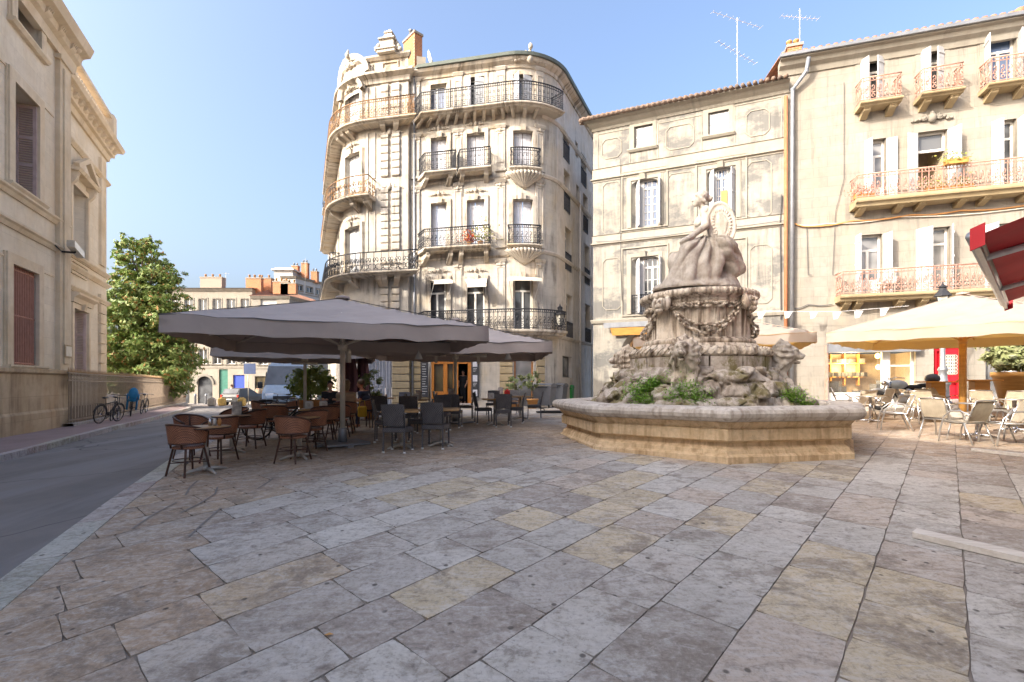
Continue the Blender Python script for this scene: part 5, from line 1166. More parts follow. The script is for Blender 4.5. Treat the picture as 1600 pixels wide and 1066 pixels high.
# ================================================================ GROUND
def sheet(name, xs, ys, dz, mat, mask=None, kind='structure', skirt=0.0):
    m = MB()
    for i in range(len(xs) - 1):
        for j in range(len(ys) - 1):
            a, b, c, d = xs[i], xs[i + 1], ys[j], ys[j + 1]
            if mask and not mask((a + b) / 2, (c + d) / 2): continue
            m.face([(x, y, gz(x, y) + dz) for x, y in ((a, c), (b, c), (b, d), (a, d))])
    o = m.build(name, mat, recalc=False); tag(o, kind=kind); bm = bmesh.new(); bm.from_mesh(o.data); bmesh.ops.remove_doubles(bm, verts=bm.verts, dist=1e-4); bm.to_mesh(o.data); bm.free(); return o
xs = sorted(set([-400, -200, -120, -80, -60] + list(np.arange(-50, 40, 1.0)) + [45, 55, 80, 120, 200, 400])); ys = sorted(set([-200, -100, -60, -30] + list(np.arange(-12, 62, 1.0)) + [70, 80, 100, 140, 200, 300]))
sheet('ground', xs, ys, -.012, M['mortar'])
def ribbon(name, left, right, dz, mat, n=1, thick=0.0):
    """strip between two polylines resampled to the same length"""
    def res(pl, k):
        pl = [Vector((p[0], p[1])) for p in pl]; L = [0]
        for i in range(1, len(pl)): L.append(L[-1] + (pl[i] - pl[i - 1]).length)
        return [Vector((float(np.interp(L[-1] * t / k, L, [p.x for p in pl])), float(np.interp(L[-1] * t / k, L, [p.y for p in pl])))) for t in range(k + 1)]
    k = 90; a, b = res(left, k), res(right, k); m = MB()
    def pt(i, s, dd=dz): p = a[i] * (1 - s) + b[i] * s; return (p.x, p.y, gz(p.x, p.y) + dd)
    for i in range(k):
        for j in range(n): m.face([pt(i, j / n), pt(i, (j + 1) / n), pt(i + 1, (j + 1) / n), pt(i + 1, j / n)])
        if thick:
            for s in (0, 1): m.face([pt(i, s, dz - thick), pt(i + 1, s, dz - thick), pt(i + 1, s), pt(i, s)])
    o = m.build(name, mat, recalc=False); return tag(o, kind='structure')
def stones(name, left, right, dz, thick=.03):
    """kerb stones: separate blocks with open joints, each with its own tone"""
    def res(pl, step):
        pl = [Vector((p[0], p[1])) for p in pl]; L = [0]
        for i in range(1, len(pl)): L.append(L[-1] + (pl[i] - pl[i - 1]).length)
        return pl, L
    (a, La), (b, Lb) = res(left, 1), res(right, 1); m = MB(); m.cols = []; rr = random.Random(3); t = 0.0
    def at(pl, L, s): q = L[-1] * s; return Vector((float(np.interp(q, L, [p.x for p in pl])), float(np.interp(q, L, [p.y for p in pl]))))
    while t < 1:
        ln = rr.uniform(.7, 1.25) / La[-1]; t1 = min(1, t + ln); g = .006 / La[-1]; col = rr.choice([(.47, .43, .39), (.42, .385, .35), (.50, .465, .425), (.38, .34, .30)]); c4 = (*[x * rr.uniform(.92, 1.08) for x in col], rr.random())
        P4 = [at(a, La, t + g), at(b, Lb, t + g), at(b, Lb, t1 - g), at(a, La, t1 - g)]; top = [(p.x, p.y, gz(p.x, p.y) + dz) for p in P4]; bot = [(x, y, z - thick) for x, y, z in top]
        m.face(top); m.cols.append(c4)
        for k in range(4): m.face([top[k], bot[k], bot[(k + 1) % 4], top[(k + 1) % 4]]); m.cols.append(c4)
        t = t1
    return tag(m.build(name, M['slab'], recalc=False), kind='structure')
KI = [G(0, 957), G(135, 846), G(270, 735)]; dk = (KI[2] - KI[0]); dk.z = 0; dk.normalize()
K0 = Vector((KI[0].x, KI[0].y)); dk2 = Vector((dk.x, dk.y)); nk = Vector((-dk2.y, dk2.x))   # nk points to the road
kin = [K0 + dk2 * t for t in (-16, 0, 4, 8, 12)] + [Vector((-9.3, 15.5)), Vector((-10.2, 20)), Vector((-10.6, 26)), Vector((-12.5, 42))]
kout = [p + nk * .30 for p in kin]
LK = [G(x, y) for x, y in ((0, 722), (80, 701), (200, 667), (262, 650))]; LK = [Vector((p.x, p.y)) for p in LK]; dlk = (LK[-1] - LK[0]).normalized()
lk = [LK[0] - dlk * 24] + LK + [LK[-1] + dlk * 8, LK[-1] + dlk * 14 + Vector((-1.5, 0))]
ribbon('road', lk, kout, -.006, M['asphalt'], 6)
stones('kerb_strip', kout, kin, .014)
wl = [p + Vector((-.915, -.403)) * 9 for p in lk]
ribbon('pavement', wl, [p + Vector((-.915, -.403)) * .2 for p in lk], .125, M['pink'], 3)
stones('kerb', [p + Vector((-.915, -.403)) * .2 for p in lk], lk, .13, .17)
sheet('cross_street', list(np.arange(-60, 2, 1.5)), list(np.arange(42, 58, 1.5)), -.002, M['pale'])
# paving slabs
A_ = Vector((.673, .739)); B_ = Vector((-.739, .673))
CF = Vector((4.25, 11.0))
def xkerb(y):
    for a, b in zip(kin, kin[1:]):
        if a.y <= y < b.y: return a.x + (b.x - a.x) * (y - a.y) / (b.y - a.y)
    return -1e9
def inside(p):
    # right of the kerb line, off the fountain, in a region the photograph could see
    i = 0
    for k in range(len(kin) - 1):
        a, b = kin[k], kin[k + 1]
        if a.y <= p.y < b.y:
            t = (p.y - a.y) / (b.y - a.y); x = a.x + (b.x - a.x) * t
            if p.x < x - .45: return False
    if (p - CF).length < 2.7: return False
    return -1.5 < p.y < 36 and abs(p.x) < 24
slab = MB(); slab.cols = []; r = random.Random(5)
TON = [((.51, .47, .41), 28), ((.46, .415, .36), 24), ((.56, .52, .455), 17), ((.55, .45, .30), 13), ((.36, .305, .255), 14), ((.50, .415, .335), 10)]
tw = [t[1] for t in TON]
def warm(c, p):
    # the paving turns to brown sandstone along the road edge and on the terraces, with warm light bounced under the parasol painted in
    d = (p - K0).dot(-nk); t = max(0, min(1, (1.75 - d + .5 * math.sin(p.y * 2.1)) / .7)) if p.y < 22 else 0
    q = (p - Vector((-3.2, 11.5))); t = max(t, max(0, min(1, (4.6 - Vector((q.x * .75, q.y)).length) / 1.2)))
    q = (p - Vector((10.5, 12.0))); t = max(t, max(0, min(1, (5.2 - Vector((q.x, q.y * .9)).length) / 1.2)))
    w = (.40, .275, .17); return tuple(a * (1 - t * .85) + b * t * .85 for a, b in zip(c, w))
bpos = -32.0; row = 0
while bpos < 32:
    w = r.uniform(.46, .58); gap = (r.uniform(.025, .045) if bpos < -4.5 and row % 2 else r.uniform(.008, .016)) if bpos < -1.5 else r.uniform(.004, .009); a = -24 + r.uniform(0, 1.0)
    while a < 42:
        ln = r.uniform(.46, .98); c = A_ * (a + ln / 2) + B_ * (bpos + w / 2); near = c.length < 13
        if inside(c):
            g1 = r.uniform(.0015, .005); x0, x1, y0, y1 = a + g1, a + ln - g1, bpos + gap / 2, bpos + w - gap / 2; pl = []
            n = 5 if near else 1; j = .003 if near else 0
            for (ax, ay, bx, by) in ((x0, y0, x1, y0), (x1, y0, x1, y1), (x1, y1, x0, y1), (x0, y1, x0, y0)):
                for k in range(n):
                    t = k / n; s = 0 if k else (.012 if near else 0); cx, cy = (x0 + x1) / 2, (y0 + y1) / 2; X_, Y_ = ax + (bx - ax) * t + r.uniform(-j, j), ay + (by - ay) * t + r.uniform(-j, j)
                    X_ += s * (1 if X_ < cx else -1) * .7; Y_ += s * (1 if Y_ < cy else -1) * .7; q_ = A_ * X_ + B_ * Y_; q_.x = max(q_.x, xkerb(q_.y) - .12); pl.append(q_)
            tl = r.uniform(-.002, .002); tz = [gz(p.x, p.y) + .004 + tl * k / len(pl) for k, p in enumerate(pl)]
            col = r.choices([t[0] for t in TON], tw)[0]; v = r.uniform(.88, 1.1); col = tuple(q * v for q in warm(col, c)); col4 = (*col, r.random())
            slab.face([(p.x, p.y, z) for p, z in zip(pl, tz)]); slab.cols.append(col4)
            if near:
                for k in range(len(pl)):
                    p, q = pl[k], pl[(k + 1) % len(pl)]; slab.face([(p.x, p.y, tz[k]), (p.x, p.y, tz[k] - .02), (q.x, q.y, tz[(k + 1) % len(pl)] - .02), (q.x, q.y, tz[(k + 1) % len(pl)])]); slab.cols.append((*[x * .8 for x in col], col4[3]))
        a += ln
    bpos += w; row += 1
tag(slab.build('paving', M['slab'], recalc=False), kind='structure')
# chalky scrape marks and litter
m = MB()
for pts in (((290, 775), (297, 762), (309, 752)), ((206, 828), (240, 805), (276, 786)), ((282, 803), (312, 788), (336, 773), (340, 762)), ((295, 840), (322, 815), (345, 795)), ((402, 765), (420, 754), (428, 747))):
    ps = [G(*p) for p in pts]
    for a, b in zip(ps, ps[1:]):
        d = (b - a).normalized(); n_ = Vector((-d.y, d.x, 0)) * .012; z = Vector((0, 0, .012)); m.face([a + n_ + z, b + n_ + z, b - n_ + z, a - n_ + z])
tag(m.build('chalk_marks', M['pale'], recalc=False), kind='structure')
lf = G(513, 995); m = MB(); m.face([lf + Vector((-.03, 0, .012)), lf + Vector((0, -.02, .02)), lf + Vector((.035, .005, .014)), lf + Vector((.0, .02, .018))]); tag(m.build('dry_leaf', M['orange_wood'], recalc=False), 'small dry orange leaf lying on the grey paving in front', 'leaf')
# ================================================================ RAILINGS, BICYCLES, TREE
fA0 = G(106, 673); fA1 = G(290, 633); ff = Facade([(fA0.x, fA0.y), (fA1.x, fA1.y)]); fh = 2.0
fn = thing('iron_railings', 'long spiked iron railings on a low stone kerb beside the bicycles', 'fence', fA0)
def fz(u): p = ff.at(u); return gz(p.x, p.y) + .12
def fsw(mb, o0, o1, z0, z1):
    n = 30
    for i in range(n):
        a, b = ff.len * i / n, ff.len * (i + 1) / n; pa, pb = ff.at(a, 0), ff.at(b, 0); N_ = ff.N(a)
        for (q0, w0, q1, w1) in ((o0, z1, o1, z1), (o1, z0, o1, z1), (o0, z0, o0, z1)):
            P1, P2 = pa + N_ * q0, pa + N_ * q1; P3, P4 = pb + N_ * q0, pb + N_ * q1; za, zb_ = fz(a), fz(b)
            mb.face([(P1.x, P1.y, za + w0), (P2.x, P2.y, za + w1), (P4.x, P4.y, zb_ + w1), (P3.x, P3.y, zb_ + w0)])
m = MB(); fsw(m, -.15, .15, -.3, .12); m.build('kerb_base', M['kerb'], fn, recalc=False)
M['iron_brown'] = pm('brown_painted_iron', (.30, .235, .17), (.22, .17, .125), 6, .6, .1, .1)
for z in (.2, fh - .42, fh - .15): m = MB(); fsw(m, -.02, .02, z, z + .05); m.build('rail', M['iron_brown'], fn, recalc=False)
m = MB(); g = MB(); n = int(ff.len / .15)
for i in range(n):
    u = (i + .5) * .15; p = ff.at(u); z = fz(u); b0 = Vector((p.x, p.y, z)); m.bar(b0 + Vector((0, 0, .1)), b0 + Vector((0, 0, fh - .1)), .014)
    if i % 2: m.bar(b0 + ff.T(0) * .075 + Vector((0, 0, .1)), b0 + ff.T(0) * .075 + Vector((0, 0, .7)), .012)
    m.ring(b0 + ff.T(0) * .075 + Vector((0, 0, fh - .28)), .06, .009, ff.T(0), Vector((0, 0, 1)), 8, 3)
    g.lathe([(.012, 0), (.028, .03), (.016, .06), (.002, .16)], 5, b0 + Vector((0, 0, fh - .1)))
nb_ = len(m.f); m.add(g.v, g.f); o = m.build('grille', M['iron_brown'], fn, recalc=False); o.data.materials.append(M['tablewood']); o.data.polygons.foreach_set('material_index', [int(i >= nb_) for i in range(len(m.f))])
sheet('garden', list(np.arange(-40, -10, 1.5)), list(np.arange(14, 46, 1.5)), .02, M['soil'], mask=lambda x, y: (Vector((x, y, 0)) - Vector((fA0.x, fA0.y, 0))).dot(ff.N(0)) < -.3)

def bicycle(name, label, loc, rz, lean=0.0, wr=.33, wb=1.02, frame='blackmetal', seat=False, basket=False, small=False, group=None):
    t = thing(name, label, 'bicycle', loc, rz, group); L = Matrix.Rotation(lean, 4, 'X')
    def bd(mb, n, mt, par): mb.xf(L); return mb.build(n, M[mt], par, True)
    for x in (0, wb):
        m = MB(); c = Vector((x, 0, wr)); m.ring(c, wr - .02, .02, (1, 0, 0), (0, 0, 1), 26, 6); w = bd(m, 'wheel', 'tyre', t)
        m = MB(); m.ring(c, wr - .045, .01, (1, 0, 0), (0, 0, 1), 22, 4)
        for k in range(16): a = 2 * pi * k / 16; m.bar(c + Vector((0, .02 * (-1) ** k, 0)), c + Vector((math.cos(a) * (wr - .04), 0, math.sin(a) * (wr - .04))), .0025, 3)
        m.tube([c + Vector((0, -.04, 0)), c + Vector((0, .04, 0))], .025, 6); bd(m, 'rim', 'chrome', w)
        m = MB(); m.tube([c + Vector(((wr + .025) * math.cos(a), 0, (wr + .025) * math.sin(a))) for a in np.linspace(.3, 2.9, 10)], .022, 5); bd(m, 'mudguard', frame, t)
    hh = .95 if not small else 1.0; bb = Vector((.42, 0, .28 if not small else .3)); hd = Vector((wb - .16, 0, .78 if not small else .62)); st = Vector((.24, 0, .72 if not small else .55))
    m = MB(); m.tube([bb, hd], .02, 6); m.tube([bb, st], .018, 6)
    if not small: m.tube([st, hd + Vector((-.01, 0, .02))], .018, 6)
    for s in (-1, 1): m.tube([st, Vector((0, .05 * s, wr))], .011, 5); m.tube([bb, Vector((0, .05 * s, wr))], .011, 5); m.tube([hd, hd + Vector((.05, .05 * s, -.2)), Vector((wb, .05 * s, wr))], .013, 5)
    m.tube([hd, hd + Vector((-.03, 0, hh - hd.z + .02))], .014, 6); m.tube([st, st + Vector((-.04, 0, .22 if not small else .4))], .013, 6); bd(m, 'frame', frame, t)
    m = MB(); s0 = st + Vector((-.05, 0, .24 if not small else .42)); m.sphere(s0 + Vector((-.05, 0, 0)), .1, (1, .85, .4)); m.sphere(s0 + Vector((.08, 0, 0)), .06, (1.7, .6, .5)); bd(m, 'saddle', 'blackmetal', t)
    m = MB(); h0 = hd + Vector((-.04, 0, hh - hd.z + .02)); m.tube([h0 + Vector((-.15, -.28, 0)), h0 + Vector((0, -.2, .02)), h0 + Vector((.06, 0, 0)), h0 + Vector((0, .2, .02)), h0 + Vector((-.15, .28, 0))], .013, 6); bd(m, 'handlebar', 'chrome' if not small else 'blackmetal', t)
    m = MB(); m.ring(bb, .09, .012, (1, 0, 0), (0, 0, 1), 14, 4); m.bar(bb, bb + Vector((.1, .07, -.13)), .01); m.bar(bb, bb + Vector((-.1, -.07, .13)), .01); m.box(bb + Vector((.1, .11, -.14)), (.09, .07, .02)); m.box(bb + Vector((-.1, -.11, .14)), (.09, .07, .02)); bd(m, 'crankset', 'blackmetal', t)
    if basket: m = MB(); m.tube([Vector((-.25, -.07, .74)), Vector((.15, -.07, .74))], .01, 4); m.tube([Vector((-.25, .07, .74)), Vector((.15, .07, .74))], .01, 4); m.tube([Vector((0, .06, wr)), Vector((-.1, .07, .74))], .008, 4); bd(m, 'rack', frame, t)
    if seat:
        m = MB(); c = Vector((-.02, 0, .86)); m.sphere(c + Vector((-.1, 0, .2)), .22, (.45, .85, 1.25), 12, 8); m.sphere(c + Vector((.06, 0, -.08)), .2, (1, .9, .55), 12, 6)
        for s in (-1, 1): m.sphere(c + Vector((.05, .2 * s, .05)), .14, (1.1, .3, 1.1), 10, 6); m.tube([c + Vector((.1, .17 * s, -.1)), c + Vector((.25, .17 * s, -.55))], .04, 6)
        bd(m, 'child_seat', 'blue_seat', t)
    return t
br = math.atan2(ff.T(0).y, ff.T(0).x)
def bikeat(px, py):
    p = G(px, py); u = ff.U(px); q = ff.at(u, .55); q.z = gz(q.x, q.y) + .13; return q
gB_ = 'bicycles leaning on the railings'
bicycle('bicycle', 'classic bicycle with a pale front wheel and bar bag, nearest the mansion corner', bikeat(124, 670), br + rad(-18), .12, .35, 1.05, 'blackmetal', basket=True, group=gB_)
bicycle('bicycle', 'small-wheeled black folding bicycle with tall seat post', bikeat(146, 660), br, .1, .24, 1.0, 'blackmetal', small=True, group=gB_)
bicycle('bicycle', 'black bicycle carrying a bright blue child seat', bikeat(180, 655), br + rad(12), .1, .34, 1.05, 'blackmetal', seat=True, group=gB_)
bicycle('bicycle', 'dark bicycle just beyond the one with the blue child seat', bikeat(199, 651), br, .1, .34, 1.05, 'blackmetal', basket=True, group=gB_)
def tree(name, label, loc, hgt, blobs, n, sz, mat, trunk_r=.16, seed=1, pot=None, ground=0.0, gap=.9, limbs=True):
    r = random.Random(seed); t = thing(name, label, 'tree', loc); m = MB(); z0 = ground
    top = Vector((0, 0, hgt * .78)); pts = [Vector((0, 0, z0)), Vector((.03 * hgt * .3, 0, z0 + (hgt - z0) * .3)), Vector((-.02, .02, z0 + (hgt - z0) * .6)), top]
    m.tube(pts, [trunk_r, trunk_r * .75, trunk_r * .5, trunk_r * .15], 8)
    for c, s in blobs:
        c = Vector(c); b0 = Vector((0, 0, max(z0 + .1 * hgt, min(c.z - .12 * hgt, hgt * .7)))); m.tube([b0, (b0 + c) / 2 + Vector((0, 0, -.05 * hgt * .5)), c], [trunk_r * .4, trunk_r * .25, trunk_r * .08], 5)
    m.build('trunk', M['bark'], t, True); m = MB(); tot = sum(s[0] * s[1] * s[2] for c, s in blobs)
    for c, s in blobs:
        k = int(n * s[0] * s[1] * s[2] / tot); cl = [Vector((r.gauss(0, 1), r.gauss(0, 1), r.gauss(0, 1))).normalized() * (r.uniform(.55, 1.06)) for _ in range(max(6, k // 26))]
        for i in range(k):
            q = r.choice(cl); d = q + Vector((r.gauss(0, .11), r.gauss(0, .11), r.gauss(0, .11))); p = Vector((c[0] + d.x * s[0], c[1] + d.y * s[1], c[2] + d.z * s[2]))
            nrm = (d + Vector((r.gauss(0, .6), r.gauss(0, .6), .5 + r.gauss(0, .6)))).normalized(); x = nrm.orthogonal().normalized(); x = Matrix.Rotation(r.uniform(0, 6.28), 3, nrm) @ x; y = nrm.cross(x); q_ = sz * r.uniform(.6, 1.25)
            a, b, e, f = p - x * q_, p + y * q_ * .42 + nrm * q_ * .06, p + x * q_, p - y * q_ * .42 + nrm * q_ * .06; m.face([a, b, e, f])
    m.build('crown', M[mat], t, True, recalc=False); return t
p = GX(222, 34); r = random.Random(4); bl = []
H_ = Zp(356, 34) - p.z
for k in range(54):
    f = (k + .5) / 54; z = 1.2 + (H_ - 1.9) * f; rr = 3.7 * (1 - f ** 3.0) ** .7 * (.8 + .2 * min(1, f * 4)) * r.uniform(.75, 1.12) + .2; a = k * 2.4; off = rr * r.uniform(.2, .72)
    bl.append(((off * math.cos(a) + .5 * (1 - f), off * math.sin(a), z + r.uniform(-.3, .3)), (rr * .36 + .35, rr * .36 + .35, .95 - .4 * f)))
tree('magnolia_tree', 'large glossy magnolia with brownish leaves rising behind the railings', p, H_, bl, 52000, .155, 'magnolia', .22, 3)
p = GX(284, 42); tree('small_tree', 'thin greyish shrubby tree at the far end of the railings', p, 3.4, [((.1, 0, 2.4), (.8, .8, .9)), ((.5, 0, 1.7), (.7, .6, .6)), ((-.4, 0, 1.6), (.6, .6, .7)), ((.2, .2, 3.0), (.5, .5, .4))], 2600, .09, 'olive', .06, 8)
# ================================================================ FOUNTAIN
FX, FY = 4.25, 11.0
ft = thing('fountain', 'carved stone fountain with octagonal basin, lion heads on mossy rocks and a garlanded drum', 'fountain', (FX, FY, gz(FX, FY)))
a0 = rad(10) # orientation of the right-hand front face
ap = 2.86
def octa(prof, name, mat, closed=True):
    m = MB(); n = 8; sub = 2
    def pt(k, s, o):
        R = (ap + o) / math.cos(pi / 8); a1 = a0 - pi / 2 - pi / 8 + k * pi / 4; a2 = a1 + pi / 4
        p = Vector((math.cos(a1), math.sin(a1))) * (1 - s) + Vector((math.cos(a2), math.sin(a2))) * s; return p * R
    cols = []
    for k in range(n):
        for j in range(sub): cols.append((k, j / sub))
    N = len(cols); q = len(prof)
    for (k, s) in cols:
        for o, z in prof:
            p = pt(k, s, o); w = .006 * (_NG[int(abs(p.x * 5)) % 32, int(abs(p.y * 5)) % 32, int(z * 9) % 32] - .5); d = p.normalized(); m.v.append((FX + p.x + d.x * w, FY + p.y + d.y * w, z + w * .7))
    for i in range(N):
        for j in range(q - (0 if closed else 1)): m.f.append([i * q + j, ((i + 1) % N) * q + j, ((i + 1) % N) * q + (j + 1) % q, i * q + (j + 1) % q]); m.uv.append(None); m.sm.append(False)
    return m.build(name, M[mat], ft)
octa([(-.5, .1), (.06, .1), (.06, .60), (.0, .64), (-.02, .70), (-.09, .76), (-.1, .82), (.0, .86), (.02, .87), (.02, 1.05), (-.02, 1.07), (.02, 1.12), (.07, 1.18), (-.34, 1.2), (-.36, .9), (-.5, .5)], 'basin', 'basin')
octa([(.07, 1.185), (.16, 1.21), (.22, 1.27), (.235, 1.33), (.21, 1.385), (.14, 1.425), (.0, 1.435), (-.3, 1.43), (-.36, 1.40), (-.38, 1.3), (-.38, 1.19)], 'basin_rim', 'basin_rim')
m = MB(); m.face([(FX + 2.7 * math.cos(a), FY + 2.7 * math.sin(a), 1.2) for a in np.linspace(0, 2 * pi, 25)[:-1]]); m.build('water', M['water'], ft)
Z0 = 1.0
def frock(p):
    z = p[..., 2]; r = np.sqrt(p[..., 0] ** 2 + p[..., 1] ** 2); an = np.arctan2(p[..., 1], p[..., 0])
    R = np.interp(z, [0, .25, .7, 1.15, 1.3], [2.32, 2.26, 1.98, 1.6, 1.5]); 
    for ll in (-119, -15, 160, 75): d = np.abs(np.angle(np.exp(1j * (an - rad(ll))))); R = R + .32 * np.exp(-(d / .22) ** 2) * np.clip(1.1 - z, .25, 1)
    d = (r - R) * .8
    q = p * np.array((2.0, 2.0, 3.6)); q = q + .35 * (fbm(p * 3, 2)[..., None] - .5); f1, f2, cid = worley(q)
    d = d + .13 * np.exp(-((f2 - f1) / .10) ** 2) - .22 * (cid - .5) - .30 * (fbm(p * 4.0, 5) - .5) - .09 * np.abs(fbm(p * 11 + 3, 3) - .45) - .03 * (vnoise(p * 26) - .5)
    return np.maximum(d, z - 1.16)
sculpt('rock_mound', M['rock'], frock, (-2.75, -2.75, -.06), (2.75, 2.75, 1.3), .036, ft, Matrix.Translation((0, 0, Z0 - ft.location.z)))
m = MB(); c = (FX, FY, 0)
def crs(r0, z0, z1, n=14):
    for k in range(n):
        a1, a2 = 2 * pi * k / n + .02, 2 * pi * (k + 1) / n - .005; seg = 5
        vs = []
        for s in range(seg + 1):
            a = a1 + (a2 - a1) * s / seg
            for (rr, z) in ((r0 - .4, z0), (r0, z0), (r0, z1), (r0 - .4, z1)): vs.append((FX + rr * math.cos(a), FY + rr * math.sin(a), z))
        fs = []
        for s in range(seg):
            for j in range(4): fs.append((s * 4 + j, s * 4 + 4 + j, s * 4 + 4 + (j + 1) % 4, s * 4 + (j + 1) % 4))
        fs += [(0, 1, 2, 3), (seg * 4 + 3, seg * 4 + 2, seg * 4 + 1, seg * 4)]; m.add(vs, fs)
crs(1.50, 2.0, 2.37); m.build('stone_course', M['rock'], ft)
m = MB(); m.lathe([(1.46, 2.37), (1.52, 2.42), (1.5, 2.52), (1.4, 2.58), (1.28, 2.6), (1.24, 2.66)], 48, c)
for k in range(60):
    a = 2 * pi * k / 60; m.tube([(FX + rr * math.cos(a + s), FY + rr * math.sin(a + s), z) for rr, z, s in ((1.5, 2.42, 0), (1.53, 2.48, .04), (1.45, 2.57, .09))], .035, 4)
m.build('torus_moulding', M['drum'], ft)
m = MB(); nfl = 36; prof = [(1.16, 2.64), (1.2, 2.68), (1.2, 2.74), (1.13, 2.78), (1.10, 2.80), (1.10, 3.46), (1.13, 3.5), (1.11, 3.54)]
N = nfl * 6; vs = []; fs = []
for i in range(N):
    a = 2 * pi * i / N; ph = (i % 6) / 6; fl_ = -.055 * math.sin(pi * min(1, ph / .8)) if ph < .8 else 0
    for j, (r_, z) in enumerate(prof): rr = r_ + (fl_ if j in (4, 5) else 0); vs.append((FX + rr * math.cos(a), FY + rr * math.sin(a), z))
q = len(prof)
for i in range(N):
    for j in range(q - 1): fs.append((i * q + j, ((i + 1) % N) * q + j, ((i + 1) % N) * q + j + 1, i * q + j + 1))
m.add(vs, fs, True); m.build('drum', M['drum'], ft)
m = MB(); m.lathe([(1.1, 3.5), (1.16, 3.56), (1.14, 3.62), (1.24, 3.66), (1.27, 3.74), (1.22, 3.8), (1.0, 3.83), (.01, 3.83)], 56, c)
for k in range(72): a = 2 * pi * k / 72; m.sphere((FX + 1.235 * math.cos(a), FY + 1.235 * math.sin(a), 3.73), .055, (1, 1, 1.35), 6, 4)
m.build('drum_cornice', M['drum'], ft)
# masks and garlands
mk = [rad(x) for x in (-57, 33, 123, 213)]
for a in mk:
    m = MB(); b0 = Vector((FX + 1.15 * math.cos(a), FY + 1.15 * math.sin(a), 3.52)); o = Vector((math.cos(a), math.sin(a), 0)); s = Vector((-o.y, o.x, 0))
    m.sphere(b0 + o * .06, .14, (1, 1, 1.15), 10, 8); m.sphere(b0 + o * .19 + Vector((0, 0, -.05)), .075, (1, 1, .8), 8, 6); m.sphere(b0 + o * .16 + Vector((0, 0, -.15)), .09, (1, 1, .7), 8, 6)
    for t in (-1, 1): m.sphere(b0 + o * .22 + s * .06 * t + Vector((0, 0, .05)), .035, (1, 1, 1), 6, 5); m.sphere(b0 + o * .1 + s * .15 * t, .08, (1, 1, 1.8), 7, 5)
    m.tube([b0 + o * .08 + s * (.19 * math.cos(t)) + Vector((0, 0, .02 + .21 * math.sin(t))) for t in np.linspace(-.5, pi + .5, 12)], [.045] * 12, 6)
    m.build('lion_mask', M['drum'], ft)
r = random.Random(6)
for i in range(4):
    m = MB(); a1 = mk[i]; a2 = a1 + pi / 2
    for k in range(260):
        t = (k + r.random()) / 90; a = a1 + .14 + (a2 - a1 - .28) * t; sag = max(0.0, math.sin(pi * min(t, 1))); z = 3.46 - .52 * sag ** .8; rr = 1.12 + .05 * sag; th = .045 + .05 * sag
        an = r.uniform(0, 2 * pi)
        def gp(t_, dr): q_ = a1 + .14 + (a2 - a1 - .28) * t_; sg = max(0.0, math.sin(pi * min(max(t_, 0), 1))); R_ = 1.12 + .05 * sg + (.045 + .05 * sg) * .8 * math.cos(an) * dr; return Vector((FX + R_ * math.cos(q_), FY + R_ * math.sin(q_), 3.46 - .52 * sg ** .8 + (.045 + .05 * sg) * .95 * math.sin(an) * dr))
        w = .055 * (1 if t < .5 else -1); m.tube([gp(t, .8), gp(t + w * .55, 1.15), gp(t + w, 1.35)], [.012, .036, .006], 5)
    m.build('garland', M['drum'], ft)
# lions: head, mane and front paws
def flion(p):
    # local: +x forward (out of the rock), z up
    head = s_ell(p, (.16, 0, .33), (.19, .165, .18)); muz = smin(s_ell(p, (.35, .045, .245), (.115, .065, .07)), s_ell(p, (.35, -.045, .245), (.115, .065, .07)), .02); jaw = s_ell(p, (.30, 0, .12), (.12, .075, .045)); brow = s_ell(p, (.25, 0, .415), (.07, .15, .04)); nose = smin(s_ell(p, (.455, 0, .29), (.035, .055, .03)), s_cap(p, (.45, 0, .29), (.27, 0, .385), .035, .05), .03)
    d = smin(smin(smin(head, muz, .045), jaw, .03), brow, .03); d = smin(d, nose, .02)
    for s in (-1, 1): d = smin(d, s_ell(p, (.22, .11 * s, .27), (.07, .05, .05)), .03); d = np.maximum(d, -s_ell(p, (.315, .08 * s, .365), (.04, .036, .022))); d = smin(d, s_ell(p, (.30, .08 * s, .365), (.02, .02, .014)), .005)
    neck = s_cap(p, (.02, 0, .22), (-.28, 0, -.3), .24, .34); mane = smin(s_ell(p, (-.02, 0, .26), (.22, .31, .34)), neck, .12)
    an = np.arctan2(p[..., 1], p[..., 2] - .28); rr = np.sqrt(p[..., 1] ** 2 + (p[..., 2] - .28) ** 2)
    q = p * np.array((7.5, 7.5, 5.5)); q = q + .9 * (fbm(p * 5, 2)[..., None] - .5); f1, f2, _ = worley(q); lock = .75 - 1.25 * f1 + .35 * np.sin(an * 14 + 16 * rr + 5 * fbm(p * 3, 2))
    mane = mane - .045 * lock * np.clip(rr * 5 - .5, 0, 1)
    for s in (-1, 1):
        d = smin(d, s_ell(p, (.08, .16 * s, .47), (.035, .05, .06)), .02)
        leg = s_cap(p, (-.05, .16 * s, -.2), (.26, .15 * s, -.52), .12, .085); paw = s_ell(p, (.32, .15 * s, -.58), (.13, .095, .065))
        for k in (-1, 0, 1): paw = smin(paw, s_ell(p, (.41, .15 * s + k * .06, -.59), (.055, .03, .045)), .008)
        mane = smin(mane, smin(leg, paw, .04), .05)
    d = np.maximum(d, -s_ell(p, (.43, 0, .175), (.14, .075, .022)))
    return smin(d, mane, .025) - .008 * (fbm(p * 18, 2) - .5)
vs, fs_ = sdf_mesh(flion, (-.7, -.55, -.72), (.6, .55, .72), .0175); lv, lf_ = vs, fs_
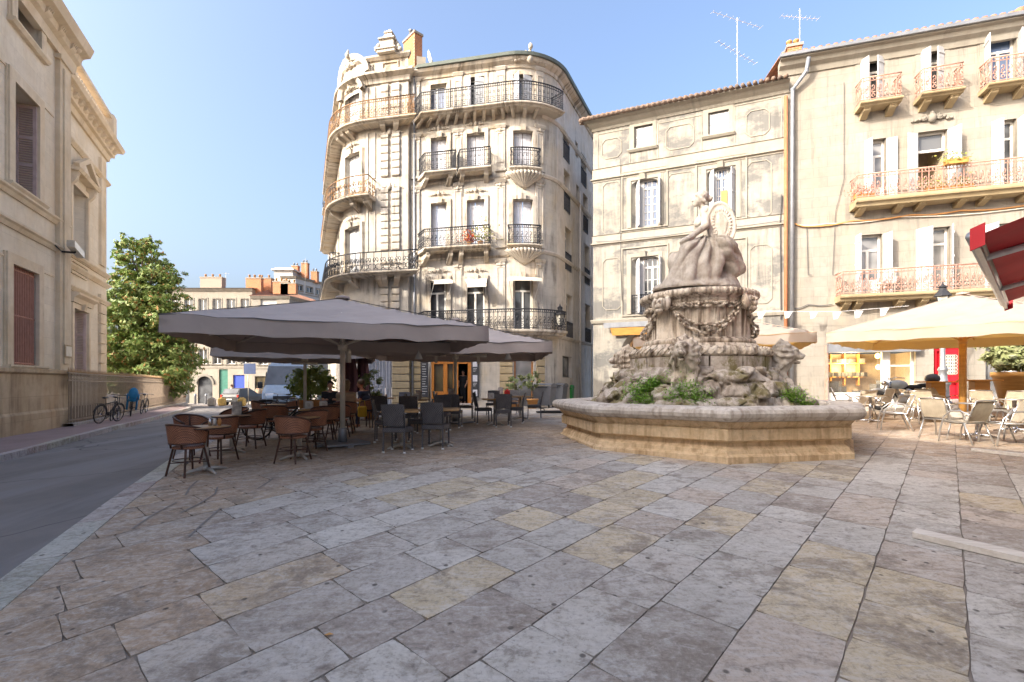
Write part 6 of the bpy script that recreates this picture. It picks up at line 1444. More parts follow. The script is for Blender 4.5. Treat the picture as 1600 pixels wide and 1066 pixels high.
for ang, rr, z in ((-119, 1.78, 2.2), (-15, 1.72, 2.2), (160, 1.55, 2.15), (75, 1.75, 2.2)):
    a = rad(ang); m = MB(); k = Matrix.Translation((FX + rr * math.cos(a), FY + rr * math.sin(a), z)) @ Matrix.Rotation(a, 4, 'Z') @ Matrix.Rotation(rad(6), 4, 'Y') @ Matrix.Scale(.92, 4)
    m.v = [tuple(k @ Vector(v)) for v in lv]; m.f = [list(map(int, q)) for q in lf_]; m.uv = [None] * len(m.f); m.sm = [True] * len(m.f); m.build('lion', M['statue'] if ang == -15 else M['drum'], ft, recalc=False)
# water spouts' ferns growing on the rocks
m = MB(); r = random.Random(9)
for (px, py, n, s) in ((1000, 612, 420, .16), (1022, 600, 260, .12), (1075, 612, 420, .17), (1062, 625, 300, .16), (1090, 625, 260, .14), (1010, 628, 240, .14), (1240, 618, 240, .12), (1258, 632, 160, .1), (1050, 588, 90, .08), (1210, 552, 60, .06)):
    d_ = Vector(((px - CX) / F, 1, (HY - py) / F)); best = None
    for k in range(400):
        D_ = 8.3 + k * .012; p = Vector((0, 0, CZ)) + d_ * D_; q = Vector((p.x - FX, p.y - FY)); R_ = float(np.interp(p.z - Z0, [0, .25, .7, 1.15, 1.4], [2.42, 2.32, 2.0, 1.62, 1.5]))
        if q.length < R_: best = p; break
    if best is None: continue
    for k in range(int(n * 2.4)):
        o = Vector((r.gauss(0, s), r.gauss(0, s * .5), r.gauss(0, s * .7))); p = best + o; x = Vector((r.gauss(0, 1), r.gauss(-.5, .7), r.gauss(-.1, .6))).normalized() * r.uniform(.018, .036); y = x.cross(Vector((r.random() - .5, r.random() - .5, 1))).normalized() * .013; m.face([p - x, p + y, p + x, p - y])
tag(m.build('ferns', M['fern'], None, recalc=False), 'bright green ferns growing on the wet rocks of the fountain', 'plant', kind='stuff')
# seated statue
def fstat(p):
    x, y, z = p[..., 0], p[..., 1], p[..., 2]
    base = s_ell(p, (-.03, 0, .0), (.98, .72, .24)); base = smin(base, s_ell(p, (.45, .05, .15), (.42, .5, .28)), .1); base = base - .05 * (fbm(p * 5, 3) - .5)
    # seat block / urn at left and throne
    seat = s_box(p, (.25, .15, .55), (.42, .42, .42), .1); urn = s_ell(p, (-.47, .12, .66), (.17, .2, .24)); urn = smin(urn, s_cap(p, (-.46, .12, .5), (-.48, .1, .2), .13, .18), .05)
    # body
    hips = s_ell(p, (.2, .02, .98), (.3, .28, .2)); torso = s_cap(p, (.22, .0, 1.05), (.16, -.03, 1.5), .2, .22); chest = s_ell(p, (.09, -.1, 1.5), (.17, .22, .17)); shl = s_cap(p, (.08, -.3, 1.68), (.3, .26, 1.72), .13)
    neck = s_cap(p, (.17, -.02, 1.72), (.09, -.04, 1.94), .085, .075)
    thL = s_cap(p, (.2, -.12, .98), (-.34, -.34, .9), .19, .15); shinL = s_cap(p, (-.34, -.34, .9), (-.36, -.34, .2), .15, .16)
    thR = s_cap(p, (.25, -.1, .98), (.4, -.52, .83), .19, .17); shinR = s_cap(p, (.4, -.52, .82), (.12, -.48, .25), .15, .14)
    drape = smin(smin(thL, shinL, .08), smin(thR, shinR, .08), .14); drape = smin(drape, s_cap(p, (.02, -.28, .85), (-.12, -.32, .25), .2, .26), .12); drape = smin(drape, s_cap(p, (-.3, -.1, .7), (-.45, -.05, .2), .17, .2), .1); drape = smin(drape, s_cap(p, (-.3, -.36, .8), (-.7, -.3, .08), .13, .2), .1); drape = smin(drape, s_cap(p, (.38, -.52, .9), (.72, -.3, .42), .17, .17), .08); drape = smin(drape, s_cap(p, (.05, -.45, .8), (-.35, -.5, .18), .1, .12), .08); drape = smin(drape, s_cap(p, (.2, .05, .8), (.55, .1, .25), .25, .25), .1)
    drape = smin(drape, hips, .08)
    # long hanging folds that fan out from the lap to the feet and to the right
    ang = np.arctan2(x - .12, 1.25 - z); wv = 1.6 * fbm(p * 1.7, 2)
    f1_ = np.abs(np.sin(ang * 9.5 + wv * 2.2 + y * 2)); f2_ = np.abs(np.sin(ang * 5.0 + 1.3 + wv * 3 - y * 3)); drape = drape - .062 * (f1_ - .45) - .036 * (f2_ - .5)
    sweep = np.abs(np.sin((z * 1.15 + x * .55) * 13 + wv * 3)); drape = drape - .032 * (sweep - .5) * np.clip((x - .05) * 3, 0, 1)
    up = smin(smin(torso, chest, .06), shl, .07); up = up - .022 * (np.abs(np.sin((x * 1.1 - z * .6 + y * .5) * 21 + 3 * fbm(p * 3, 2))) - .5)
    cloak = s_cap(p, (.28, .1, 1.74), (.60, .05, 1.35), .15, .17); cloak = smin(cloak, s_cap(p, (.60, .05, 1.35), (.58, .05, .9), .17, .19), .08); cloak = smin(cloak, s_cap(p, (.58, -.05, .95), (.76, -.05, .98), .12, .12), .08); cloak = cloak - .035 * (np.abs(np.sin(np.arctan2(x - .1, z - .4) * 10 + 2 * wv)) - .5)
    armR = smin(s_cap(p, (.06, -.3, 1.66), (.0, -.46, 1.32), .1, .085), s_cap(p, (.0, -.46, 1.32), (-.26, -.40, 1.12), .08, .06), .03); hand = s_ell(p, (-.3, -.39, 1.1), (.1, .07, .05))
    for k in range(4): hand = smin(hand, s_cap(p, (-.34, -.44 + k * .035, 1.1), (-.42, -.45 + k * .04, 1.05), .02, .016), .01)
    armL = smin(s_cap(p, (.3, .2, 1.68), (.5, .0, 1.5), .1, .085), s_cap(p, (.5, .0, 1.5), (.42, -.34, 1.72), .08, .06), .03)
    d = smin(up, drape, .035); d = smin(d, neck, .03); d = smin(d, cloak, .035); d = smin(d, armR, .02); d = smin(d, armL, .03); d = smin(d, hand, .02)
    # head, turned to the left and slightly down
    hd = s_ell(p, (.04, -.05, 2.06), (.135, .115, .16)); face = s_ell(p, (-.05, -.055, 2.02), (.075, .085, .115)); nose = s_cap(p, (-.11, -.06, 2.07), (-.145, -.06, 2.015), .016, .024); chin = s_ell(p, (-.075, -.055, 1.925), (.045, .045, .04)); lips = s_ell(p, (-.118, -.057, 1.965), (.018, .035, .016))
    hd = smin(smin(smin(smin(hd, face, .04), nose, .012), chin, .03), lips, .01)
    for s in (-1, 1): hd = np.maximum(hd, -s_ell(p, (-.125, -.057 + .042 * s, 2.055), (.022, .02, .012)))
    hair = smin(s_ell(p, (.075, -.05, 2.12), (.15, .135, .13)), s_ell(p, (.25, -.05, 2.07), (.075, .07, .075)), .05); hair = smin(hair, s_cap(p, (-.06, -.13, 2.12), (.1, -.16, 1.98), .045, .04), .03); f1, _, _ = worley(p * 13); hair = hair + .022 * f1 - .012
    d = smin(d, smin(hd, hair, .012), .025)
    # oval shield held on the near side, facing the viewer
    q = p - np.array((.33, -.45, 1.36)); qx, qz = q[..., 0] + .12 * q[..., 2], q[..., 2]; pl = q[..., 1] + .35 * qx; e = np.sqrt((qx / .27) ** 2 + (qz / .47) ** 2); sh = np.maximum((e - 1) * .27, np.abs(pl) - .05 - .03 * (1 - e)); rim = np.sqrt(((e - .94) * .27) ** 2 + (pl + .05) ** 2) - .026
    rel = np.maximum(np.maximum(np.abs(qx) - .10 * (1.15 - np.abs(qz) / .3), np.abs(qz + .02) - .25), np.abs(pl) - .085); lau = np.sqrt(((e - .62) * .27) ** 2 + (pl + .06) ** 2) - .018 - .014 * np.sin(np.arctan2(qx / .27, qz / .47) * 26)
    shield = smin(smin(smin(sh, rim, .01), rel, .012), lau, .008); d = smin(d, shield, .012)
    # small lion cub / foliage lump right, foot left
    lump = s_ell(p, (.74, -.1, .98), (.12, .12, .11)) + .03 * worley(p * 11)[0] - .01; foot = smin(s_ell(p, (.02, -.52, .22), (.16, .07, .06)), s_ell(p, (-.1, -.52, .2), (.06, .06, .04)), .02)
    d = smin(d, smin(lump, foot, .02), .04); d = smin(d, smin(seat, urn, .05), .05); d = smin(d, base, .06)
    return d - .004 * (vnoise(p * 40) - .5)
st = thing('statue', 'pale stone statue of a seated draped woman with oval shield atop the fountain', 'statue', (FX, FY, 3.83))
sculpt('figure', M['statue'], fstat, (-1.12, -.95, -.04), (1.05, .85, 2.32), .0165, st, Matrix.Translation((0, 0, .13)) @ Matrix.Scale(1.0, 4))
# ================================================================ PARASOLS
def trans_canvas(name, c1, c2, tc, amt):
    t = NT(name); n = t.noise(t.co('Object'), 1.6, 4); c = t.mix(t.ramp(n, .35, .65), c1, c2); t.base(c); t.b.inputs['Roughness'].default_value = .8
    t.bump(t.noise(t.co('Object'), 3.0, 3), .25, .05)
    tr = t.new('ShaderNodeBsdfTranslucent'); tr.inputs[0].default_value = (*tc, 1); ms = t.new('ShaderNodeMixShader'); ms.inputs[0].default_value = amt
    t.lk(t.b.outputs[0], ms.inputs[1]); t.lk(tr.outputs[0], ms.inputs[2]); t.lk(ms.outputs[0], t.n['Material Output'].inputs[0]); return t.m
M['canopy'] = trans_canvas('taupe_canvas_cloth', (.47, .40, .36), (.41, .35, .315), (.06, .03, .025), .08)
M['canopy_cr'] = trans_canvas('cream_canvas_cloth', (.42, .39, .345), (.37, .345, .30), (.90, .48, .08), .27)
def parasol(name, label, c, rz, s, zv, val, za, cloth, pole, group=None, pr=.05, heaters=(), lamps=(), base='plate', val_far=None, wires=False):
    t = thing(name, label, 'parasol', c, rz, group); gz0 = c[2]; zv -= gz0; za -= gz0; h = s / 2; n = 12; m = MB()
    def roof(x, y):
        r_ = max(abs(x), abs(y)) / h; e = min(abs(x), abs(y)) / (h * max(r_, 1e-6)) if r_ > 1e-6 else 1
        return za + (zv - za) * r_ + .018 * math.sin(x * 7.3 + 1.7 * math.sin(y * 3.1)) * math.sin(y * 6.1 + x) * min(1, r_ * 2) - .05 * math.sin(pi * r_) * (1 - .5 * e) - .035 * r_ * (1 - e * e)
    N = 20; g = [(-h + s * i / N) for i in range(N + 1)]; vs = [(x, y, roof(x, y)) for y in g for x in g]; fs = [(j * (N + 1) + i, j * (N + 1) + i + 1, (j + 1) * (N + 1) + i + 1, (j + 1) * (N + 1) + i) for j in range(N) for i in range(N)]
    m.add(vs, fs, False); can = m.build('canopy', M[cloth], t, True, recalc=False)
    rr = random.Random(len(label)); v = MB(); per = [(x, -h) for x in g] + [(h, y) for y in g[1:]] + [(x, h) for x in reversed(g[:-1])] + [(-h, y) for y in reversed(g[:-1])]
    K = len(per) - 1
    for i in range(K):
        (x0, y0), (x1, y1) = per[i], per[(i + 1)]
        def ed(x, y, d, i_):
            w = .02 * math.sin(i_ * 1.9) * d / val + .012 * math.sin(i_ * .7); k = 1 + w / h; return (x * k, y * k, roof(x, y) - d - (.012 * math.sin(i_ * 1.3) if d > val * .9 else 0))
        for d0, d1 in ((-.004, val * .35), (val * .35, val * .7), (val * .7, val)):
            v.face([ed(x0, y0, d0, i), ed(x1, y1, d0, i + 1), ed(x1, y1, d1, i + 1), ed(x0, y0, d1, i)], sm=True)
    o = v.build('valance', M[cloth], can, True, recalc=False)
    bm = bmesh.new(); bm.from_mesh(o.data); bmesh.ops.remove_doubles(bm, verts=bm.verts, dist=1e-3); bm.to_mesh(o.data); bm.free()
    m = MB()
    for sx in (-1, 1):
        for sy in (-1, 1): m.tube([(sx * h * k, sy * h * k, roof(h * k, h * k) + .006) for k in np.linspace(0, 1, 9)], .012, 4)
    m.build('seam', M['frame_g'] if cloth == 'canopy' else M[cloth], can, True)
    m = MB(); m.tube([(x, y, roof(x, y) + .004) for x, y in per], .010, 4); m.build('piping', M['frame_g'] if cloth == 'canopy' else M['tablewood'], can, True)
    m = MB(); m.lathe([(.16, za - .02), (.14, za + .03), (.02, za + .06)], 12); m.build('cap', M[cloth], can, True)
    m = MB(); m.tube([(0, 0, .0), (0, 0, za - .03)], pr, 12); m.build('pole', M[pole], t, True)
    m = MB()
    if base == 'plate':
        m.box((0, 0, .05), (.9, .9, .04), .3); m.box((0, 0, .02), (1.15, .12, .04), .3); m.box((0, 0, .021), (.12, 1.15, .04), .3); m.lathe([(.09, .07), (.08, .35), (.06, .37)], 10)
    else: m.box((0, 0, .12), (.9, .9, .24), .1)
    m.build('base', M['zinc'] if base == 'plate' else M['kerb'], t, True)
    zr = zv - .12
    for k in range(8):
        a = k * pi / 4; L = h * (1.41 if k % 2 else 1.0) * .985; a += pi / 4 if False else 0
        ex, ey = (math.cos(a) * L, math.sin(a) * L); b = MB(); e = Vector((ex, ey, roof(ex, ey) - .05)); b.bar((0, 0, za - .12), e, .018, 5); b.build('rib', M[pole], t, True)
        b = MB(); mid = Vector((ex * .5, ey * .5, roof(ex * .5, ey * .5) - .05)); b.bar((0, 0, zr - .12), mid, .015, 5); b.build('strut', M[pole], t, True)
    m = MB(); m.lathe([(.09, zr - .2), (.1, zr - .1), (.06, zr - .02)], 10); m.build('runner', M[pole], t, True)
    for (x, y, z, a, L) in heaters:
        m = MB(); d = Vector((math.cos(a), math.sin(a), 0)); m.tube([Vector((x, y, z)) - d * L / 2, Vector((x, y, z)) + d * L / 2], .05, 8); m.box((x, y, z - .12), (.08, .08, .25), a); m.bar((0, 0, z + .02), (x, y, z), .015); m.build('heater', M['orange_wood'] if False else M['pole'], t, True)
    for (x, y, z) in lamps: m = MB(); m.lathe([(.1, z), (.035, z + .16), (.02, z + .22)], 12, (x, y, 0)); m.bar((x, y, z + .2), (x, y, roof(x, y)), .008); m.build('lamp_shade', M['whiteplastic'], t, True)
    return t
def PZ(x, y): return (x, y, gz(x, y))
parasol('parasol', 'largest taupe square parasol, nearest the camera, over the rattan chairs', PZ(-3.6, 10.2), rad(18.6), 5.0, CZ + 1.0, .26, CZ + 1.78, 'canopy', 'pole', 'taupe cafe parasols', .055, heaters=((.12, .05, 2.0, .5, .05),), lamps=((1.75, 1.1, 1.9),))
parasol('parasol', 'taupe square parasol beside the cafe doorway, partly behind the largest one', PZ(-1.7, 14.4), rad(2), 5.2, CZ + 1.0, .26, CZ + 1.86, 'canopy', 'pole', 'taupe cafe parasols', .05, heaters=((.7, -.3, 2.0, .15, .5), (-.6, .2, 2.05, .1, .6)), lamps=((1.55, -1.2, 1.85),))
parasol('parasol', 'taupe square parasol at the back with a heater-topped pole, near the van', PZ(-6.9, 16.0), rad(18), 4.4, CZ + .98, .26, CZ + 1.7, 'canopy', 'pole', 'taupe cafe parasols', .05, heaters=((0, -.1, 2.0, .1, .8),))
q = PZ(-2.95, 17.2); t = thing('umbrella_heater', 'slim pole carrying a crossbar heater between the parasols', 'heater', q); m = MB(); m.tube([(0, 0, 0), (0, 0, 2.1)], .05, 10); m.build('pole', M['pole'], t, True); m = MB(); m.tube([(-.3, 0, 2.1), (.3, 0, 2.12)], .05, 8); m.tube([(-2.3, .1, 2.1), (2.2, -.1, 2.12)], .018, 5); m.build('crossbar', M['pole'], t, True); m = MB(); m.box((0, 0, .02), (.6, .6, .04)); m.build('base', M['zinc'], t, True)
cA = parasol('parasol', 'wide cream square parasol on a honey-wood post, under the red awning', PZ(12.3, 13.1), rad(-49), 5.05, CZ + 1.36, .26, CZ + 2.4, 'canopy_cr', 'orange_wood', 'cream terrace parasols', .085, base='block', lamps=())
cB = parasol('parasol', 'cream square parasol half hidden behind the fountain drum', PZ(7.0, 16.3), rad(-23), 4.9, CZ + 1.36, .26, CZ + 2.3, 'canopy_cr', 'orange_wood', 'cream terrace parasols', .085, base='block')
tx = bpy.data.curves.new('lettering', 'FONT'); tx.body = 'CHA'; tx.size = .34; tx.extrude = .002; tx.align_x = 'CENTER'; tx.align_y = 'CENTER'
ot = bpy.data.objects.new('lettering_curve', tx); C.objects.link(ot); me = bpy.data.meshes.new_from_object(ot.evaluated_get(bpy.context.evaluated_depsgraph_get())); bpy.data.objects.remove(ot); o = bpy.data.objects.new('lettering', me); C.objects.link(o); o.parent = cB; o.data.materials.clear(); o.data.materials.append(M['tablewood']); o.location = (-.55, 2.43, CZ + 1.20 - cB.location.z); o.rotation_euler = (rad(90), 0, 0); o.scale = (-1, 1, 1)
# red shop awning at the right edge
zA = CZ + 1.6; n0 = Vector((5.1, 5.3, zA)); n1 = Vector((10.0, 9.75, zA)); e_ = (n1 - n0).normalized(); pd = Vector((e_.y, -e_.x, 0)) + Vector((0, 0, .39))
aw = thing('shop_awning', 'bright red folding-arm shop awning jutting in at the right edge', 'awning', (8, 4, gz(8, 4)))
m = MB(); K = 40
def awp(i, s): p = n0 + (n1 - n0) * i / K + pd * s; sg = .05 * math.sin(pi * min(1, s / 3)) ; return p - Vector((0, 0, sg + .03 * math.sin(i * .9 + s * .6) * (s / 3 + .15)))
for i in range(K):
    for j in range(8): m.face([awp(i, j * .4), awp(i + 1, j * .4), awp(i + 1, j * .4 + .4), awp(i, j * .4 + .4)], sm=True)
m.build('cloth', M['redcloth'], aw, recalc=False)
m = MB(); m.tube([n0 - e_ * .04, n1 + e_ * .04], .07, 10); m.obox(n0 + Vector((0, 0, -.13)) - e_ * .03, n1 - n0 + e_ * .06, pd.normalized() * .05, Vector((0, 0, .14))); m.build('front_bar', M['alu'], aw)
m = MB(); m.obox(n0 - e_ * .07 + Vector((0, 0, -.15)) - pd.normalized() * .03, e_ * .035, pd.normalized() * .13, Vector((0, 0, .24))); m.build('end_cap', M['redcloth'], aw); m = MB(); m.obox(n1 + e_ * .06 + Vector((0, 0, -.15)), e_ * .035, pd.normalized() * .13, Vector((0, 0, .24))); m.build('end_cap', M['redcloth'], aw)
for s in (.16, .62):
    m = MB(); b = n0 + (n1 - n0) * s; m.tube([b + Vector((0, 0, -.06)), b + pd * 1.4 + e_ * 1.1 - Vector((0, 0, .08)), b + pd * 3.1 - e_ * .1 - Vector((0, 0, .05))], .045, 6); m.build('folding_arm', M['whiteplastic'], aw)
m = MB(); b = n0 + pd * 3.25; m.obox(b - e_ * .1, n1 - n0 + e_ * .2, pd * .1, Vector((0, 0, .25))); m.build('cassette', M['redcloth'], aw)
# the shopfront wall the awning is fixed to (outside the frame)
wq = thing('shop_house', 'cream house wall that carries the red awning', 'building', (9, 3, gz(9, 3))); w0 = n0 + pd * 3.36 - e_ * 5; w_1 = n1 + pd * 3.36 + e_ * 3.0; fq = Facade([(w0.x, w0.y), (w_1.x, w_1.y)])
m = MB(); fwall(m, Facade([(w_1.x, w_1.y), (w0.x, w0.y)]), 0, fq.len, gz(9, 3) - 1, gz(9, 3) + 11, [], .2); m.build('wall', M['stone_3'], wq)
# ================================================================ TABLES AND CHAIRS
def legs(t, pts, mat, r=.016, feet=None, n=6):
    for a, b in pts:
        m = MB(); m.bar(a, b, r, n); l = m.build('leg', M[mat], t, True)
        if feet: m = MB(); m.lathe([(r * 1.5, 0), (r * 1.3, .035)], 8, (a[0], a[1], 0)); m.build('foot_cap', M[feet], l, True)
def rattan_chair():
    t = thing('rattan_chair', 'x', 'chair'); m = MB(); m.lathe([(.20, .425), (.225, .435), (.225, .46), (.19, .47), (.01, .462)], 20); m.build('seat', M['rattan'], t, True)
    m = MB(); A = np.linspace(rad(62), rad(298), 22)
    def hz(a): k = (a - pi) / rad(118); return .82 - .13 * abs(k) ** 2.2
    for i in range(len(A) - 1):
        for j in range(3):
            def pt(a, s, o): z = .52 + (hz(a) - .52) * s; R_ = .245 + .035 * s + o; return (R_ * math.cos(a) - .01, R_ * math.sin(a), z)
            for o in (0, .018): m.face([pt(A[i], j / 3, o), pt(A[i + 1], j / 3, o), pt(A[i + 1], (j + 1) / 3, o), pt(A[i], (j + 1) / 3, o)], sm=True)
    b = m.build('backrest', M['rattan'], t, True, recalc=False)
    m = MB(); m.tube([(.288 * math.cos(a) - .01, .288 * math.sin(a), hz(a)) for a in A], .019, 6); m.tube([(.255 * math.cos(a) - .01, .255 * math.sin(a), .52) for a in A], .015, 6); m.build('back_rim', M['bamboo'], b, True)
    for s in (-1, 1):
        m = MB(); m.tube([(-.2, .12 * s, .44), (-.25, .13 * s, .80)], .015, 6); m.build('back_post', M['bamboo'], t, True); m = MB(); m.tube([(.14, .23 * s, .44), (.14, .255 * s, .7)], .014, 6); m.build('arm_post', M['bamboo'], t, True)
    legs(t, [((.2 * sx * 1.1, .19 * sy * 1.1, 0), (.15 * sx, .14 * sy, .44)) for sx in (-1, 1) for sy in (-1, 1)], 'bamboo', .016)
    m = MB(); m.bar((.2, .19, .2), (-.2, -.19, .2), .009); m.bar((.2, -.19, .2), (-.2, .19, .2), .009); m.ring((0, 0, .24), .22, .009, (1, 0, 0), (0, 1, 0), 16, 4); m.build('stretcher', M['bamboo'], t, True); return t
def wicker_chair():
    t = thing('wicker_chair', 'x', 'chair'); m = MB(); m.bbox((0, 0, .425), (.45, .45, .09), .015); m.build('seat', M['wicker'], t, True)
    m = MB(); N = 8
    for i in range(N):
        y0, y1 = -.22 + .44 * i / N, -.22 + .44 * (i + 1) / N
        def bp(y, z, o): return (-.20 - .10 * ((z - .47) / .44) - .02 * (1 - (y / .22) ** 2) + o, y, z + (.015 * (1 - (y / .22) ** 2) if z > .8 else 0))
        for o in (0, .03): m.face([bp(y0, .50, o), bp(y1, .50, o), bp(y1, .9, o), bp(y0, .9, o)], sm=True)
        m.face([bp(y0, .9, 0), bp(y1, .9, 0), bp(y1, .9, .03), bp(y0, .9, .03)])
    for y in (-.22, .22): m.face([bp(y, .5, 0), bp(y, .5, .03), bp(y, .9, .03), bp(y, .9, 0)])
    m.build('backrest', M['wicker'], t, True, recalc=False)
    for s in (-1, 1): m = MB(); m.tube([(-.19, .205 * s, .38), (-.21, .205 * s, .52), (-.28, .205 * s, .88)], .014, 4); m.build('back_post', M['blackmetal'], t, True)
    legs(t, [((.215 * sx, .205 * sy, 0), (.205 * sx, .2 * sy, .4)) for sx in (-1, 1) for sy in (-1, 1)], 'wicker', .02, 'whiteplastic', 4); return t
def sling_chair():
    t = thing('terrace_armchair', 'x', 'chair'); m = MB(); n = 8
    for i in range(n):
        x0, x1 = .24 - .46 * i / n, .24 - .46 * (i + 1) / n; f = lambda x: .43 - .03 * math.sin(pi * (x + .22) / .46) + .02 * (x > .2)
        m.face([(x0, -.23, f(x0)), (x1, -.23, f(x1)), (x1, .23, f(x1)), (x0, .23, f(x0))], sm=True); m.face([(x0, -.23, f(x0) - .012), (x1, -.23, f(x1) - .012), (x1, .23, f(x1) - .012), (x0, .23, f(x0) - .012)], sm=True)
    m.build('seat', M['sling'], t, True, recalc=False); m = MB()
    for i in range(n):
        s0, s1 = i / n, (i + 1) / n; g = lambda s, o: (-.22 - .14 * s - .02 * math.sin(pi * s) + o, .45 + .40 * s)
        for o in (0, .012): a, b = g(s0, o), g(s1, o); m.face([(a[0], -.22, a[1]), (a[0], .22, a[1]), (b[0], .22, b[1]), (b[0], -.22, b[1])], sm=True)
    m.build('backrest', M['sling'], t, True, recalc=False)
    for s in (-1, 1):
        m = MB(); m.tube([(.30, .27 * s, 0), (.27, .27 * s, .25), (.2, .27 * s, .52), (.06, .27 * s, .65), (-.1, .27 * s, .66), (-.24, .27 * s, .60), (-.30, .26 * s, .56)], .016, 8); m.build('arm', M['alu'], t, True)
        m = MB(); m.tube([(.25, .24 * s, .43), (-.21, .24 * s, .42), (-.29, .235 * s, .66), (-.37, .23 * s, .86)], .014, 8); m.build('side_rail', M['alu'], t, True)
        m = MB(); m.tube([(-.16, .25 * s, .42), (-.33, .26 * s, 0)], .015, 8); m.build('leg', M['alu'], t, True)
    for q in ([(-.37, -.23, .86), (-.375, 0, .87), (-.37, .23, .86)], [(.24, -.25, .42), (.24, .25, .42)], [(-.2, -.25, .41), (-.2, .25, .41)]): m = MB(); m.tube(q, .014, 6); m.build('cross_rail', M['alu'], t, True)
    return t
def table(kind):
    t = thing('cafe_table' if kind != 'chrome' else 'chrome_table', 'x', 'table'); m = MB()
    if kind == 'round': m.lathe([(.01, .715), (.33, .715), (.345, .725), (.345, .74), (.335, .748), (.01, .748)], 28); m.build('tabletop', M['tablewood'], t, True); m = MB(); m.ring((0, 0, .73), .347, .014, (1, 0, 0), (0, 1, 0), 28, 5); m.build('edge_band', M['bamboo'], t, True)
    elif kind == 'square': m.bbox((0, 0, .735), (.72, .72, .035), .008); m.build('tabletop', M['tablewood'], t, True)
    else: m.lathe([(.01, .72), (.34, .72), (.35, .73), (.35, .745), (.01, .75)], 28); m.build('tabletop', M['alu'], t, True)
    bm_ = 'tablebase' if kind != 'chrome' else 'chrome'; m = MB(); m.tube([(0, 0, .05), (0, 0, .71)], .04, 10); m.lathe([(.07, .04), (.045, .12)], 10); m.build('column', M[bm_], t, True)
    for k in range(4): a = k * pi / 2 + pi / 4; m = MB(); m.tube([(0, 0, .07), (.2 * math.cos(a), .2 * math.sin(a), .05), (.34 * math.cos(a), .34 * math.sin(a), .012)], [.035, .028, .018], 6); m.build('foot', M[bm_], t, True)
    return t
PROTO = {}
def put(kind, px, py, face, label, group, jit=0.0):
    """face: compass angle of the chair's front in degrees (0 = right, 90 = away from the camera)"""
    p = G(px, py); mk = {'rattan': rattan_chair, 'wicker': wicker_chair, 'sling': sling_chair}.get(kind) or (lambda: table(kind))
    if kind not in PROTO: o = mk(); PROTO[kind] = o; o.location = p; o.rotation_euler = (0, 0, rad(face)); o['label'] = label; o['group'] = group
    else: o = dup(PROTO[kind], p, rad(face), label, group)
    return o
gT, gR, gW, gS = 'wooden cafe tables', 'brown rattan chairs', 'grey wicker chairs', 'beige terrace armchairs'
TB = [
 ('round', 322, 738, 10, 'round wooden table nearest the road, at the front rattan chair', gT), ('round', 362, 707, 30, 'second round wooden table back along the road edge, beside the parked bicycle', gT),
 ('round', 468, 716, 0, 'round wooden table at the lone rattan chair left of the parasol pole', gT), ('square', 497, 690, 12, 'square wooden table carrying the white napkin boxes', gT),
 ('square', 548, 665, 12, 'wooden table where the seated customers sit', gT), ('round', 428, 672, 0, 'round wooden table behind the parked bicycle', gT), ('square', 600, 655, 8, 'wooden table in the dark wicker rows, left of the cafe door', gT),
 ('square', 628, 700, 5, 'square wooden table behind the lighter front wicker chair', gT), ('square', 690, 696, 5, 'square wooden table behind the darker front wicker chair, beside the pole', gT), ('square', 650, 664, 5, 'square wooden table with a menu stand, in the middle of the wicker rows', gT),
 ('square', 705, 658, 5, 'square wooden table right in front of the cafe glazing', gT), ('square', 773, 664, 8, 'square wooden table with a white box, right of the cafe door', gT), ('square', 813, 655, 8, 'square wooden table nearest the wheeled bins', gT), ('square', 782, 648, 8, 'wooden table with the red holder, close to the pier right of the door', gT),
]
TO = {}
for k, x, y, f, l, g in TB: TO[l] = put(k, x, y, f, l, g)
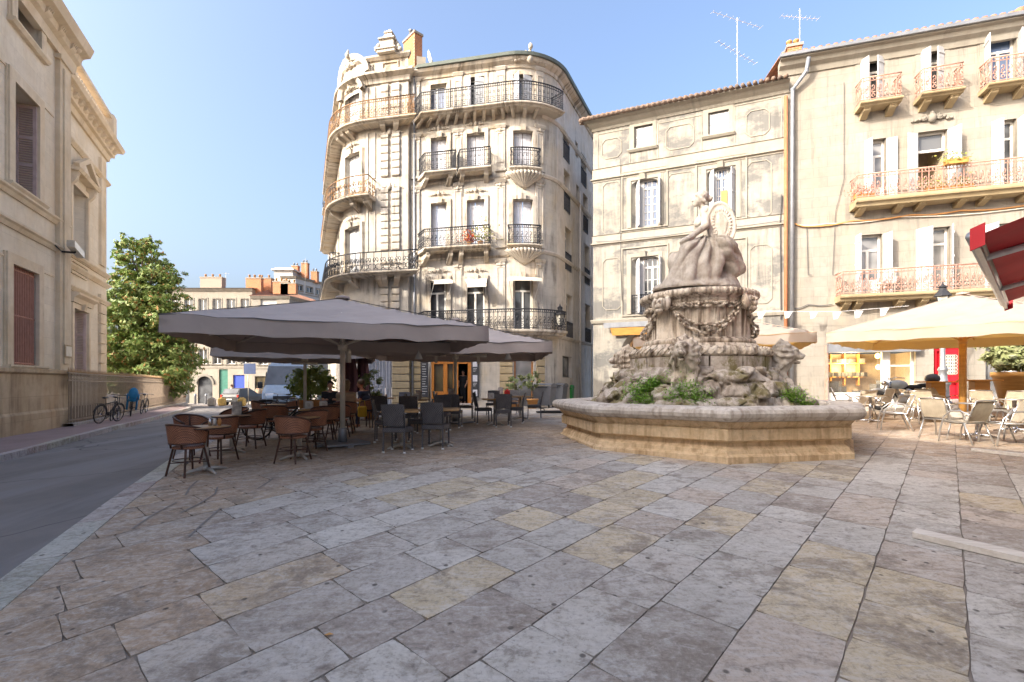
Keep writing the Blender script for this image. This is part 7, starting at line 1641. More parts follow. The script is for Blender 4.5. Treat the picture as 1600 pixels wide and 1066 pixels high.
CH = [
 ('rattan', 295, 742, 70, 'rattan chair nearest the road and camera, back turned to us', gR), ('rattan', 343, 722, 170, 'rattan chair on the right side of the front round table', gR), ('rattan', 300, 716, -20, 'rattan chair on the road side of the front round table', gR),
 ('rattan', 365, 694, 250, 'rattan chair facing us behind the second round table', gR), ('rattan', 392, 700, 180, 'rattan chair between the second round table and the parked bicycle', gR), ('rattan', 458, 722, 78, 'lone rattan chair left of the parasol pole, back turned to us', gR), ('rattan', 487, 706, 140, 'rattan chair right of the lone chair, just left of the pole', gR),
 ('rattan', 508, 692, 120, 'rattan chair directly behind the parasol pole', gR), ('rattan', 540, 677, 100, 'rattan chair under the person in the beige shirt', gR), ('rattan', 575, 668, 160, 'rattan chair under the person in navy', gR), ('rattan', 516, 663, 290, 'rattan chair under the person in black', gR),
 ('rattan', 430, 686, 100, 'rattan chair behind the bicycle wheel, facing the far street', gR), ('rattan', 408, 665, 20, 'rattan chair furthest along the road edge', gR), ('rattan', 528, 686, 90, 'rattan chair just right of the parasol pole', gR), ('rattan', 452, 664, 200, 'rattan chair in front of the parked van', gR),
 ('wicker', 622, 706, 82, 'lighter silvery wicker chair at the front, back turned to us', gW), ('wicker', 681, 700, 82, 'darker front wicker chair beside it, back turned to us', gW), ('wicker', 603, 690, 10, 'black wicker chair seen side-on left of the silvery chair', gW), ('wicker', 655, 689, 190, 'dark wicker chair side-on between the two front tables', gW), ('wicker', 632, 677, 265, 'dark wicker chair facing us behind the silvery chair', gW), ('wicker', 688, 674, 265, 'dark wicker chair facing us behind the darker front chair', gW),
 ('wicker', 598, 670, 85, 'wicker chair at the left end of the dark middle row', gW), ('wicker', 620, 660, 200, 'wicker chair below the panelled shopfront', gW), ('wicker', 645, 676, 80, 'wicker chair in front of the menu-stand table', gW), ('wicker', 668, 660, 190, 'wicker chair left of the slim heater pole', gW), ('wicker', 585, 655, 270, 'wicker chair facing us by the potted olive', gW), ('wicker', 630, 650, 270, 'wicker chair facing us at the back of the middle row', gW), ('wicker', 708, 668, 85, 'wicker chair just left of the doorstep', gW), ('wicker', 690, 652, 0, 'wicker chair in front of the orange cafe leaves', gW), ('wicker', 728, 656, 180, 'wicker chair at the foot of the doorstep', gW),
 ('wicker', 755, 662, 15, 'wicker chair left of the white-box table, facing right', gW), ('wicker', 785, 667, 100, 'wicker chair in front of the white-box table, back turned to us', gW), ('wicker', 806, 661, 175, 'black wicker chair between the two tables by the door', gW), ('wicker', 835, 655, 178, 'wicker chair closest to the wheeled bins', gW), ('wicker', 770, 650, 265, 'wicker chair facing us below the menu board', gW), ('wicker', 800, 647, 260, 'wicker chair facing us at the red-holder table', gW),
 ('sling', 1397, 672, 150, 'beige armchair closest to the fountain basin, turned left', gS), ('sling', 1472, 684, 20, 'beige armchair in the sun left of the chrome table', gS), ('sling', 1508, 692, 100, 'beige armchair in front of the chrome table, back turned to us', gS), ('sling', 1572, 695, 165, 'beige armchair right of the chrome table', gS), ('sling', 1612, 690, 190, 'beige armchair cut by the right edge of the picture', gS),
 ('sling', 1345, 655, 200, 'beige armchair behind the basin corner, below the shop window', gS), ('sling', 1318, 645, 330, 'beige armchair furthest left on the sunny terrace', gS), ('sling', 1372, 651, 170, 'beige armchair between the basin and the motorcycle', gS), ('sling', 1425, 655, 190, 'beige armchair directly in front of the motorcycle engine', gS), ('sling', 1448, 662, 250, 'beige armchair facing us in front of the motorcycle rear wheel', gS), ('sling', 1545, 665, 250, 'beige armchair facing us below the high table', gS), ('sling', 1482, 655, 280, 'beige armchair facing us at the foot of the lamp post', gS), ('sling', 1580, 668, 200, 'beige armchair in front of the big planter', gS),
]
for k, x, y, f, l, g in CH: put(k, x, y, f, l, g)
gC = 'chrome terrace tables'
for x, y, l in ((1527, 684, 'round chrome table among the sunlit armchairs'), (1360, 660, 'round chrome table near the basin corner'), (1437, 657, 'round chrome table in front of the motorcycle'), (1585, 675, 'round chrome table near the big planter')): put('chrome', x, y, 0, l, gC)
for x, D_, l in ((1530, 13.6, 'tall standing table with a slim wood top behind the sunlit armchairs'), (1462, 14.0, 'standing table with a dark edge at the motorcycle')):
    p = GX(x, D_); t = thing('high_table', l, 'table', p, -.3); m = MB(); m.bbox((0, 0, 1.04), (.8, .6, .04), .01); m.build('tabletop', M['orange_wood'], t, True); m = MB(); m.box((0, 0, .52), (.34, .3, 1.0)); m.build('column', M['orange_wood'], t, True); m = MB(); m.box((0, 0, .02), (.5, .5, .04)); m.build('base', M['blackmetal'], t, True)
# things on the tables
def on(lbl, name, label, cat, fn, dx=0, dy=0, rz=.2, mat='whiteplastic', z=.752):
    b = TO[lbl].location; t = thing(name, label, cat, (b.x + dx, b.y + dy, b.z + z), rz); fn(t); return t
def napkin(t):
    m = MB(); m.bbox((0, 0, .08), (.16, .11, .16), .008); m.build('box', M['whiteplastic'], t, True); m = MB(); m.box((0, -.0565, .085), (.07, .004, .07)); m.build('panel', M['menu'], t, True); m = MB(); m.box((0, 0, .165), (.12, .06, .015)); m.build('napkin', M['paper'], t, True)
def menu(t):
    m = MB(); m.obox((-.09, -.03, 0), (.18, 0, 0), (0, .004, 0), (0, .035, .27)); m.build('card', M['menu'], t, True); m = MB(); m.obox((-.09, .042, 0), (.18, 0, 0), (0, .004, 0), (0, -.035, .27)); m.build('card', M['slate'], t, True)
def pots(t):
    for k, (x, mt) in enumerate(((-.07, 'chrome'), (0, 'menu'), (.07, 'terra'))): m = MB(); m.lathe([(.028, 0), (.03, .09), (.02, .1), (.022, .12)], 10, (x, 0, 0)); m.build('cruet', M[mt], t, True)
L_ = [t[4] for t in TB]
on(L_[3], 'napkin_box', 'left white napkin box on the square table by the pole', 'napkin box', napkin, -.16, -.1); on(L_[3], 'napkin_box', 'right white napkin box on the square table by the pole', 'napkin box', napkin, .14, -.05, .5)
on(L_[11], 'napkin_box', 'white napkin box on the table right of the cafe door', 'napkin box', napkin, -.1, -.1); on(L_[9], 'menu_stand', 'folded menu cards standing on the middle wicker-row table', 'menu', menu, .1, -.1); on(L_[9], 'napkin_box', 'small white box beside the standing menu cards', 'napkin box', napkin, .05, -.3)
on(L_[0], 'cruet_set', 'cruets and ashtray on the front round table', 'cruets', pots, .08, .1); on(L_[1], 'menu_stand', 'dark menu card on the second round table', 'menu', menu, .05, .1); on(L_[13], 'menu_stand', 'menu cards on the table near the pier', 'menu', menu)
t = on(L_[13], 'red_holder', 'bright red cutlery holder on the table near the pier', 'holder', lambda t: None, .25, -.1); m = MB(); m.bbox((0, 0, .08), (.2, .14, .16), .01); m.lathe([(.05, .15), (.05, .2)], 8); m.build('tub', M['redplastic'], t, True)
on(L_[6], 'cruet_set', 'cruets on the left table of the dark wicker rows', 'cruets', pots); on(L_[10], 'menu_stand', 'menu cards in front of the cafe glazing', 'menu', menu)
p = G(402, 688); bicycle('bicycle', 'black city bicycle parked among the rattan chairs', p, rad(20), .14, .34, 1.05, 'blackmetal', basket=True)
p = G(452, 655); bicycle('bicycle', 'dark bicycle parked in front of the van', p, rad(150), .1, .34, 1.05, 'blackmetal', basket=True)
# ================================================================ PEOPLE
def person(label, loc, rz, sit, skin, hair, shirt, legsm, armp, seed=0, longhair=False, lean=0.0):
    t = thing('person', label, 'person', loc, rz); hz, sh, hd = (.54, 1.0, 1.25) if sit else (.92, 1.40, 1.63); lx = lean
    sx = lambda z: lx * (z - hz)
    hip = [np.array((0, .09 * s, hz)) for s in (-1, 1)]; kn = [np.array((.42, .12 * s, .50)) if sit else np.array((.03, .09 * s, .49)) for s in (-1, 1)]; ft_ = [np.array((.38, .12 * s, .07)) if sit else np.array((0, .1 * s, .07)) for s in (-1, 1)]
    shd = [np.array((sx(sh), .17 * s, sh)) for s in (-1, 1)]; el = [np.array((armp[i][0], armp[i][1], armp[i][2])) for i in (0, 1)]; wr = [np.array(armp[i][3:6]) for i in (0, 1)]; H = np.array((sx(hd) + .02, 0, hd))
    def torso(p, k): return smin(s_cap(p, (0, 0, hz + .03), (sx(sh) * .7, 0, sh - .22), .135 + k, .145 + k), smin(s_ell(p, (sx(sh) - .0, 0, sh - .12), (.115 + k, .175 + k, .17 + k)), s_cap(p, shd[0], shd[1], .065 + k), .06), .08)
    def body(p):
        d = torso(p, 0); d = smin(d, s_cap(p, (sx(sh), 0, sh - .02), H - np.array((.01, 0, .08)), .055, .05), .04)
        hdp = smin(s_ell(p, H + np.array((-.01, 0, .03)), (.095, .075, .1)), s_ell(p, H + np.array((.03, 0, -.04)), (.06, .058, .085)), .04); hdp = smin(hdp, s_cap(p, H + np.array((.085, 0, .0)), H + np.array((.105, 0, -.03)), .012, .016), .012)
        for s in (-1, 1): hdp = smin(hdp, s_ell(p, H + np.array((-.01, .078 * s, -.01)), (.025, .012, .03)), .01); hdp = np.maximum(hdp, -s_ell(p, H + np.array((.088, .03 * s, .01)), (.012, .014, .008)))
        hdp = np.maximum(hdp, -s_box(p, H + np.array((.095, 0, -.068)), (.012, .022, .004), .002)); d = smin(d, hdp, .02)
        for i in (0, 1):
            d = smin(d, s_cap(p, shd[i], el[i], .05, .04), .03); d = smin(d, s_cap(p, el[i], wr[i], .038, .028), .02); f = (wr[i] - el[i]) / np.linalg.norm(wr[i] - el[i]); side = np.cross(f, (0, 0, 1)); side = side / np.linalg.norm(side)
            pal = s_cap(p, wr[i] + f * .02, wr[i] + f * .08, .03, .034); d = smin(d, pal, .015)
            for k, L in enumerate((.065, .075, .07, .055)): b0 = wr[i] + f * .085 + side * (k - 1.5) * .019; d = smin(d, s_cap(p, b0, b0 + f * L * .75 + np.array((0, 0, -L * .45)), .0095, .008), .006)
            tb = wr[i] + f * .035 + side * (.035 if i else -.035); d = smin(d, s_cap(p, tb, tb + f * .05 + side * (.02 if i else -.02), .011, .009), .008)
            d = smin(d, s_cap(p, hip[i], kn[i], .085, .06), .04); d = smin(d, s_cap(p, kn[i], ft_[i], .058, .04), .02); d = smin(d, s_cap(p, ft_[i] + np.array((-.04, 0, -.03)), ft_[i] + np.array((.15, 0, -.04)), .038, .032), .02)
        return d
    sculpt('body', M[skin], body, (-.35, -.5, -.02), (.75, .5, hd + .2), .0185, t)
    def shirt_f(p):
        d = torso(p, .02); 
        for i in (0, 1): d = smin(d, s_cap(p, shd[i], shd[i] * .45 + el[i] * .55, .066, .06), .03)
        d = d - .006 * np.sin(p[..., 2] * 45 + 6 * p[..., 1] + 3 * fbm(p * 5, 2)); return np.maximum(np.maximum(d, p[..., 2] - sh - .045), -s_ell(p, (sx(sh) + .03, 0, sh + .06), (.09, .085, .07)))
    sculpt('shirt', M[shirt], shirt_f, (-.32, -.42, hz - .14), (.5, .42, sh + .1), .0185, t)
    def tr(p):
        d = s_cap(p, hip[0], hip[1], .13)
        for i in (0, 1): d = smin(d, s_cap(p, hip[i], kn[i], .10, .078), .05); d = smin(d, s_cap(p, kn[i], ft_[i] + np.array((0, 0, .05)), .075, .06), .03)
        return np.maximum(d - .005 * np.sin(p[..., 2] * 40 + p[..., 0] * 30), p[..., 2] - hz - .1)
    sculpt('trousers', M[legsm], tr, (-.2, -.3, .05), (.6, .3, hz + .15), .02, t)
    def hr(p):
        d = s_ell(p, H + np.array((-.022, 0, .045)), (.108, .092, .105)); d = np.maximum(d, -(s_ell(p, H + np.array((.09, 0, -.04)), (.085, .09, .1))))
        if longhair: d = smin(d, s_ell(p, H + np.array((-.06, 0, -.06)), (.06, .09, .12)), .03)
        return np.maximum(d + .012 * (fbm(p * 22, 2) - .5), -(p[..., 2] - H[2] + (.02 if not longhair else .2)))
    sculpt('hair', M[hair], hr, tuple(H - .25), tuple(H + .25), .014, t); return t
aT = ((.12, -.22, .78, .38, -.12, .80), (.12, .22, .78, .38, .12, .80)); aD = ((.02, -.24, 1.12, .18, -.2, .95), (.02, .24, 1.12, .18, .2, .95))
p = G(516, 663); person('person in a black shirt seated at the customers table, facing the square', (p.x, p.y, p.z), rad(290), True, 'skin', 'hair_dk', 'shirt_bk', 'jeans', aT, lean=.15)
p = G(540, 677); person('person in a beige shirt seated with back turned, fair hair', (p.x, p.y, p.z), rad(100), True, 'skin', 'hair_bl', 'shirt_be', 'shirt_be', aT, lean=.2, longhair=True)
p = G(575, 668); person('tanned person in a navy shirt leaning on the table edge', (p.x, p.y, p.z), rad(170), True, 'skin_tan', 'hair_br', 'shirt_nv', 'jeans', aT, lean=.3)
u = fc.U(726); p = fc.at(u, -.55, ZG + .3); person('person in black standing inside the dark cafe doorway', (p.x, p.y, gz(p.x, p.y) + .16), math.atan2(fc.N(u).y, fc.N(u).x), False, 'skin', 'hair_dk', 'shirt_bk', 'shirt_bk', aD)
for px, D_, lab, sh_, rzz in ((362, 41, 'distant pedestrian in a white top near the parked car', 'bg_people', .5), (404, 44, 'distant pedestrian in beige beside the shop windows', 'shirt_be', 2.2)):
    q = GX(px, D_); person(lab, q, rzz, False, 'skin', 'hair_br', sh_, 'jeans', aD)
m = MB(); t = thing('yellow_bag', 'bright yellow bag hanging on the chair of the person in navy', 'bag', G(566, 672) + Vector((0, 0, .35))); m.bbox((0, 0, .15), (.24, .1, .3), .03); m.build('pouch', M['yellow'], t, True); m = MB(); m.tube([(.08, 0, .3), (.06, 0, .45), (-.06, 0, .45), (-.08, 0, .3)], .012, 5); m.build('strap', M['yellow'], t, True)
# ================================================================ BINS, POTS, STREET THINGS
def bin4(label, loc, rz, w, d, h, mat, two=False):
    t = thing('wheeled_bin', label, 'bin', loc, rz, 'wheeled bins at the alley mouth'); m = MB(); b = .12
    def ringp(z, k): return [(-w / 2 * k, -d / 2 * k, z), (w / 2 * k, -d / 2 * k, z), (w / 2 * k, d / 2 * k, z), (-w / 2 * k, d / 2 * k, z)]
    rs = [ringp(b, .84), ringp(h * .82, .98), ringp(h * .84, 1.04), ringp(h * .88, 1.04)]; m.add([p for r_ in rs for p in r_], [(3, 2, 1, 0), (12, 13, 14, 15)] + [(k * 4 + i, k * 4 + (i + 1) % 4, k * 4 + 4 + (i + 1) % 4, k * 4 + 4 + i) for k in range(3) for i in range(4)])
    for i in range(4): x = -w / 2 * .7 + w * .7 * i / 3; m.box((x, -d / 2 * .93, h * .47), (.04, .03, h * .6))
    m.build('body', M[mat], t, True)
    m = MB(); n = 8
    for i in range(n):
        y0, y1 = -d / 2 * 1.06 + d * 1.06 * i / n, -d / 2 * 1.06 + d * 1.06 * (i + 1) / n; zf_ = lambda y: h * .885 + h * .115 * math.sqrt(max(0, 1 - (y / (d * .56)) ** 2)); m.face([(-w / 2 * 1.03, y0, zf_(y0)), (w / 2 * 1.03, y0, zf_(y0)), (w / 2 * 1.03, y1, zf_(y1)), (-w / 2 * 1.03, y1, zf_(y1))], sm=True)
        for s in (-1, 1): m.face([(s * w / 2 * 1.03, y0, h * .88), (s * w / 2 * 1.03, y1, h * .88), (s * w / 2 * 1.03, y1, zf_(y1)), (s * w / 2 * 1.03, y0, zf_(y0))])
    m.build('lid', M[mat], t, True, recalc=False); m = MB(); m.tube([(-w * .35, -d * .55, h * .86), (-w * .35, -d * .6, h * .84), (w * .35, -d * .6, h * .84), (w * .35, -d * .55, h * .86)], .02, 6); m.build('handle', M['blackmetal'], t, True)
    for x in (-1, 1):
        for y in ((-1, 1) if not two else (1,)): m = MB(); m.tube([(x * w * .36 - .025, y * d * .36, .09), (x * w * .36 + .025, y * d * .36, .09)], .09, 12); m.box((x * w * .36, y * d * .36, .16), (.09, .05, .1)); m.build('wheel', M['tyre'], t, True)
    return t
p = GX(850, 23.2); bin4('grey four-wheeled bin nearest the ornate house corner', p, rad(-25), 1.0, .8, 1.18, 'bin_grey')
p = GX(869, 25.6); bin4('grey four-wheeled bin behind the first one', p, rad(-25), 1.05, .8, 1.2, 'bin_grey')
p = GX(889, 27.5); bin4('small bright green wheeled bin in the alley mouth', p, rad(-20), .50, .52, 1.1, 'bin_green', True)
def potplant(label, loc, pot, h, blobs, n, sz, mat, pm_='terra', name='potted_plant'):
    t = tree(name, label, loc, h, blobs, n, sz, mat, .035, len(label), ground=.3); t['category'] = 'potted plant'; m = MB(); m.lathe([(pot * .7, 0), (pot, pot * 1.5), (pot * 1.08, pot * 1.5), (pot * 1.08, pot * 1.75), (pot * .9, pot * 1.75), (pot * .88, pot * 1.5), (.01, pot * 1.5)], 18); m.build('pot', M[pm_], t, True); return t
p = GX(485, 18.2); potplant('round lime-green bush in an orange planter in front of the van', p, .42, 2.0, [((0, 0, 1.35), (.85, .8, .62)), ((.3, 0, 1.7), (.5, .5, .35)), ((-.4, .1, 1.1), (.5, .5, .4))], 2600, .09, 'lime')
p = GX(578, 17); potplant('sparse potted olive in front of the panelled shopfront', p, .25, 1.75, [((0, 0, 1.3), (.4, .4, .42)), ((.25, 0, 1.0), (.3, .3, .3))], 500, .075, 'olive')
p = GX(806, 22.6); potplant('grey-green potted olive left of the corner window', p, .28, 1.6, [((0, 0, 1.15), (.5, .45, .4)), ((-.2, 0, .9), (.35, .35, .3))], 700, .08, 'olive')
p = GX(832, 22.4); potplant('grey-green potted olive beside the first grey bin', p, .26, 1.7, [((0, 0, 1.25), (.36, .36, .42))], 520, .08, 'olive')
p = GX(1592, 15.5); t = potplant('large honey-coloured planter with a pale feathery bush at the right edge', p, .62, 2.9, [((0, 0, 1.75), (.95, .8, .6)), ((.3, 0, 2.2), (.7, .6, .5)), ((-.4, -.1, 1.5), (.6, .5, .4)), ((-.2, 0, 2.4), (.5, .5, .35))], 5200, .11, 'bamb', 'orange_wood', 'planter')
for px, D_, lab in ((548, 18.3, 'closed maroon parasol left of the dark pole'), (567, 18.6, 'closed maroon parasol right of the dark pole')):
    q = GX(px, D_); t = thing('closed_parasol', lab, 'parasol', q, 0, 'closed maroon parasols'); m = MB(); m.tube([(0, 0, 0), (0, 0, 2.75)], .03, 8); m.build('pole', M['blackmetal'], t, True); m = MB(); n = 24; prof = [(.10, .85), (.2, 1.0), (.22, 1.6), (.16, 2.1), (.13, 2.3), (.06, 2.7)]
    vs = [((rr * (1 + .25 * math.cos(k * pi * 2 / 3))) * math.cos(2 * pi * k / n), (rr * (1 + .25 * math.cos(k * pi * 2 / 3))) * math.sin(2 * pi * k / n), z) for rr, z in prof for k in range(n)]; m.add(vs, [(i * n + k, i * n + (k + 1) % n, (i + 1) * n + (k + 1) % n, (i + 1) * n + k) for i in range(5) for k in range(n)], True); m.build('cloth', M['maroon'], t, True); m = MB(); m.box((0, 0, .05), (.5, .5, .1)); m.build('base', M['kerb'], t, True)
# lamp post
q = GX(1473, 17.4); hL = Zp(443, 17.4) - q.z; t = thing('lamp_post', 'grey cast-iron lamp post with a lantern, in front of the red door', 'street lamp', q); m = MB(); m.lathe([(.26, 0), (.26, .12), (.2, .16), (.19, .7), (.23, .74), (.23, .8), (.15, .86), (.12, 1.2), (.15, 1.25), (.15, 1.3), (.085, 1.4), (.07, hL - 1.1), (.1, hL - 1.08), (.06, hL - 1.0)], 14); m.build('post', M['zinc'], t, True)
lantern_head(t, q + Vector((0, 0, hL - .95)), 1.15)
# bunting between the houses
bt = thing('bunting', 'string of small white triangular flags stretched above the cream parasols', 'bunting', (9, 19.8, 5)); ps = [P(x, y, D_) for x, y, D_ in ((1148, 492, 20.3), (1195, 486, 20.2), (1255, 487, 20), (1310, 487, 19.4), (1360, 483, 18.9), (1420, 478, 18.4))]; m = MB(); m.tube(ps, .008, 4); m.build('string', M['whiteplastic'], bt); 
for px, py, D_ in ((1160, 493, 20.3), (1190, 488, 20.2), (1232, 487, 20.05), (1272, 487, 19.8), (1308, 488, 19.4), (1342, 486, 19.1), (1382, 482, 18.7)):
    c = P(px, py, D_); e = Vector((1, -.31, 0)).normalized(); m = MB(); m.face([c - e * .15, c + e * .15, c + e * .0 - Vector((0, .02, .26)), c - e * .13 - Vector((0, 0, .28))]); fl_ = m.build('flag', M['whiteplastic'], bt, recalc=False)
    m = MB(); m.tube([c + e * x - Vector((0, .012, z)) for x, z in ((-.1, .08), (-.05, .06), (-.02, .1), (.03, .06), (.06, .08))], .012, 4); m.tube([c + e * x - Vector((0, .012, z)) for x, z in ((-.1, .17), (-.07, .15), (-.03, .18), (.0, .15))], .010, 4); m.build('flag_mark', M['purple'], fl_)
# planks
for (a, b), w, h, lab in ((((1425, 842), (1640, 893)), .20, .055, 'weathered grey plank lying on the paving at the right edge'), (((1517, 706), (1640, 720)), .14, .05, 'thin grey plank on the ground by the armchairs')):
    a, b = G(*a), G(*b); t = thing('plank', lab, 'plank', a); d = b - a; n_ = Vector((-d.y, d.x, 0)).normalized(); m = MB(); m.obox(a + Vector((0, 0, .012)), d, n_ * w, Vector((0, 0, h))); o = m.build('board', M['plank'], t)
# hose and boulder
m = MB(); pts = []
c = G(872, 646)
for k in range(70): a = k * .42; rr = .42 + .12 * math.sin(k * .37); pts.append(c + Vector((rr * 1.5 * math.cos(a) + .1 * math.sin(k), rr * .8 * math.sin(a), .03 + .0008 * k)))
pts += [G(850, 640) + Vector((0, 0, .03)), G(838, 637) + Vector((0, 0, .03))]; m.tube(pts, .022, 5); tag(m.build('hose', M['tyre']), 'black hose coiled on the paving between the bins and the fountain', 'hose')
def boul(p): return s_ell(p, (0, 0, .32), (.48, .4, .42)) - .12 * (fbm(p * 3, 3) - .5)
q = GX(945, 19); t = tag(sculpt('guard_stone', M['basin'], boul, (-.7, -.6, -.1), (.7, .6, .9), .05), 'rounded worn guard stone at the corner of the limewashed house', 'stone'); t.location = q
# motorcycle
q = GX(1412, 16.4); mt = thing('motorcycle', 'dark grey cruiser motorcycle with a rear top box, parked in front of the cream house', 'motorcycle', q, rad(172)); Rw = .33
for x in (0.78, -.72):
    m = MB(); m.ring((x, 0, Rw), Rw - .06, .065, (1, 0, 0), (0, 0, 1), 28, 8); w = m.build('wheel', M['tyre'], mt, True); m = MB(); m.ring((x, 0, Rw), Rw - .13, .02, (1, 0, 0), (0, 0, 1), 24, 6); m.tube([(x, -.07, Rw), (x, .07, Rw)], .06, 10)
    for k in range(12): a = k * pi / 6; m.bar((x, 0, Rw), (x + math.cos(a) * .2, 0, Rw + math.sin(a) * .2), .006)
    m.build('rim', M['chrome'], w, True); m = MB(); m.tube([(x + (Rw + .05) * math.cos(a), 0, Rw + (Rw + .05) * math.sin(a)) for a in np.linspace(.35, 2.6, 12)], .06, 6); m.build('mudguard', M['zinc'], mt, True)
m = MB(); m.tube([(-.5, .1, .5), (-.2, .1, .35), (.2, .1, .35), (.45, .05, .8)], .03, 6); m.tube([(-.5, -.1, .5), (-.2, -.1, .35), (.2, -.1, .35), (.45, -.05, .8)], .03, 6); m.tube([(-.6, 0, .62), (.48, 0, .85)], .035, 6); m.build('frame', M['blackmetal'], mt, True)
m = MB(); m.bbox((.05, 0, .42), (.42, .3, .3), .04); m.tube([(.1, -.12, .55), (.2, -.12, .72)], .09, 10); m.tube([(-.02, .12, .55), (-.1, .12, .72)], .09, 10); m.build('engine', M['alu'], mt, True)
m = MB(); m.sphere((.2, 0, .88), .2, (1.6, .85, .8), 14, 10); m.build('tank', M['van'], mt, True); m = MB(); m.sphere((-.28, 0, .78), .2, (1.4, .8, .5), 12, 8); m.sphere((-.62, 0, .85), .16, (1.3, .8, .5), 12, 8); m.build('saddle', M['tyre'], mt, True)
m = MB()
for s in (-1, 1): m.tube([(.46, .1 * s, .98), (.62, .1 * s, .62), (.78, .1 * s, Rw)], .028, 6)
m.build('fork', M['chrome'], mt, True); m = MB(); m.tube([(.2, -.38, 1.1), (.38, -.2, 1.12), (.47, 0, 1.05), (.38, .2, 1.12), (.2, .38, 1.1)], .018, 6); m.build('handlebar', M['chrome'], mt, True); m = MB(); m.sphere((.6, 0, .92), .1, (1, 1, 1)); m.build('headlight', M['chrome'], mt, True)
m = MB(); m.tube([(.1, -.17, .3), (-.3, -.18, .25), (-.95, -.18, .33)], .045, 8); m.build('exhaust', M['chrome'], mt, True); m = MB(); m.sphere((-.88, 0, 1.08), .21, (1, 1.1, .8), 12, 8); m.build('top_box', M['carpaint'], mt, True)
# van
q = GX(456, 23.5); vn = thing('parked_van', 'pale blue parked van seen from the front beyond the terrace', 'van', q, rad(-72)); Wv, Lv, Hv = 1.95, 5.2, 2.45
sec = [(-Lv / 2, .45, Hv - .06, 1.0), (1.0, .42, Hv, 1.0), (1.35, .42, Hv - .05, .985), (1.95, .42, 1.42, .97), (2.35, .42, 1.12, .95), (2.58, .45, .85, .9)]
m = MB(); vs = []
for x, zb_, zt, k in sec:
    w = Wv / 2 * k; wt = w * (.86 if zt > 1.6 else .95)
    vs += [(x, -w * .96, zb_), (x, -w, zb_ + .25), (x, -w, min(1.25, zt - .1)), (x, -wt, zt - .1), (x, -wt * .88, zt), (x, wt * .88, zt), (x, wt, zt - .1), (x, w, min(1.25, zt - .1)), (x, w, zb_ + .25), (x, w * .96, zb_)]
k = 10; fs = [tuple(range(9, -1, -1)), tuple(range(50, 60))] + [(i * k + j, i * k + (j + 1) % k, (i + 1) * k + (j + 1) % k, (i + 1) * k + j) for i in range(5) for j in range(k)]
m.add(vs, fs); m.build('body', M['van'], vn, True)
m = MB(); m.obox((1.40, -.80, Hv - .2), (.53, -.05, -.83), (0, 1.6, 0), (.03, 0, .02)); m.v[1] = (1.95, -.9, 1.45); m.build('windscreen', M['glass'], vn, True)
for s in (-1, 1):
    m = MB(); m.obox((.45, s * .985, 1.3), (.95, 0, 0), (0, s * .012, 0), (0, -s * .09, .7)); m.build('side_window', M['glass'], vn, True); m = MB(); m.obox((2.47, s * .62 - .16, .85), (.05, 0, 0), (0, .32, 0), (-.05, 0, .2)); m.build('headlight', M['chrome'], vn, True); m = MB(); m.bbox((1.6, s * 1.12, 1.4), (.12, .2, .3), .03); m.build('mirror', M['carpaint'], vn, True)
    for x in (-1.5, 1.7): m = MB(); m.tube([(x, s * .75, .34), (x, s * .98, .34)], .34, 18); w = m.build('wheel', M['tyre'], vn, True); m = MB(); m.tube([(x, s * .985, .34), (x, s * .99, .34)], .2, 14); m.build('rim', M['alu'], w, True)
m = MB(); m.bbox((2.5, 0, .55), (.25, 1.8, .28), .05); m.build('bumper', M['carpaint'], vn, True); m = MB(); m.box((2.6, 0, .86), (.03, .9, .14)); m.build('grille', M['carpaint'], vn, True)
# distant car seen from behind
q = GX(381, 42); cr = thing('parked_car', 'small dark hatchback far off in the cross street, red tail lamps lit by the sun', 'car', q, rad(85)); m = MB(); vs = []; sec = [(-1.9, .35, .75, .8), (-1.8, .3, .95, .84), (-1.5, .3, 1.42, .80), (-.2, .3, 1.48, .82), (.7, .3, 1.0, .86), (1.8, .3, .85, .84), (1.95, .35, .65, .8)]
for x, zb_, zt, w in sec: tw_ = w * (.78 if zt > 1.2 else .93); vs += [(x, -w, zb_), (x, -w, .75 if zt > .8 else zt * .8), (x, -tw_, zt), (x, tw_, zt), (x, w, .75 if zt > .8 else zt * .8), (x, w, zb_)]
m.add(vs, [(5, 4, 3, 2, 1, 0), tuple(range(36, 42))] + [(i * 6 + j, i * 6 + (j + 1) % 6, (i + 1) * 6 + (j + 1) % 6, (i + 1) * 6 + j) for i in range(6) for j in range(6)]); m.build('body', M['carpaint'], cr, True)
m = MB(); m.obox((-1.80, -.66, 1.0), (.28, .06, .37), (0, 1.32, 0), (-.02, 0, .02)); m.build('rear_window', M['glass'], cr, True)
for s in (-1, 1):
    m = MB(); m.bbox((-1.86, s * .72, .82), (.1, .18, .22), .02); m.build('tail_lamp', M['lightred'], cr, True)
    for x in (-1.25, 1.25): m = MB(); m.tube([(x, s * .68, .3), (x, s * .86, .3)], .3, 16); m.build('wheel', M['tyre'], cr, True)
m = MB(); m.box((-1.92, 0, .55), (.02, .5, .11)); m.build('number_plate', M['whiteplastic'], cr, True)
for px, D_, mat_, lab in ((347, 39, 'yellowstone', 'yellow traffic block left of the distant car'), (378, 38, 'yellowstone', 'yellow traffic block below the distant car'), (331, 38, 'kerb', 'stone block at the far end of the road')):
    q = GX(px, D_); t = thing('traffic_block', lab, 'block', q, .2); m = MB(); m.bbox((0, 0, .3), (.5, .5, .6), .06); m.lathe([(.2, .6), (.15, .68)], 8); m.build('block', M[mat_], t, True)
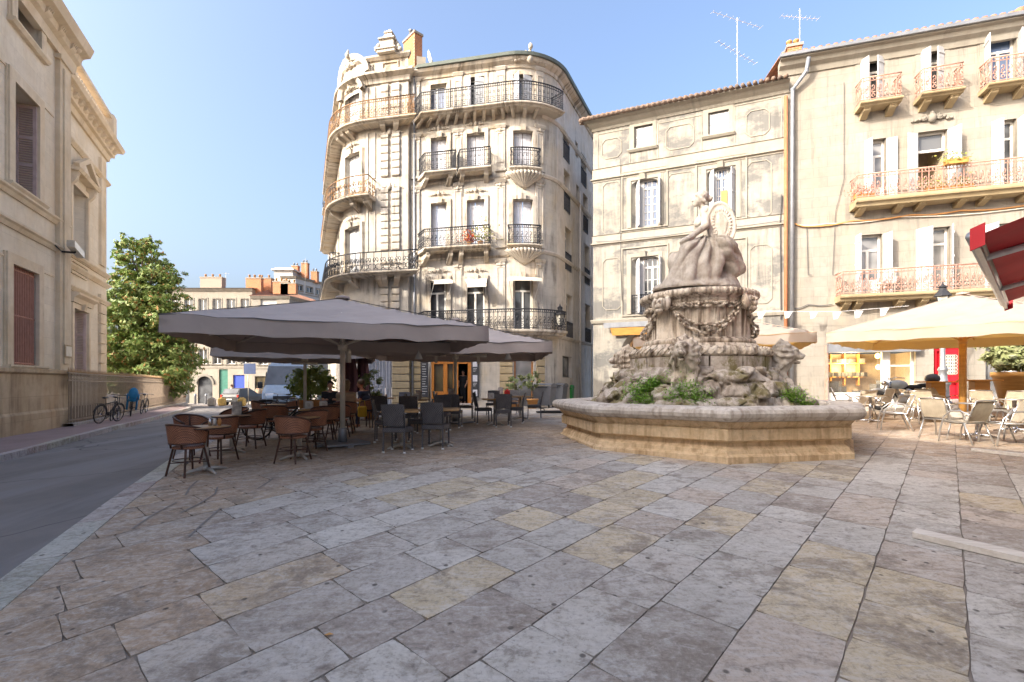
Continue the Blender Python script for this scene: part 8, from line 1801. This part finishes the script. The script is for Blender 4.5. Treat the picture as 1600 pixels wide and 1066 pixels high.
for i, (px, lab) in enumerate(((305, 'grey bollard nearest the railings end'), (322, 'grey bollard in front of the arched shop'), (352, 'grey bollard in front of the green door'), (412, 'grey bollard left of the van'))):
    q = GX(px, 46); t = thing('bollard', lab, 'bollard', q, 0, 'bollards along the cross street'); m = MB(); m.lathe([(.1, 0), (.1, .8), (.12, .84), (.07, .98), (.01, 1.02)], 10); m.build('post', M['zinc'], t, True)
q = GX(388, 41); t = thing('street_sign', 'small dark blue street sign on a thin post beyond the road', 'sign', q); m = MB(); m.tube([(0, 0, 0), (0, 0, 3.6)], .04, 8); m.build('post', M['pole'], t, True); m = MB(); m.box((.15, -.05, 3.1), (1.0, .03, .9)); m.build('plate', M['bluesign'], t, True)
# ================================================================ CAMERA, SUN, SKY
sc = bpy.context.scene
cam = bpy.data.cameras.new('camera'); co = bpy.data.objects.new('camera', cam); C.objects.link(co); sc.camera = co
co.location = (0, 0, CZ); co.rotation_euler = (rad(90), 0, 0); cam.sensor_width = 36; cam.lens = 36 * F / 1600; cam.shift_y = (HY - 533) / 1600; cam.clip_start = .1; cam.clip_end = 3000
EL, S = rad(31), Vector((-.84, -.54, 0)).normalized()
sd = Vector((S.x * math.cos(EL), S.y * math.cos(EL), math.sin(EL)))
L = bpy.data.lights.new('sun', 'SUN'); L.energy = SUN; L.angle = rad(.5); L.color = (1.0, .93, .82); lo = bpy.data.objects.new('sun', L); C.objects.link(lo); lo.rotation_euler = sd.to_track_quat('Z', 'Y').to_euler()
w = bpy.data.worlds.new('World'); sc.world = w; w.use_nodes = True; nt = w.node_tree; sk = nt.nodes.new('ShaderNodeTexSky'); sk.sky_type = 'NISHITA'; sk.sun_disc = False; sk.sun_elevation = EL
sk.sun_rotation = math.atan2(S.x, S.y); sk.altitude = 50; sk.air_density = 1.0; sk.dust_density = DUST; sk.ozone_density = 3.0
bg = nt.nodes['Background']; nt.links.new(sk.outputs[0], bg.inputs[0]); bg.inputs[1].default_value = SKY
sc.view_settings.view_transform = 'Standard'; sc.view_settings.look = 'None'; sc.view_settings.exposure = EXPO; sc.view_settings.gamma = 1.0
sc.render.film_transparent = False; sc.cycles.max_bounces = 8; sc.cycles.diffuse_bounces = 4; sc.cycles.transparent_max_bounces = 12
